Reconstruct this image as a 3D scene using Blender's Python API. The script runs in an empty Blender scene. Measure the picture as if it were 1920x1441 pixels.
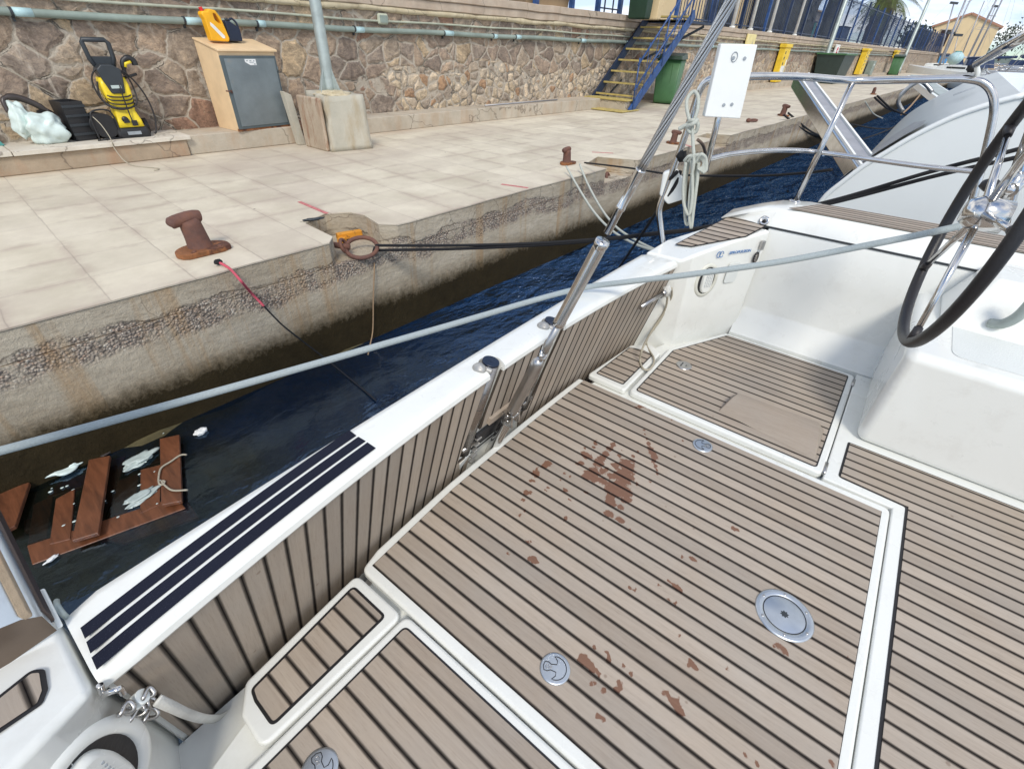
import bpy, bmesh, math, random
from mathutils import Vector, Matrix, noise
random.seed(7)
R = math.radians
S = bpy.context.scene
COL = S.collection

# ------------------------------------------------------------------ camera
FL, PIT, ROL = 882.3, R(36.004), R(2.249)      # focal length in px of a 1920 px wide picture, pitch down, roll
YQ, YB = R(39.62), R(36.72)                    # bearing of the quay edge and of the transom, right of the view axis
CAMZ = 2.0                                     # eye height over the water (z = 0)
DECK = 0.60
QUAY = 0.85
fh = Vector((math.cos(YQ), math.sin(YQ), 0)); rt = Vector((math.sin(YQ), -math.cos(YQ), 0)); up = Vector((0, 0, 1))
CAMF = fh * math.cos(PIT) - up * math.sin(PIT)
CAMU = rt.cross(CAMF)
CAMR = rt * math.cos(ROL) + CAMU * math.sin(ROL)
CAMU = -rt * math.sin(ROL) + CAMU * math.cos(ROL)
cam = bpy.data.cameras.new('camera'); camo = bpy.data.objects.new('camera', cam); COL.objects.link(camo)
cam.sensor_width = 36; cam.lens = 36 * FL / 1920; cam.clip_start = 0.05; cam.clip_end = 3000
camo.matrix_world = Matrix(((CAMR.x, CAMU.x, -CAMF.x, 0), (CAMR.y, CAMU.y, -CAMF.y, 0), (CAMR.z, CAMU.z, -CAMF.z, CAMZ), (0, 0, 0, 1)))
S.camera = camo
S.render.resolution_x, S.render.resolution_y = 1024, 768

# ------------------------------------------------------------------ light
S.view_settings.view_transform = 'Standard'; S.view_settings.look = 'None'
S.view_settings.exposure = 0.66; S.view_settings.gamma = 1
SUNAZ, SUNEL = R(-136), R(46)                   # azimuth measured from +X towards +Y
sd = Vector((math.cos(SUNAZ) * math.cos(SUNEL), math.sin(SUNAZ) * math.cos(SUNEL), math.sin(SUNEL)))
sl = bpy.data.lights.new('sun', 'SUN'); sl.energy = 1.5; sl.angle = R(14); sl.color = (1.0, 0.93, 0.82)
so = bpy.data.objects.new('sun', sl); COL.objects.link(so)
so.rotation_euler = (-sd).to_track_quat('-Z', 'Y').to_euler()
W = bpy.data.worlds.new('World'); S.world = W; W.use_nodes = True
nt = W.node_tree; nt.nodes.clear()
def wn(t, **k):
    n = nt.nodes.new(t)
    for a, b in k.items(): setattr(n, a, b)
    return n
sky = wn('ShaderNodeTexSky', sky_type='NISHITA', sun_disc=False, sun_elevation=SUNEL, sun_rotation=R(90) - SUNAZ,
         air_density=1.0, dust_density=0.6, ozone_density=1.4)
tc = wn('ShaderNodeTexCoord'); sep = wn('ShaderNodeSeparateXYZ'); nt.links.new(tc.outputs['Generated'], sep.inputs[0])
zz = wn('ShaderNodeMath', operation='MAXIMUM'); zz.inputs[1].default_value = 0.0; nt.links.new(sep.outputs[2], zz.inputs[0])
za = wn('ShaderNodeMath', operation='ADD'); za.inputs[1].default_value = 0.16; nt.links.new(zz.outputs[0], za.inputs[0])
dv = wn('ShaderNodeVectorMath', operation='DIVIDE'); cb = wn('ShaderNodeCombineXYZ')
for i in range(3): nt.links.new(za.outputs[0], cb.inputs[i])
nt.links.new(tc.outputs['Generated'], dv.inputs[0]); nt.links.new(cb.outputs[0], dv.inputs[1])
nz = wn('ShaderNodeTexNoise'); nz.inputs['Scale'].default_value = 1.1; nz.inputs['Detail'].default_value = 8; nz.inputs['Roughness'].default_value = 0.55
nt.links.new(dv.outputs[0], nz.inputs['Vector'])
rp = wn('ShaderNodeValToRGB'); rp.color_ramp.elements[0].position = 0.42; rp.color_ramp.elements[1].position = 0.64
nt.links.new(nz.outputs[0], rp.inputs[0])
mx = wn('ShaderNodeMixRGB'); mx.inputs[2].default_value = (6.7, 6.65, 6.6, 1)
nt.links.new(rp.outputs[0], mx.inputs[0]); dk = wn('ShaderNodeMixRGB', blend_type='DARKEN'); dk.inputs[0].default_value = 1; dk.inputs[2].default_value = (3.7, 4.6, 5.9, 1)
nt.links.new(sky.outputs[0], dk.inputs[1]); nt.links.new(dk.outputs[0], mx.inputs[1])
bg = wn('ShaderNodeBackground'); bg.inputs[1].default_value = 0.13; nt.links.new(mx.outputs[0], bg.inputs[0])
wo = wn('ShaderNodeOutputWorld'); nt.links.new(bg.outputs[0], wo.inputs[0])

# ------------------------------------------------------------------ picture geometry -> real planes
def ray(px, py, fr='B'):
    d = CAMF + CAMR * ((px - 960) / FL) - CAMU * ((py - 720.5) / FL)
    if fr == 'B':
        a = YQ - YB; c, s = math.cos(a), math.sin(a)
        d = Vector((c * d.x + s * d.y, -s * d.x + c * d.y, d.z))
    return d
EYE = Vector((0, 0, CAMZ))
def onz(px, py, z, fr='B'):
    d = ray(px, py, fr); return EYE + d * ((z - CAMZ) / d.z)
def ony(px, py, y, fr='B'):
    d = ray(px, py, fr); return EYE + d * (y / d.y)
def onx(px, py, x, fr='B'):
    d = ray(px, py, fr); return EYE + d * (x / d.x)
def onp(px, py, p0, n, fr='B'):
    d = ray(px, py, fr); n = Vector(n); return EYE + d * ((Vector(p0) - EYE).dot(n) / d.dot(n))
def ond(px, py, dist, fr='Q'):
    d = ray(px, py, fr); return EYE + d * (dist / math.hypot(d.x, d.y))

# ------------------------------------------------------------------ object helpers
def tag(o, label=None, cat=None, group=None, kind=None):
    if label: o['label'] = label
    if cat: o['category'] = cat
    if group: o['group'] = group
    if kind: o['kind'] = kind
    return o
def thing(name, label, cat, loc=(0, 0, 0), rz=0, group=None):
    o = bpy.data.objects.new(name, None); COL.objects.link(o); o.location = loc; o.rotation_euler = (0, 0, rz)
    o.empty_display_size = 0.1
    return tag(o, label, cat, group)
def kids(o): return [c for c in bpy.data.objects if c.parent == o]
def copy_tree(o, parent=None):
    c = o.copy(); COL.objects.link(c); c.parent = parent
    for k in kids(o): copy_tree(k, c)
    return c
def rounded(poly, r, n=5):
    out = []; L = len(poly); rs = r if isinstance(r, (list, tuple)) else [r] * L
    for i in range(L):
        p = Vector(poly[i][:2]); a = Vector(poly[i - 1][:2]) - p; b = Vector(poly[(i + 1) % L][:2]) - p
        rr = rs[i]
        if rr <= 0: out.append((p.x, p.y)); continue
        ang = a.angle(b) / 2
        if ang > 1.50: out.append((p.x, p.y)); continue
        t = min(rr / math.tan(ang), a.length * .48, b.length * .48)
        p1, p2 = p + a.normalized() * t, p + b.normalized() * t
        for k in range(n + 1):
            s = k / n; q = p1 * (1 - s) ** 2 + p * 2 * s * (1 - s) + p2 * s * s; out.append((q.x, q.y))
    return out
def inset(poly, d):
    A = sum(poly[i - 1][0] * poly[i][1] - poly[i][0] * poly[i - 1][1] for i in range(len(poly)))
    sg = 1 if A > 0 else -1; out = []; L = len(poly)
    for i in range(L):
        p = Vector(poly[i][:2]); a = (p - Vector(poly[i - 1][:2])); b = (Vector(poly[(i + 1) % L][:2]) - p)
        if a.length < 1e-7 or b.length < 1e-7: out.append((p.x, p.y)); continue
        a.normalize(); b.normalize()
        n1 = Vector((-a.y, a.x)) * sg; n2 = Vector((-b.y, b.x)) * sg; m = n1 + n2
        if m.length < 1e-6: m = n1
        m.normalize(); k = d / max(0.4, m.dot(n1)); q = p + m * k; out.append((q.x, q.y))
    return out
def spline(pts, n=8, closed=False):
    P = [Vector(p) for p in pts]; out = []; L = len(P)
    rng = range(L) if closed else range(L - 1)
    for i in rng:
        p0 = P[i - 1] if (i > 0 or closed) else P[0]; p1 = P[i]; p2 = P[(i + 1) % L]
        p3 = P[(i + 2) % L] if (closed or i + 2 < L) else P[-1]
        for k in range(n):
            t = k / n
            out.append(0.5 * ((2 * p1) + (p2 - p0) * t + (2 * p0 - 5 * p1 + 4 * p2 - p3) * t * t + (3 * p1 - p0 - 3 * p2 + p3) * t ** 3))
    if not closed: out.append(P[-1])
    return out
class G:
    def __init__(s): s.b = bmesh.new(); s.uv = None; s.mats = []
    def face(s, pts, smooth=False):
        f = s.b.faces.new([s.b.verts.new(p) for p in pts]); f.smooth = smooth; return f
    def box(s, c, d, rot=None):
        m = Matrix.Translation(c) @ (rot.to_4x4() if rot is not None else Matrix.Identity(4)) @ Matrix.Diagonal((d[0], d[1], d[2], 1))
        bmesh.ops.create_cube(s.b, size=1, matrix=m); return s
    def bar(s, a, b, w, h, upv=(0, 0, 1)):
        a, b = Vector(a), Vector(b); x = (b - a); L = x.length; x.normalize(); z = Vector(upv); y = z.cross(x)
        if y.length < 1e-5: y = Vector((0, 1, 0)).cross(x)
        y.normalize(); z = x.cross(y)
        m = Matrix(((x.x, y.x, z.x), (x.y, y.y, z.y), (x.z, y.z, z.z)))
        return s.box((a + b) / 2, (L, w, h), m)
    def tube(s, pts, r, seg=10, closed=False, cap=True, smooth=True):
        P = [Vector(p) for p in pts]; L = len(P); rings = []
        rr = r if isinstance(r, (list, tuple)) else [r] * L
        t = (P[1] - P[0]).normalized(); n = t.orthogonal().normalized()
        for i in range(L):
            if closed: t2 = (P[(i + 1) % L] - P[i - 1])
            else: t2 = P[min(i + 1, L - 1)] - P[max(i - 1, 0)]
            if t2.length > 1e-9: t2.normalize()
            else: t2 = t
            n = n - t2 * n.dot(t2)
            n = n.normalized() if n.length > 1e-6 else t2.orthogonal().normalized()
            bb = t2.cross(n); t = t2
            rings.append([s.b.verts.new(P[i] + (n * math.cos(2 * math.pi * k / seg) + bb * math.sin(2 * math.pi * k / seg)) * rr[i]) for k in range(seg)])
        for i in range(L if closed else L - 1):
            A, B = rings[i], rings[(i + 1) % L]
            for k in range(seg):
                try: f = s.b.faces.new((A[k], A[(k + 1) % seg], B[(k + 1) % seg], B[k])); f.smooth = smooth
                except ValueError: pass
        if cap and not closed:
            s.b.faces.new(rings[0][::-1]); s.b.faces.new(rings[-1])
        return s
    def cyl(s, a, b, r, r2=None, seg=16, smooth=True):
        return s.tube([a, b], [r, r if r2 is None else r2], seg, smooth=smooth)
    def lathe(s, prof, c=(0, 0, 0), ax=(0, 0, 1), seg=24, smooth=True):
        ax = Vector(ax).normalized(); n = ax.orthogonal().normalized(); bb = ax.cross(n); c = Vector(c); rings = []
        for r, z in prof:
            if r < 1e-6: rings.append([s.b.verts.new(c + ax * z)])
            else: rings.append([s.b.verts.new(c + ax * z + (n * math.cos(2 * math.pi * k / seg) + bb * math.sin(2 * math.pi * k / seg)) * r) for k in range(seg)])
        for A, B in zip(rings, rings[1:]):
            for k in range(seg):
                q = [A[k % len(A)], A[(k + 1) % len(A)], B[(k + 1) % len(B)], B[k % len(B)]]
                q2 = []
                for v in q:
                    if v not in q2: q2.append(v)
                if len(q2) > 2:
                    try: f = s.b.faces.new(q2); f.smooth = smooth
                    except ValueError: pass
        return s
    def prism(s, poly, z0, z1, M=None):
        A = [Vector((p[0], p[1], z0)) for p in poly]; B = [Vector((p[0], p[1], z1)) for p in poly]
        if M is not None: A = [M @ p for p in A]; B = [M @ p for p in B]
        va = [s.b.verts.new(p) for p in A]; vb = [s.b.verts.new(p) for p in B]; n = len(va)
        s.b.faces.new(va[::-1]); s.b.faces.new(vb)
        for i in range(n): s.b.faces.new((va[i], va[(i + 1) % n], vb[(i + 1) % n], vb[i]))
        return s
    def hull(s, pts):
        vs = [s.b.verts.new(p) for p in pts]; bmesh.ops.convex_hull(s.b, input=vs); return s
    def grid(s, fn, nu, nv, smooth=True, closeu=False):
        V = [[s.b.verts.new(fn(i / nu, j / nv)) for j in range(nv + 1)] for i in range(nu + (0 if closeu else 1))]
        for i in range(nu):
            for j in range(nv):
                A, B = V[i], V[(i + 1) % len(V)]
                try: f = s.b.faces.new((A[j], B[j], B[j + 1], A[j + 1])); f.smooth = smooth
                except ValueError: pass
        return s
    def blob(s, c, r, sub=3, amp=0.0, fs=3.0, seed=0):
        before = set(s.b.verts); bmesh.ops.create_icosphere(s.b, subdivisions=sub, radius=1)
        for v in s.b.verts:
            if v in before: continue
            p = v.co.copy(); k = 1 + amp * noise.noise(p * fs + Vector((seed * 7.1, 0, 0)))
            v.co = Vector((c[0] + p.x * r[0] * k, c[1] + p.y * r[1] * k, c[2] + p.z * r[2] * k))
            for f in v.link_faces: f.smooth = True
        return s
    def done(s, name, mat, parent=None, bevel=0, bseg=3, ang=35, loc=None, rot=None, auto=False, sub=0, fix=True):
        if fix: bmesh.ops.recalc_face_normals(s.b, faces=s.b.faces)
        me = bpy.data.meshes.new(name); s.b.to_mesh(me); s.b.free()
        o = bpy.data.objects.new(name, me); COL.objects.link(o)
        if mat: me.materials.append(mat)
        if parent: o.parent = parent
        if loc is not None: o.location = loc
        if rot is not None: o.rotation_euler = rot
        if bevel:
            m = o.modifiers.new('b', 'BEVEL'); m.width = bevel; m.segments = bseg; m.limit_method = 'ANGLE'; m.angle_limit = R(ang); m.harden_normals = True
            for p in me.polygons: p.use_smooth = True
        if sub:
            m = o.modifiers.new('s', 'SUBSURF'); m.levels = sub; m.render_levels = sub
            for p in me.polygons: p.use_smooth = True
        return o
def bake(o):
    dg = bpy.context.evaluated_depsgraph_get(); me = bpy.data.meshes.new_from_object(o.evaluated_get(dg)); o.modifiers.clear(); o.data = me
def cut(o, cutters):
    for c in cutters:
        m = o.modifiers.new('x', 'BOOLEAN'); m.operation = 'DIFFERENCE'; m.object = c; m.solver = 'EXACT'
    bpy.context.view_layer.update(); bake(o)
def kill(os):
    for c in os: bpy.data.objects.remove(c)
def uvplanar(o, ux=0, uy=1, off=(0, 0)):
    me = o.data; l = me.uv_layers.new(name='UVMap')
    for lo in me.loops:
        c = me.vertices[lo.vertex_index].co; l.data[lo.index].uv = (c[ux] + off[0], c[uy] + off[1])
def text(name, s, size, M, mat, parent=None, depth=0.001, bold=0.0, sx=1.0):
    cu_ = bpy.data.curves.new(name, 'FONT'); cu_.body = s; cu_.size = size; cu_.extrude = depth; cu_.offset = bold
    cu_.align_x = 'CENTER'; cu_.align_y = 'CENTER'
    o = bpy.data.objects.new(name, cu_); COL.objects.link(o); bpy.context.view_layer.update()
    dg = bpy.context.evaluated_depsgraph_get(); me = bpy.data.meshes.new_from_object(o.evaluated_get(dg)); bpy.data.objects.remove(o)
    me.transform(M @ Matrix.Diagonal((sx, 1, 1, 1))); me.materials.clear(); me.materials.append(mat)
    o = bpy.data.objects.new(name, me); COL.objects.link(o)
    if parent: o.parent = parent
    return o
def frame(o, x, y):
    x = Vector(x).normalized(); y = Vector(y); z = x.cross(y).normalized(); y = z.cross(x)
    return Matrix(((x.x, y.x, z.x, o[0]), (x.y, y.y, z.y, o[1]), (x.z, y.z, z.z, o[2]), (0, 0, 0, 1)))

# ------------------------------------------------------------------ materials
class N:
    def __init__(s, name):
        s.m = bpy.data.materials.new(name); s.m.use_nodes = True; s.t = s.m.node_tree; s.p = s.t.nodes['Principled BSDF']
        s.out = s.t.nodes['Material Output']
    def n(s, t, **k):
        o = s.t.nodes.new(t)
        for a, b in k.items():
            if a == 'i':
                for q, v in b.items(): s.set(o.inputs[q], v)
            else: setattr(o, a, b)
        return o
    def set(s, inp, v):
        if isinstance(v, bpy.types.NodeSocket): s.t.links.new(v, inp)
        elif isinstance(v, tuple) and len(v) == 3 and inp.type == 'RGBA': inp.default_value = (*v, 1)
        else: inp.default_value = v
    def P(s, **k):
        for a, v in k.items(): s.set(s.p.inputs[a.replace('_', ' ')], v)
        return s
    def math(s, op, a, b=None, c=None, clamp=False):
        o = s.t.nodes.new('ShaderNodeMath'); o.operation = op; o.use_clamp = clamp; s.set(o.inputs[0], a)
        if b is not None: s.set(o.inputs[1], b)
        if c is not None: s.set(o.inputs[2], c)
        return o.outputs[0]
    def mix(s, f, a, b, mode='MIX'):
        o = s.t.nodes.new('ShaderNodeMixRGB'); o.blend_type = mode; s.set(o.inputs[0], f); s.set(o.inputs[1], a); s.set(o.inputs[2], b); return o.outputs[0]
    def ramp(s, f, st, mode='LINEAR'):
        o = s.t.nodes.new('ShaderNodeValToRGB'); e = o.color_ramp.elements; o.color_ramp.interpolation = mode
        while len(e) > 1: e.remove(e[-1])
        for i, (p, c) in enumerate(st):
            q = e[0] if i == 0 else e.new(p); q.position = p
            q.color = (c, c, c, 1) if not isinstance(c, tuple) else (*c, 1)
        s.set(o.inputs[0], f); return o.outputs[0]
    def co(s, k='Object'): return s.t.nodes.new('ShaderNodeTexCoord').outputs[k]
    def sep(s, v): o = s.t.nodes.new('ShaderNodeSeparateXYZ'); s.set(o.inputs[0], v); return o.outputs
    def comb(s, x, y, z): o = s.t.nodes.new('ShaderNodeCombineXYZ'); s.set(o.inputs[0], x); s.set(o.inputs[1], y); s.set(o.inputs[2], z); return o.outputs[0]
    def noise(s, v, sc, det=4, ro=0.5, dist=0, out=0):
        o = s.n('ShaderNodeTexNoise', i={'Vector': v, 'Scale': sc, 'Detail': det, 'Roughness': ro, 'Distortion': dist}); return o.outputs[out]
    def vor(s, v, sc, feat='F1', out='Distance', rnd=1.0):
        o = s.n('ShaderNodeTexVoronoi', feature=feat); s.set(o.inputs['Vector'], v); s.set(o.inputs['Scale'], sc); s.set(o.inputs['Randomness'], rnd); return o.outputs[out]
    def map(s, v, sc=(1, 1, 1), loc=(0, 0, 0)):
        return s.n('ShaderNodeMapping', i={'Vector': v, 'Scale': sc, 'Location': loc}).outputs[0]
    def bump(s, h, st=0.3, d=0.01, nrm=None):
        o = s.n('ShaderNodeBump', i={'Height': h, 'Strength': st, 'Distance': d})
        if nrm is not None: s.set(o.inputs['Normal'], nrm)
        s.set(s.p.inputs['Normal'], o.outputs[0]); return o.outputs[0]
def simple(name, col, rough=0.5, metal=0.0, var=0.12, nsc=6.0, bsc=None, bst=0.1, spec=None, rust=None, coat=0):
    m = N(name); c = m.co()
    n1 = m.ramp(m.noise(c, nsc, 6, 0.65), [(0.34, 0.0), (0.66, 1.0)])
    dark = tuple(x * (1 - var) for x in col); lite = tuple(min(1, x * (1 + var)) for x in col)
    cc = m.mix(n1, dark, lite)
    if rust:
        rm = m.ramp(m.noise(c, rust[1], 6, 0.65), [(rust[2], 0.0), (rust[2] + 0.08, 1.0)]); cc = m.mix(rm, cc, rust[0])
    m.P(Base_Color=cc, Metallic=metal, Roughness=m.math('MULTIPLY_ADD', m.noise(c, nsc * 2.3, 3), 0.2, rough - 0.1, clamp=True))
    if bsc: m.bump(m.noise(c, bsc, 4), bst, 0.01)
    if spec is not None: m.P(Specular_IOR_Level=spec)
    if coat: m.P(Coat_Weight=coat, Coat_Roughness=0.08)
    return m.m
def gelcoat():
    m = N('gelcoat'); c = m.co(); n = m.noise(c, 2.2, 6, 0.6)
    k = m.ramp(m.noise(c, 9, 7, 0.7), [(0.52, 0.0), (0.70, 1.0)])
    col = m.mix(n, (0.755, 0.765, 0.725), (0.81, 0.82, 0.785)); col = m.mix(m.math('MULTIPLY', k, 0.22), col, (0.55, 0.53, 0.48))
    sc_f = m.ramp(m.noise(m.map(c, (1, 5, 3)), 2.0, 8, 0.75), [(0.62, 0.0), (0.68, 0.22)]); col = m.mix(sc_f, col, (0.40, 0.38, 0.35))
    m.P(Base_Color=col, Roughness=m.math('MULTIPLY_ADD', n, 0.22, 0.18), Coat_Weight=0.6, Coat_Roughness=0.08)
    m.bump(m.noise(c, 140, 2), 0.02, 0.002); return m.m
def nonskid():
    m = N('nonskid_gelcoat'); c = m.co(); n = m.noise(c, 3, 6, 0.6)
    m.P(Base_Color=m.mix(n, (0.66, 0.69, 0.67), (0.74, 0.765, 0.74)), Roughness=0.55)
    m.bump(m.vor(c, 170), 0.5, 0.002); return m.m
def teak(name, pitch=0.0552, off=0.0, cw=0.0074, base=1.0, wetness=False):
    m = N(name); uv = m.n('ShaderNodeUVMap').outputs[0]; s = m.sep(uv)
    t = m.math('DIVIDE', m.math('SUBTRACT', s[0], off), pitch)
    fr = m.math('FRACT', t); idx = m.math('FLOOR', t)
    edge = m.math('MULTIPLY', m.math('MINIMUM', fr, m.math('SUBTRACT', 1.0, fr)), pitch)
    wob = m.math('MULTIPLY_ADD', m.noise(uv, 30, 2), 0.0012, -0.0006)
    caulk = m.ramp(m.math('ADD', edge, wob), [(cw / 2, 1.0), (cw / 2 + 0.0009, 0.0)])
    rnd = m.n('ShaderNodeTexWhiteNoise', noise_dimensions='1D', i={'W': idx}).outputs[0]
    v = m.comb(m.math('ADD', m.math('MULTIPLY', s[0], 55.0), m.math('MULTIPLY', rnd, 37.0)), m.math('MULTIPLY', s[1], 2.6), m.math('MULTIPLY', idx, 3.7))
    g1 = m.noise(v, 1.6, 8, 0.72, 0.6); g2 = m.noise(v, 7.0, 4, 0.8)
    pat = m.noise(uv, 3.0, 5, 0.6)
    a = (0.330 * base, 0.270 * base, 0.215 * base); b = (0.475 * base, 0.400 * base, 0.325 * base); g = (0.40 * base, 0.365 * base, 0.325 * base)
    col = m.mix(m.ramp(g1, [(0.2, 0.0), (0.8, 1.0)]), a, b)
    col = m.mix(m.math('MULTIPLY', m.ramp(pat, [(0.35, 0.0), (0.7, 1.0)]), 0.55), col, g)
    col = m.mix(0.75, col, m.mix(rnd, (0.80, 0.79, 0.78), (1.14, 1.13, 1.11)), 'MULTIPLY')
    col = m.mix(m.math('MULTIPLY', m.ramp(g2, [(0.54, 0.0), (0.74, 1.0)]), 0.4), col, (0.13 * base, 0.095 * base, 0.07 * base))
    spk = m.ramp(m.vor(uv, 9.0), [(0.035, 1.0), (0.06, 0.0)]); col = m.mix(m.math('MULTIPLY', spk, 0.5), col, (0.16, 0.10, 0.07))
    rough = 0.62
    if wetness:
        at = m.n('ShaderNodeAttribute', attribute_name='wet').outputs['Fac']
        w = m.math('ADD', at, m.math('MULTIPLY_ADD', m.noise(uv, 55, 4, 0.6), 0.9, -0.45))
        w = m.math('MULTIPLY', m.ramp(w, [(0.37, 0.0), (0.50, 1.0)]), 0.93)
        col = m.mix(w, col, m.mix(g1, (0.150, 0.068, 0.038), (0.225, 0.112, 0.070)))
        rough = m.math('MULTIPLY_ADD', w, -0.40, 0.62)
    col = m.mix(caulk, col, (0.006, 0.005, 0.0055))
    h = m.math('SUBTRACT', m.math('MULTIPLY', g1, 0.35), m.math('MULTIPLY', caulk, 1.0))
    m.P(Base_Color=col, Roughness=rough, Specular_IOR_Level=m.math('MULTIPLY_ADD', caulk, -0.3, 0.33))
    m.bump(h, 0.35, 0.003); return m.m
def chrome(name='stainless', col=(0.62, 0.61, 0.60), r=0.12):
    m = N(name); c = m.co(); n = m.noise(c, 12, 5, 0.6)
    m.P(Base_Color=m.mix(m.ramp(n, [(0.45, 0.0), (0.8, 1.0)]), col, tuple(x * 0.78 for x in col)), Metallic=1.0, Roughness=m.math('MULTIPLY_ADD', n, 0.16, r - 0.06, clamp=True)); return m.m
def rust():
    m = N('rusty_iron'); c = m.co(); n = m.noise(c, 9, 8, 0.7); k = m.noise(c, 45, 6, 0.7)
    col = m.ramp(n, [(0.3, (0.055, 0.028, 0.022)), (0.5, (0.13, 0.055, 0.035)), (0.66, (0.23, 0.085, 0.035)), (0.8, (0.33, 0.15, 0.06))])
    m.P(Base_Color=m.mix(k, col, (0.16, 0.085, 0.07)), Roughness=0.8, Metallic=0.1); m.bump(k, 0.5, 0.004); return m.m
def tiles():
    m = N('quay_tiles'); c = m.co(); s = m.sep(c)
    wv = m.math('MULTIPLY_ADD', m.noise(c, 9, 3), 0.012, -0.006)
    def dist(v, off, p):
        t = m.math('DIVIDE', m.math('SUBTRACT', m.math('ADD', v, wv), off), p); fr = m.math('FRACT', t)
        return m.math('MULTIPLY', m.math('MINIMUM', fr, m.math('SUBTRACT', 1.0, fr)), p), m.math('FLOOR', t)
    xs = m.math('SUBTRACT', s[0], m.math('MULTIPLY', m.math('SUBTRACT', s[1], 3.0), 0.03))
    dx, ix = dist(xs, 0.345, 0.403); dy, iy = dist(s[1], 3.0, 0.415)
    fade = m.ramp(m.noise(c, 1.3, 4, 0.6), [(0.35, 0.35), (0.6, 1.0)])
    j = m.math('MULTIPLY', m.ramp(m.math('MINIMUM', dx, m.math('ADD', dy, 0.0016)), [(0.001, 1.0), (0.0048, 0.0)]), fade)
    edge = m.ramp(m.math('MINIMUM', dx, dy), [(0.0, 1.0), (0.06, 0.0)])
    rnd = m.n('ShaderNodeTexWhiteNoise', noise_dimensions='2D', i={'Vector': m.comb(ix, iy, 0.0)}).outputs[0]
    n1 = m.ramp(m.noise(c, 2.0, 8, 0.68), [(0.33, 0.0), (0.67, 1.0)]); n2 = m.noise(c, 0.55, 6, 0.65); n3 = m.noise(c, 60, 4, 0.7)
    col = m.mix(n1, (0.54, 0.485, 0.375), (0.70, 0.64, 0.515))
    col = m.mix(m.math('MULTIPLY', m.math('MULTIPLY', edge, m.ramp(n1, [(0.3, 1.0), (0.62, 0.1)])), 0.6), col, (0.43, 0.345, 0.285))
    col = m.mix(0.5, col, m.mix(rnd, (0.84, 0.82, 0.80), (1.06, 1.05, 1.03)), 'MULTIPLY')
    far = m.ramp(s[0], [(0.0, 0.0), (1.0, 1.0)])
    ym = m.ramp(m.math('MULTIPLY_ADD', m.noise(c, 1.7, 6, 0.6), 0.9, m.math('MULTIPLY_ADD', s[1], 1.0, -6.75)), [(0.0, 0.0), (0.45, 1.0)])
    col = m.mix(m.math('MULTIPLY', ym, 0.75), col, (0.44, 0.325, 0.225))
    col = m.mix(m.math('MULTIPLY', m.ramp(n2, [(0.46, 0.0), (0.68, 1.0)]), 0.6), col, (0.42, 0.345, 0.285))
    red = m.math('MULTIPLY', m.ramp(m.noise(m.map(c, (0.7, 6, 1)), 3, 5, 0.7), [(0.66, 0.0), (0.72, 0.55)]), m.ramp(s[1], [(3.35 / 10, 1.0), (3.6 / 10, 0.0)]))
    col = m.mix(m.ramp(m.noise(c, 140, 3, 0.8), [(0.68, 0.0), (0.78, 0.5)]), col, (0.30, 0.25, 0.2))
    spk = m.ramp(m.vor(c, 2.6), [(0.018, 1.0), (0.03, 0.0)]); col = m.mix(m.math('MULTIPLY', spk, 0.8), col, (0.10, 0.08, 0.06))
    col = m.mix(m.math('MULTIPLY', j, 0.75), col, (0.30, 0.25, 0.20))
    m.P(Base_Color=col, Roughness=0.72); m.bump(m.math('SUBTRACT', m.math('MULTIPLY', n3, 0.2), j), 0.3, 0.004); return m.m
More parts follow.
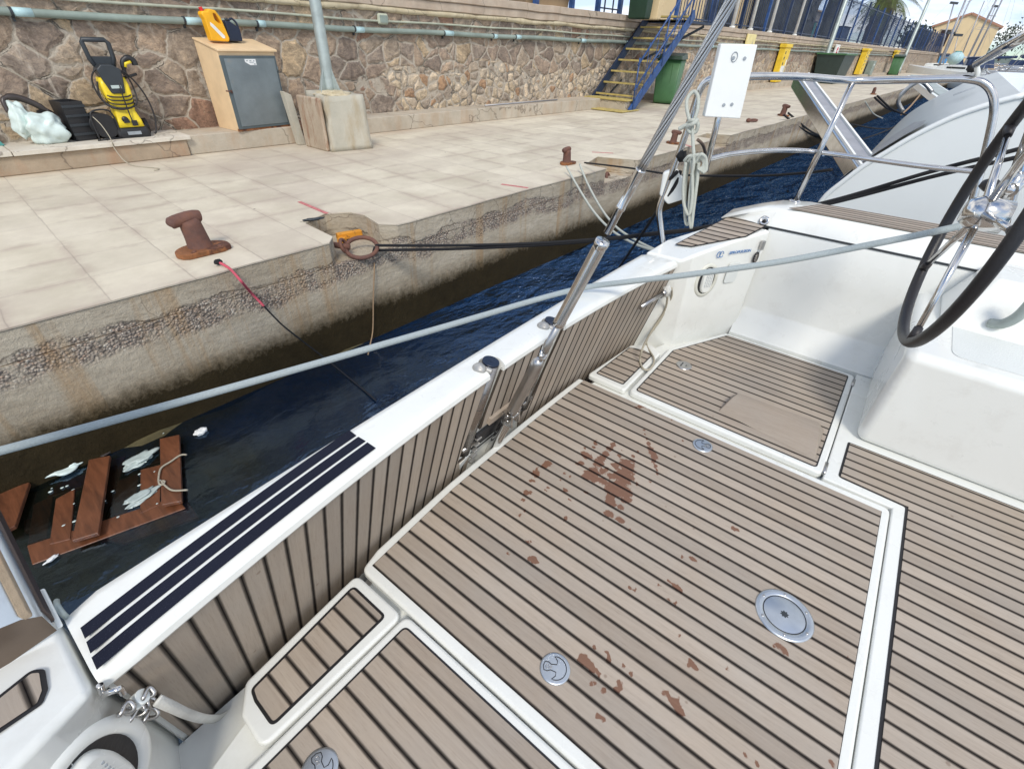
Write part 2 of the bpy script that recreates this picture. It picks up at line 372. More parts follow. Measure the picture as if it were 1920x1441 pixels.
def quayface():
    m = N('quay_concrete'); c = m.co(); s = m.sep(c); st = m.map(c, (1, 1, 3.2))
    n1 = m.noise(st, 1.6, 7, 0.6); n2 = m.ramp(m.noise(c, 22, 7, 0.75), [(0.35, 0.0), (0.65, 1.0)]); nz_ = m.noise(m.map(c, (1, 1, 0.4)), 1.4, 6, 0.6)
    col = m.mix(m.ramp(n1, [(0.3, 0.0), (0.7, 1.0)]), (0.37, 0.31, 0.225), (0.58, 0.51, 0.40)); col = m.mix(m.math('MULTIPLY', m.ramp(m.noise(m.map(c, (1, 1, 5)), 9, 8, 0.75), [(0.45, 0.0), (0.7, 1.0)]), 0.6), col, (0.24, 0.195, 0.145))
    z = s[2]
    zz = m.math('ADD', z, m.math('MULTIPLY_ADD', nz_, 0.30, -0.15))
    zf = m.math('ADD', zz, m.math('MULTIPLY_ADD', m.noise(c, 16, 5, 0.65), 0.05, -0.025))
    notch = m.ramp(s[1], [(0.0, 0.0), (1.0, 1.0)])
    front = m.math('LESS_THAN', s[1], 3.04)
    gm = m.math('MULTIPLY', front, m.math('MULTIPLY', m.ramp(zf, [(0.53, 0.0), (0.575, 1.0)]), m.ramp(zf, [(0.70, 1.0), (0.72, 0.0)])))
    vc = m.n('ShaderNodeTexVoronoi', i={'Vector': c, 'Scale': 74.0}); pr = m.sep(vc.outputs['Color'])[0]; pd = vc.outputs['Distance']
    peb = m.ramp(pr, [(0.0, (0.24, 0.20, 0.17)), (0.35, (0.36, 0.30, 0.25)), (0.55, (0.50, 0.42, 0.33)), (0.75, (0.40, 0.28, 0.21)), (1.0, (0.64, 0.58, 0.49))])
    peb = m.mix(m.ramp(pd, [(0.4, 0.0), (0.7, 1.0)]), peb, (0.19, 0.155, 0.125))
    gm = m.math('MULTIPLY', gm, m.math('MULTIPLY_ADD', m.ramp(m.noise(c, 5, 5, 0.7), [(0.40, 0.0), (0.52, 1.0)]), 0.75, 0.25))
    col = m.mix(gm, col, peb)
    # dark broken line where the render has fallen off
    ln = m.math('ABSOLUTE', m.math('SUBTRACT', zf, 0.715)); col = m.mix(m.math('MULTIPLY', m.ramp(ln, [(0.002, 0.8), (0.009, 0.0)]), m.ramp(m.noise(c, 2.7, 4, 0.6), [(0.42, 0.0), (0.55, 1.0)])), col, (0.08, 0.06, 0.045))
    # hairline cracks
    ck = m.ramp(m.vor(m.mix(0.25, c, m.noise(c, 3, 4, 0.6, out=1)), 2.2, 'DISTANCE_TO_EDGE'), [(0.004, 1.0), (0.010, 0.0)])
    col = m.mix(m.math('MULTIPLY', m.math('MULTIPLY', ck, 0.45), m.ramp(z, [(0.66, 0.0), (0.72, 1.0)])), col, (0.09, 0.07, 0.055))
    # rust runs
    rr = m.math('MULTIPLY', m.ramp(m.noise(m.map(c, (2.2, 1, 0.12)), 2.6, 5, 0.6), [(0.54, 0.0), (0.66, 1.0)]), 0.65)
    col = m.mix(rr, col, (0.40, 0.25, 0.12))
    # wet algae band
    al = m.ramp(m.math('ADD', m.math('ADD', z, m.math('MULTIPLY_ADD', nz_, 0.16, -0.08)), m.math('MULTIPLY_ADD', n2, 0.07, -0.035)), [(0.24, 1.0), (0.36, 0.0)])
    alc = m.mix(m.noise(c, 7, 6, 0.7), (0.012, 0.009, 0.005), (0.050, 0.036, 0.016))
    hal = m.math('SUBTRACT', m.ramp(m.math('ADD', z, m.math('MULTIPLY_ADD', nz_, 0.2, -0.1)), [(0.26, 1.0), (0.46, 0.0)]), 0.0)
    col = m.mix(m.math('MULTIPLY', hal, 0.72), col, (0.16, 0.11, 0.05)); col = m.mix(al, col, alc)
    m.P(Base_Color=col, Roughness=m.math('MULTIPLY_ADD', al, -0.15, 0.85), Specular_IOR_Level=m.math('MULTIPLY_ADD', al, -0.3, 0.4))
    h = m.math('ADD', m.math('MULTIPLY', n2, 0.5), m.math('MULTIPLY', m.math('MULTIPLY', m.math('SUBTRACT', 0.7, pd), gm), 1.6))
    m.bump(m.math('SUBTRACT', h, m.math('MULTIPLY', gm, 0.8)), 0.8, 0.012); return m.m
def stonewall():
    m = N('rubble_stone'); c = m.co(); s = m.sep(c)
    c2 = m.comb(s[0], m.math('MULTIPLY', s[1], 0.2), m.math('MULTIPLY', s[2], 1.15))
    dis = m.n('ShaderNodeMixRGB', i={0: 0.14, 1: c2, 2: m.noise(c2, 2.6, 4, 0.6, out=1)}).outputs[0]
    dis = m.n('ShaderNodeMixRGB', i={0: 0.02, 1: dis, 2: m.noise(c2, 14, 3, 0.6, out=1)}).outputs[0]
    d1 = m.vor(dis, 3.9, 'DISTANCE_TO_EDGE'); k1 = m.vor(dis, 3.9, 'F1', 'Color'); d2 = m.vor(dis, 7.2, 'DISTANCE_TO_EDGE'); k2 = m.vor(dis, 7.2, 'F1', 'Color')
    reg = m.ramp(m.math('ADD', m.math('MULTIPLY_ADD', m.noise(c2, 0.9, 3), 1.5, -0.75),
        m.math('MINIMUM', m.math('MULTIPLY', m.math('SUBTRACT', s[0], 4.6), 0.35), m.math('MULTIPLY', m.math('SUBTRACT', 1.75, s[2]), 1.6))), [(0.25, 0.0), (0.3, 1.0)])
    d = m.mix(reg, m.math('MULTIPLY', d1, 1.0), m.math('MULTIPLY', d2, 0.55)); k = m.mix(reg, k1, k2); r = m.sep(k)
    pal = m.ramp(r[0], [(0.0, (0.285, 0.240, 0.210)), (0.22, (0.215, 0.185, 0.168)), (0.40, (0.330, 0.275, 0.230)), (0.55, (0.245, 0.165, 0.132)), (0.61, (0.30, 0.265, 0.230)), (0.80, (0.385, 0.325, 0.245)), (0.92, (0.265, 0.235, 0.215))], 'CONSTANT')
    pal2 = m.ramp(r[0], [(0.0, (0.46, 0.42, 0.36)), (0.3, (0.30, 0.27, 0.24)), (0.5, (0.50, 0.45, 0.38)), (0.72, (0.34, 0.235, 0.16)), (0.76, (0.44, 0.39, 0.31)), (0.92, (0.28, 0.25, 0.22))], 'CONSTANT')
    base = m.mix(reg, pal, pal2)
    vein = m.noise(m.mix(0.5, c, k), 6.5, 9, 0.78, 1.6)
    grain = m.noise(m.map(c, (1, 1, 1.8)), 15, 8, 0.82, 0.8)
    base = m.mix(0.85, base, m.ramp(vein, [(0.34, (0.50, 0.46, 0.43)), (0.5, (1.0, 0.98, 0.96)), (0.66, (1.65, 1.55, 1.40))]), 'MULTIPLY')
    base = m.mix(0.8, base, m.ramp(grain, [(0.36, (0.55, 0.52, 0.50)), (0.5, (1.0, 1.0, 1.0)), (0.64, (1.5, 1.45, 1.38))]), 'MULTIPLY')
    base = m.mix(m.math('MULTIPLY', m.ramp(m.noise(c, 13, 6, 0.75), [(0.58, 0.0), (0.68, 1.0)]), 0.55), base, (0.52, 0.45, 0.35))
    base = m.mix(1.0, base, (1.09, 1.01, 0.91), 'MULTIPLY')
    mort = m.mix(m.noise(c, 7, 6, 0.7), (0.36, 0.31, 0.25), (0.54, 0.475, 0.385))
    wn_ = m.math('MULTIPLY_ADD', m.noise(c2, 3.5, 5, 0.65), 0.16, -0.058)
    mk = m.ramp(m.math('SUBTRACT', d, wn_), [(0.0, 1.0), (0.035, 0.0)])
    col = m.mix(mk, base, mort)
    ck = m.math('MULTIPLY', m.ramp(m.math('ABSOLUTE', m.math('SUBTRACT', d, wn_)), [(0.004, 1.0), (0.016, 0.0)]), m.ramp(m.noise(c, 4.3, 4, 0.6), [(0.52, 0.0), (0.60, 1.0)]))
    col = m.mix(m.math('MULTIPLY', ck, 0.7), col, (0.035, 0.028, 0.024))
    lime = m.math('MULTIPLY', m.ramp(m.noise(m.map(c, (3, 1, 0.5)), 2.2, 6, 0.7), [(0.62, 0.0), (0.70, 1.0)]), 0.6)
    col = m.mix(lime, col, (0.60, 0.53, 0.44))
    m.P(Base_Color=col, Roughness=0.86)
    h = m.math('ADD', m.math('MULTIPLY', m.ramp(d, [(0.0, 0.0), (0.14, 1.0)]), 0.8), m.math('ADD', m.math('MULTIPLY', vein, 0.6), m.math('MULTIPLY', grain, 0.3)))
    m.bump(m.math('SUBTRACT', h, m.math('MULTIPLY', ck, 0.8)), 0.9, 0.03); return m.m
def concrete(name, a, b, stain=(0.30, 0.22, 0.15), amt=0.5, crack=True, sc=1.0, rustc=None):
    m = N(name); c = m.co(); n = m.ramp(m.noise(c, 2.5 * sc, 9, 0.7), [(0.35, 0.0), (0.65, 1.0)]); k = m.noise(m.map(c, (1.6, 1.6, 0.5)), 3.4 * sc, 6, 0.65)
    col = m.mix(n, a, b); col = m.mix(m.math('MULTIPLY', m.ramp(k, [(0.48, 0.0), (0.68, 1.0)]), amt), col, stain)
    if rustc:
        col = m.mix(m.ramp(m.noise(m.map(c, (2.5, 2.5, 0.55)), 4.5, 7, 0.75), [(0.52, 0.0), (0.60, 1.0)]), col, m.mix(n, rustc, (0.18, 0.10, 0.07)))
    if crack:
        ck = m.ramp(m.vor(m.mix(0.3, c, m.noise(c, 2.5, 4, 0.6, out=1)), 1.3 * sc, 'DISTANCE_TO_EDGE'), [(0.003, 1.0), (0.009, 0.0)])
        col = m.mix(m.math('MULTIPLY', ck, 0.65), col, (0.11, 0.085, 0.065))
    f = m.noise(c, 55, 5, 0.7); m.P(Base_Color=m.mix(m.math('MULTIPLY', f, 0.25), col, a), Roughness=0.86); m.bump(m.math('ADD', f, n), 0.45, 0.008); return m.m
def rope(name, col, tw=90.0, var=0.25):
    m = N(name); c = m.co(); n = m.noise(c, 160, 3, 0.7)
    m.P(Base_Color=m.mix(n, tuple(x * (1 - var) for x in col), tuple(min(1, x * (1 + var)) for x in col)), Roughness=0.85)
    w = m.n('ShaderNodeTexWave', i={'Vector': m.map(c, (1, 1, 1)), 'Scale': tw, 'Distortion': 1.0}).outputs[1]
    m.bump(m.math('ADD', w, n), 0.4, 0.003); return m.m
def water():
    m = N('harbour_water'); t = m.t; t.nodes.remove(m.p)
    c = m.co(); s = m.sep(c)
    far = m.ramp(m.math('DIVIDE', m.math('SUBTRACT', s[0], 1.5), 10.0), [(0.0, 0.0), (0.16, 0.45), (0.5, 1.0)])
    n1 = m.noise(m.map(c, (1.0, 1.6, 1)), 3.2, 4, 0.55, 0.4); n2 = m.noise(m.map(c, (1.0, 1.7, 1)), 9.5, 4, 0.6, 0.5); n3 = m.noise(c, 0.9, 3, 0.5)
    n4 = m.noise(m.map(c, (0.8, 1.7, 1)), 1.7, 3, 0.5, 0.6)
    h = m.math('ADD', m.math('ADD', m.math('MULTIPLY', n3, 1.8), m.math('MULTIPLY', n4, m.math('MULTIPLY', far, 3.2))), m.math('ADD', m.math('MULTIPLY', n1, m.math('MULTIPLY_ADD', far, 0.45, 0.5)), m.math('MULTIPLY', n2, m.math('MULTIPLY_ADD', far, 0.8, 0.05))))
    b = m.n('ShaderNodeBump', i={'Height': h, 'Strength': m.math('MULTIPLY_ADD', far, 1.1, 0.20), 'Distance': m.math('MULTIPLY_ADD', far, 0.34, 0.09)})
    fr = m.n('ShaderNodeFresnel', i={'IOR': 1.34, 'Normal': b.outputs[0]})
    gl = m.n('ShaderNodeBsdfGlossy', i={'Color': (0.55, 0.75, 1.0, 1), 'Roughness': 0.02, 'Normal': b.outputs[0]})
    tr = m.n('ShaderNodeBsdfTransparent', i={'Color': (0.50, 0.50, 0.42, 1)})
    di = m.n('ShaderNodeBsdfDiffuse', i={'Color': m.mix(far, m.mix(m.ramp(m.math('ADD', m.math('MULTIPLY', s[0], 0.6), m.math('MULTIPLY_ADD', m.noise(c, 1.6, 5, 0.6), 2.2, -0.9)), [(0.15, 0.0), (0.75, 1.0)]), (0.008, 0.013, 0.010), (0.006, 0.034, 0.110)), (0.012, 0.085, 0.270)), 'Normal': b.outputs[0]})  # murky green to blue patches; the blue stands in for reflected sky
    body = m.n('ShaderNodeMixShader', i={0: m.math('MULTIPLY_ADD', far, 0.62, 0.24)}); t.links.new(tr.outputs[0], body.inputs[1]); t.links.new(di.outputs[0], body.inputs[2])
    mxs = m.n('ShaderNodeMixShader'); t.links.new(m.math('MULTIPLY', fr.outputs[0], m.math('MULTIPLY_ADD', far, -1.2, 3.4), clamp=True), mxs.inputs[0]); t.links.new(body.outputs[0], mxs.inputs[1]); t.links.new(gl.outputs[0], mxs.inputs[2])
    t.links.new(mxs.outputs[0], m.out.inputs[0]); return m.m
def leafy(name, a, b):
    m = N(name); c = m.co(); m.P(Base_Color=m.mix(m.noise(c, 5, 4), a, b), Roughness=0.6); return m.m
M = dict(
    gel=gelcoat(), skid=nonskid(), teak=teak('teak_deck', off=0.5096, wetness=True), teakp=teak('teak_panel', off=0.5096), teaks=teak('teak_step', pitch=0.045, base=0.95, off=0.01),
    tteak=teak('teak_tailgate', off=0.5001, base=0.98),
    wood=teak('teak_block', pitch=9.0, off=-3.0, base=0.95), chock=teak('chock_wood', pitch=9.0, off=-3.0, base=0.86), caulk=simple('black_caulk', (0.014, 0.013, 0.014), 0.5), black=simple('black_plastic', (0.018, 0.018, 0.02), 0.45, bsc=80, bst=0.1),
    rubber=simple('black_rubber', (0.02, 0.018, 0.02), 0.5), leather=simple('wheel_leather', (0.012, 0.011, 0.013), 0.42, bsc=220, bst=0.15),
    steel=chrome(), steeld=chrome('brushed_stainless', (0.50, 0.49, 0.48), 0.28), tubem=chrome('ladder_steel', (0.34, 0.31, 0.29), 0.25), steelp=chrome('polished_plate', (0.58, 0.62, 0.66), 0.36), clampm=simple('cast_alloy', (0.42, 0.41, 0.39), 0.45, 0.6, 0.2, 20), galv=simple('galvanised_steel', (0.40, 0.45, 0.43), 0.5, 0.5, 0.18, 5, rust=((0.50, 0.50, 0.45), 7, 0.66)),
    pad=N('grip_pad'), rust=rust(), rusto=simple('orange_rust', (0.24, 0.095, 0.035), 0.8, 0, 0.35, 14, bsc=40, bst=.4, rust=((0.09, 0.035, 0.022), 9, 0.5)), tiles=tiles(), quay=quayface(), wall=stonewall(),
    coping=concrete('coping_concrete', (0.40, 0.32, 0.245), (0.58, 0.485, 0.385), (0.45, 0.30, 0.2), 0.35), plaster=concrete('yellowed_plaster', (0.50, 0.42, 0.27), (0.62, 0.55, 0.40), (0.30, 0.24, 0.15), 0.6, sc=1.6),
    ledge=concrete('ledge_concrete', (0.40, 0.35, 0.275), (0.55, 0.49, 0.40), (0.42, 0.27, 0.16), 0.45), ledge2=concrete('rendered_ledge', (0.30, 0.235, 0.165), (0.46, 0.365, 0.265), (0.42, 0.22, 0.12), 0.5),
    slab=concrete('stone_slab', (0.55, 0.50, 0.42), (0.70, 0.65, 0.56), (0.45, 0.36, 0.27), 0.4), blockc=concrete('lamp_base_concrete', (0.38, 0.30, 0.22), (0.55, 0.47, 0.36), (0.30, 0.18, 0.11), 0.7, crack=False, rustc=(0.36, 0.20, 0.12)), blockc2=concrete('lamp_base_render', (0.42, 0.40, 0.33), (0.56, 0.52, 0.43), (0.38, 0.29, 0.17), 0.75, crack=False),
    pipe=simple('grey_green_pipe', (0.235, 0.285, 0.25), 0.55, 0.0, 0.2, 3.0, rust=((0.45, 0.56, 0.55), 3.2, 0.66)), pipe2=simple('thin_conduit', (0.40, 0.42, 0.33), 0.6, 0, 0.2, 4), cyan=simple('pale_blue_paint', (0.42, 0.60, 0.62), 0.5),
    cream=simple('cream_paint', (0.76, 0.56, 0.34), 0.5, 0, 0.08, 5, rust=((0.5, 0.33, 0.18), 9, 0.68)), door=simple('grey_metal_door', (0.20, 0.235, 0.25), 0.38, 0.3, 0.18, 2.5, rust=((0.28, 0.27, 0.24), 3, 0.6)), dframe=simple('dark_grey_frame', (0.085, 0.11, 0.12), 0.45),
    yellow=simple('yellow_plastic', (0.80, 0.60, 0.02), 0.35), canyel=simple('amber_plastic', (0.85, 0.42, 0.01), 0.4), red=simple('red_plastic', (0.6, 0.02, 0.02), 0.4), navy=simple('navy_plastic', (0.012, 0.02, 0.045), 0.4),
    dkgrey=simple('charcoal_plastic', (0.030, 0.036, 0.042), 0.45), white=simple('white_plastic', (0.78, 0.82, 0.80), 0.4), sticker=simple('white_sticker', (0.75, 0.76, 0.75), 0.5), grey=simple('grey_print', (0.30, 0.33, 0.36), 0.5),
    bagw=simple('white_bag_film', (0.62, 0.72, 0.69), 0.35, 0, 0.1, 8), bagc=simple('wet_clear_film', (0.45, 0.52, 0.50), 0.25, 0, 0.15, 9), bagd=simple('dark_film', (0.045, 0.035, 0.032), 0.35), teal=simple('teal_plastic', (0.08, 0.30, 0.28), 0.45),
    blue=simple('blue_paint', (0.020, 0.065, 0.20), 0.42, 0, 0.35, 7, rust=((0.10, 0.13, 0.17), 12, 0.64)), navyp=simple('dark_blue_paint', (0.012, 0.025, 0.06), 0.45, 0, 0.3, 7), tread=simple('yellowed_tread', (0.48, 0.38, 0.13), 0.6, 0, 0.25, 9), fencep=simple('fence_paint', (0.018, 0.035, 0.085), 0.45, 0, 0.3, 4),
    bing=simple('green_bin_plastic', (0.052, 0.145, 0.056), 0.5, 0, 0.12, 3), bind=simple('dark_green_lid', (0.018, 0.045, 0.025), 0.4), bluebin=simple('blue_bin_plastic', (0.03, 0.25, 0.55), 0.5), greybin=simple('dark_container', (0.03, 0.05, 0.045), 0.5),
    signy=simple('sign_yellow', (0.80, 0.55, 0.04), 0.5), signw=simple('sign_white', (0.80, 0.80, 0.76), 0.5), signr=simple('sign_red', (0.55, 0.03, 0.05), 0.5), signp=simple('sign_pale_yellow', (0.78, 0.66, 0.30), 0.5), signk=simple('sign_black', (0.05, 0.05, 0.04), 0.5), letter=simple('blue_lettering', (0.03, 0.16, 0.42), 0.5),
    ropeg=rope('grey_mooring_rope', (0.36, 0.41, 0.42), 120), ropew=rope('white_rope', (0.50, 0.52, 0.46), 150), ropek=rope('black_rope', (0.010, 0.010, 0.012), 130), ropeb=rope('brown_twine', (0.33, 0.22, 0.13), 200), ropebe=rope('beige_line', (0.44, 0.40, 0.31), 200), ropep=rope('pink_line', (0.62, 0.10, 0.14), 200), rustrope=rope('rust_stained_rope', (0.17, 0.12, 0.09), 120),
    orange=simple('orange_paint_iron', (0.62, 0.26, 0.02), 0.6, rust=((0.2, 0.08, 0.03), 18, 0.55)), water=water(), pallet=teak('wet_pallet_wood', pitch=7, off=-3, base=0.9), weed=concrete('algae_stone', (0.05, 0.042, 0.018), (0.14, 0.115, 0.05), (0.03, 0.028, 0.014), 0.6, crack=False, sc=2),
    house=simple('cream_render', (0.75, 0.58, 0.34), 0.8, 0, 0.06, 0.5), roof=simple('terracotta', (0.42, 0.22, 0.14), 0.8), dark=simple('dark_opening', (0.03, 0.015, 0.015), 0.7), asph=simple('terrace_asphalt', (0.20, 0.19, 0.18), 0.85, 0, 0.2, 1), hillm=simple('hill_scrub', (0.10, 0.13, 0.11), 0.9, 0, 0.35, 0.12), bank=simple('dry_bank', (0.30, 0.21, 0.12), 0.9, 0, 0.35, 0.4),
    trunk=simple('palm_trunk', (0.12, 0.10, 0.085), 0.9, 0, 0.4, 3, bsc=8, bst=0.6), trunkd=simple('dark_trunk', (0.060, 0.066, 0.066), 0.85, 0, 0.3, 3), palm=leafy('palm_leaf', (0.045, 0.075, 0.014), (0.13, 0.16, 0.035)), palmd=leafy('palm_leaf_dark', (0.018, 0.035, 0.02), (0.05, 0.07, 0.035)),
    hullw=simple('white_hull', (0.78, 0.80, 0.78), 0.25, 0, 0.03, 0.7, coat=0.3), hull_shaded=simple('shaded_white_hull', (0.40, 0.43, 0.43), 0.35, 0, 0.04, 0.7), stripe=simple('silver_stripe', (0.30, 0.31, 0.32), 0.35), mast=simple('anodised_mast', (0.38, 0.38, 0.40), 0.4, 0.5), glass=simple('dark_window', (0.02, 0.025, 0.03), 0.1),
    van=simple('white_van_paint', (0.78, 0.80, 0.80), 0.3), fender=simple('grey_fender', (0.55, 0.54, 0.48), 0.5), canvas=simple('blue_canvas', (0.02, 0.04, 0.10), 0.8), strap=simple('white_webbing', (0.60, 0.60, 0.57), 0.8, bsc=180, bst=0.3), bed=simple('harbour_bed', (0.014, 0.026, 0.040), 0.9), skin=simple('grille', (0.62, 0.62, 0.55), 0.5),
)
p = M['pad']; c = p.co(); p.P(Base_Color=p.mix(p.ramp(p.noise(c, 420, 2, 0.8), [(0.62, 0.0), (0.72, 1.0)]), p.mix(p.noise(c, 6, 4), (0.006, 0.007, 0.016), (0.013, 0.016, 0.032)), (0.06, 0.07, 0.10)), Roughness=0.8, Specular_IOR_Level=0.2); p.bump(p.noise(c, 420, 2), 0.4, 0.002); M['pad'] = p.m
pm = M['pallet']; nt_ = pm.node_tree
wm = N('wet_pallet'); c = wm.co(); g = wm.noise(wm.map(c, (9, 1.2, 1)), 3, 7, 0.7, 0.5)
wm.P(Base_Color=wm.ramp(g, [(0.25, (0.06, 0.024, 0.013)), (0.55, (0.165, 0.062, 0.030)), (0.8, (0.245, 0.10, 0.05))]), Roughness=0.3); wm.bump(g, 0.3, 0.004); M['pallet'] = wm.m

# ================================================================== SAILBOAT (boat frame: X athwart, Y aft, Z up)
CX = 1.15
boat = thing('sailboat', 'white sailboat with teak cockpit floor and open plank-lined stern gate in the foreground', 'sailboat', (0, 0, 0), YQ - YB)
def part(g, name, mat, parent=None, **k): return g.done(name, mat, parent or boat, **k)
def B2(px, py, z=DECK): q = onz(px, py, z); return (q.x, q.y)
ybot = lambda x: 0.97 - 0.055 * (x - CX) ** 2
yout = lambda x: 0.973 - 0.012 * (x - CX) ** 2
def TG(x, h, o=0.0): return Vector((x, ybot(x) - 0.258 * h + o, DECK + h))
mir = lambda P: [(2 * CX - p[0],) + tuple(p[1:]) for p in P][::-1]
TX0, TX1 = -0.132, 2.432

# hull shell and sole
g = G()
def hullf(u, v):
    x = CX + (u * 2 - 1) * 2.14; yy = [0.90, 0.2, -1.5, -3.4][min(3, int(v * 3 + .001))]
    return Vector((x, yy, 0))
hp = [(3.31, 0.62), (3.30, -3.4), (-1.0, -3.4), (-1.01, 0.62), (-0.40, 0.90), (2.70, 0.90)]
g = G(); a = [Vector((p[0] + (CX - p[0]) * .12, p[1] - .05, -.25)) for p in hp]; b = [Vector((p[0], p[1], 0.52)) for p in hp]
va = [g.b.verts.new(q) for q in a]; vb = [g.b.verts.new(q) for q in b]
g.b.faces.new(va); g.b.faces.new(vb)
for i in range(6): g.b.faces.new((va[i], va[(i + 1) % 6], vb[(i + 1) % 6], vb[i]))
part(g, 'hull', M['gel'])
sole = [(2.93, 0.50), (2.93, -3.3), (-0.63, -3.3), (-0.63, 0.50), (-0.20, 0.74), (0.0, 0.80), (0.45, 0.855), (1.15, 0.90), (1.85, 0.87), (2.3, 0.80), (2.5, 0.74)]
g = G(); g.prism(sole, 0.521, 0.562); part(g, 'cockpit_sole', M['gel'])

def lid(name, outer, teakp, parent=None, rad=0.03, trad=0.02, z0=0.563, z1=0.5985, border=0.006, border_mat=None):
    g = G(); g.prism(rounded(outer, rad), z0, z1); o = part(g, name, M['gel'], parent, bevel=0.011, bseg=4)
    tp = rounded(teakp, trad)
    g = G(); g.face([(x, y, z1 + 0.0012) for x, y in tp]); part(g, 'caulk_border', M['caulk'], o)
    g = G(); g.face([(x, y, z1 + 0.0024) for x, y in inset(tp, border)]); t = part(g, 'teak_inlay', M['teakp'], o); uvplanar(t)
    return o
def teak_grid(name, x0, x1, ylo, yhi, z, parent, stains=(), step=0.01):
    nx = int((x1 - x0) / step); g = G(); ny = int(1.35 / step)
    g.grid(lambda u, v: Vector((x0 + (x1 - x0) * u, ylo + (yhi(x0 + (x1 - x0) * u) - ylo) * v, z)), nx, ny, smooth=False)
    o = part(g, name, M['teak'], parent); uvplanar(o)
    at = o.data.attributes.new('wet', 'FLOAT', 'POINT'); vs = o.data.vertices
    ny1 = ny + 1; vals = [0.0] * len(vs)
    for (cx, cy, r) in stains:
        for i in range(max(0, int((cx - r * 2 - x0) / step)), min(nx + 1, int((cx + r * 2 - x0) / step) + 2)):
            for j in range(ny1):
                k = i * ny1 + j; c = vs[k].co; d = math.hypot(c.x - cx, c.y - cy) / r
                if d < 2: vals[k] = max(vals[k], 1.0 - 0.5 * d)
    at.data.foreach_set('value', vals); return o
SP = []
def st(ox, oy, sc, L):
    for x, y, r in L: SP.append((ox + x / sc, oy + y / sc, r / sc))
st(1080, 601, 3.6025, [(70, 1050, 26), (95, 1035, 32), (120, 1020, 34), (150, 960, 28), (175, 930, 24), (200, 900, 20), (228, 865, 18), (250, 840, 15), (262, 825, 9), (120, 1065, 30), (170, 1080, 22), (200, 1090, 14), (330, 960, 30), (375, 980, 18), (350, 1010, 36), (315, 1030, 34), (290, 1045, 34), (240, 1050, 24), (330, 1065, 40), (365, 1060, 24), (250, 1125, 40), (300, 1110, 40), (310, 1150, 45), (345, 1165, 30), (280, 1160, 36), (350, 1210, 22), (325, 1215, 18), (215, 1140, 22), (230, 1190, 30), (225, 1225, 26), (250, 1240, 18), (300, 1260, 20), (222, 1305, 26), (200, 1300, 16), (290, 1343, 20), (310, 1352, 18),
 (385, 915, 11), (385, 950, 14), (290, 910, 12), (310, 880, 6), (180, 1015, 18), (210, 1000, 12), (270, 980, 22), (240, 970, 10), (50, 895, 16), (75, 915, 24), (100, 920, 12), (130, 830, 13), (120, 855, 10), (138, 810, 7), (30, 963, 18), (8, 965, 12), (60, 860, 8), (460, 740, 5), (468, 770, 6), (478, 800, 9), (490, 830, 12), (502, 865, 17), (515, 895, 20), (530, 920, 20), (528, 950, 15), (535, 980, 12), (543, 1010, 9), (548, 1035, 5), (415, 1105, 12), (498, 1085, 6), (455, 570, 22), (480, 575, 18), (430, 582, 12), (405, 588, 8), (510, 580, 8), (620, 650, 6), (648, 670, 6), (765, 690, 12), (720, 812, 7), (415, 885, 8), (1065, 1403, 17), (1085, 1412, 12), (60, 1155, 8), (80, 1165, 6), (365, 1415, 7)])
st(680, 701, 3.6025, [(1250, 608, 24), (1230, 618, 20), (1205, 622, 9), (1165, 668, 22), (1172, 685, 16), (1180, 638, 7), (1135, 722, 11), (1160, 722, 11), (1100, 802, 18), (1130, 800, 14), (1083, 850, 14), (1250, 770, 9), (1235, 785, 5), (1368, 783, 15), (1365, 672, 11), (1405, 692, 9), (1340, 715, 5), (1060, 953, 12), (1372, 970, 12), (1362, 990, 9), (1150, 1253, 24), (1170, 1268, 18), (1120, 1240, 8), (1130, 1132, 9), (1105, 1130, 4), (962, 1046, 6), (1400, 850, 7), (1095, 922, 5), (985, 1213, 4)])
st(1040, 1041, 3.6025, [(190, 685, 26), (205, 715, 34), (235, 735, 30), (250, 765, 22), (170, 700, 20), (285, 785, 18), (300, 805, 14), (270, 850, 12), (320, 915, 14), (335, 905, 10), (248, 870, 8), (350, 652, 12), (368, 695, 10), (365, 715, 10), (268, 620, 7), (465, 745, 16), (440, 858, 20), (440, 890, 22), (425, 915, 14), (405, 900, 9), (515, 797, 5), (285, 1080, 8), (305, 1095, 14), (325, 1110, 12), (805, 990, 28), (820, 1020, 30), (840, 1050, 30), (862, 1072, 18), (772, 962, 9), (840, 975, 14), (775, 178, 7), (800, 195, 9), (825, 212, 20), (850, 225, 14), (848, 250, 9), (912, 708, 16), (930, 735, 22), (955, 760, 18), (908, 740, 8), (860, 12, 11), (928, 22, 18), (950, 35, 12), (1040, 45, 8), (735, 925, 6), (765, 928, 6), (1290, 1350, 16), (1365, 1405, 7), (705, 203, 6), (508, 217, 5), (545, 235, 5), (768, 293, 5), (812, 318, 5), (840, 540, 7), (1170, 765, 7)])
st(1440, 1041, 3.6025, [(80, 612, 22), (105, 640, 20), (120, 670, 13), (45, 612, 10), (425, 1400, 14), (445, 1420, 14), (550, 690, 10)])
def stains2d(z):
    out = []
    for x, y, r in SP:
        c = onz(x, y, z); c2 = onz(x + r, y, z); c3 = onz(x, y + r, z)
        out.append((c.x, c.y, max(0.006, 0.5 * ((c2 - c).length + (c3 - c).length) * 0.97)))
    return out
ST = stains2d(0.6)
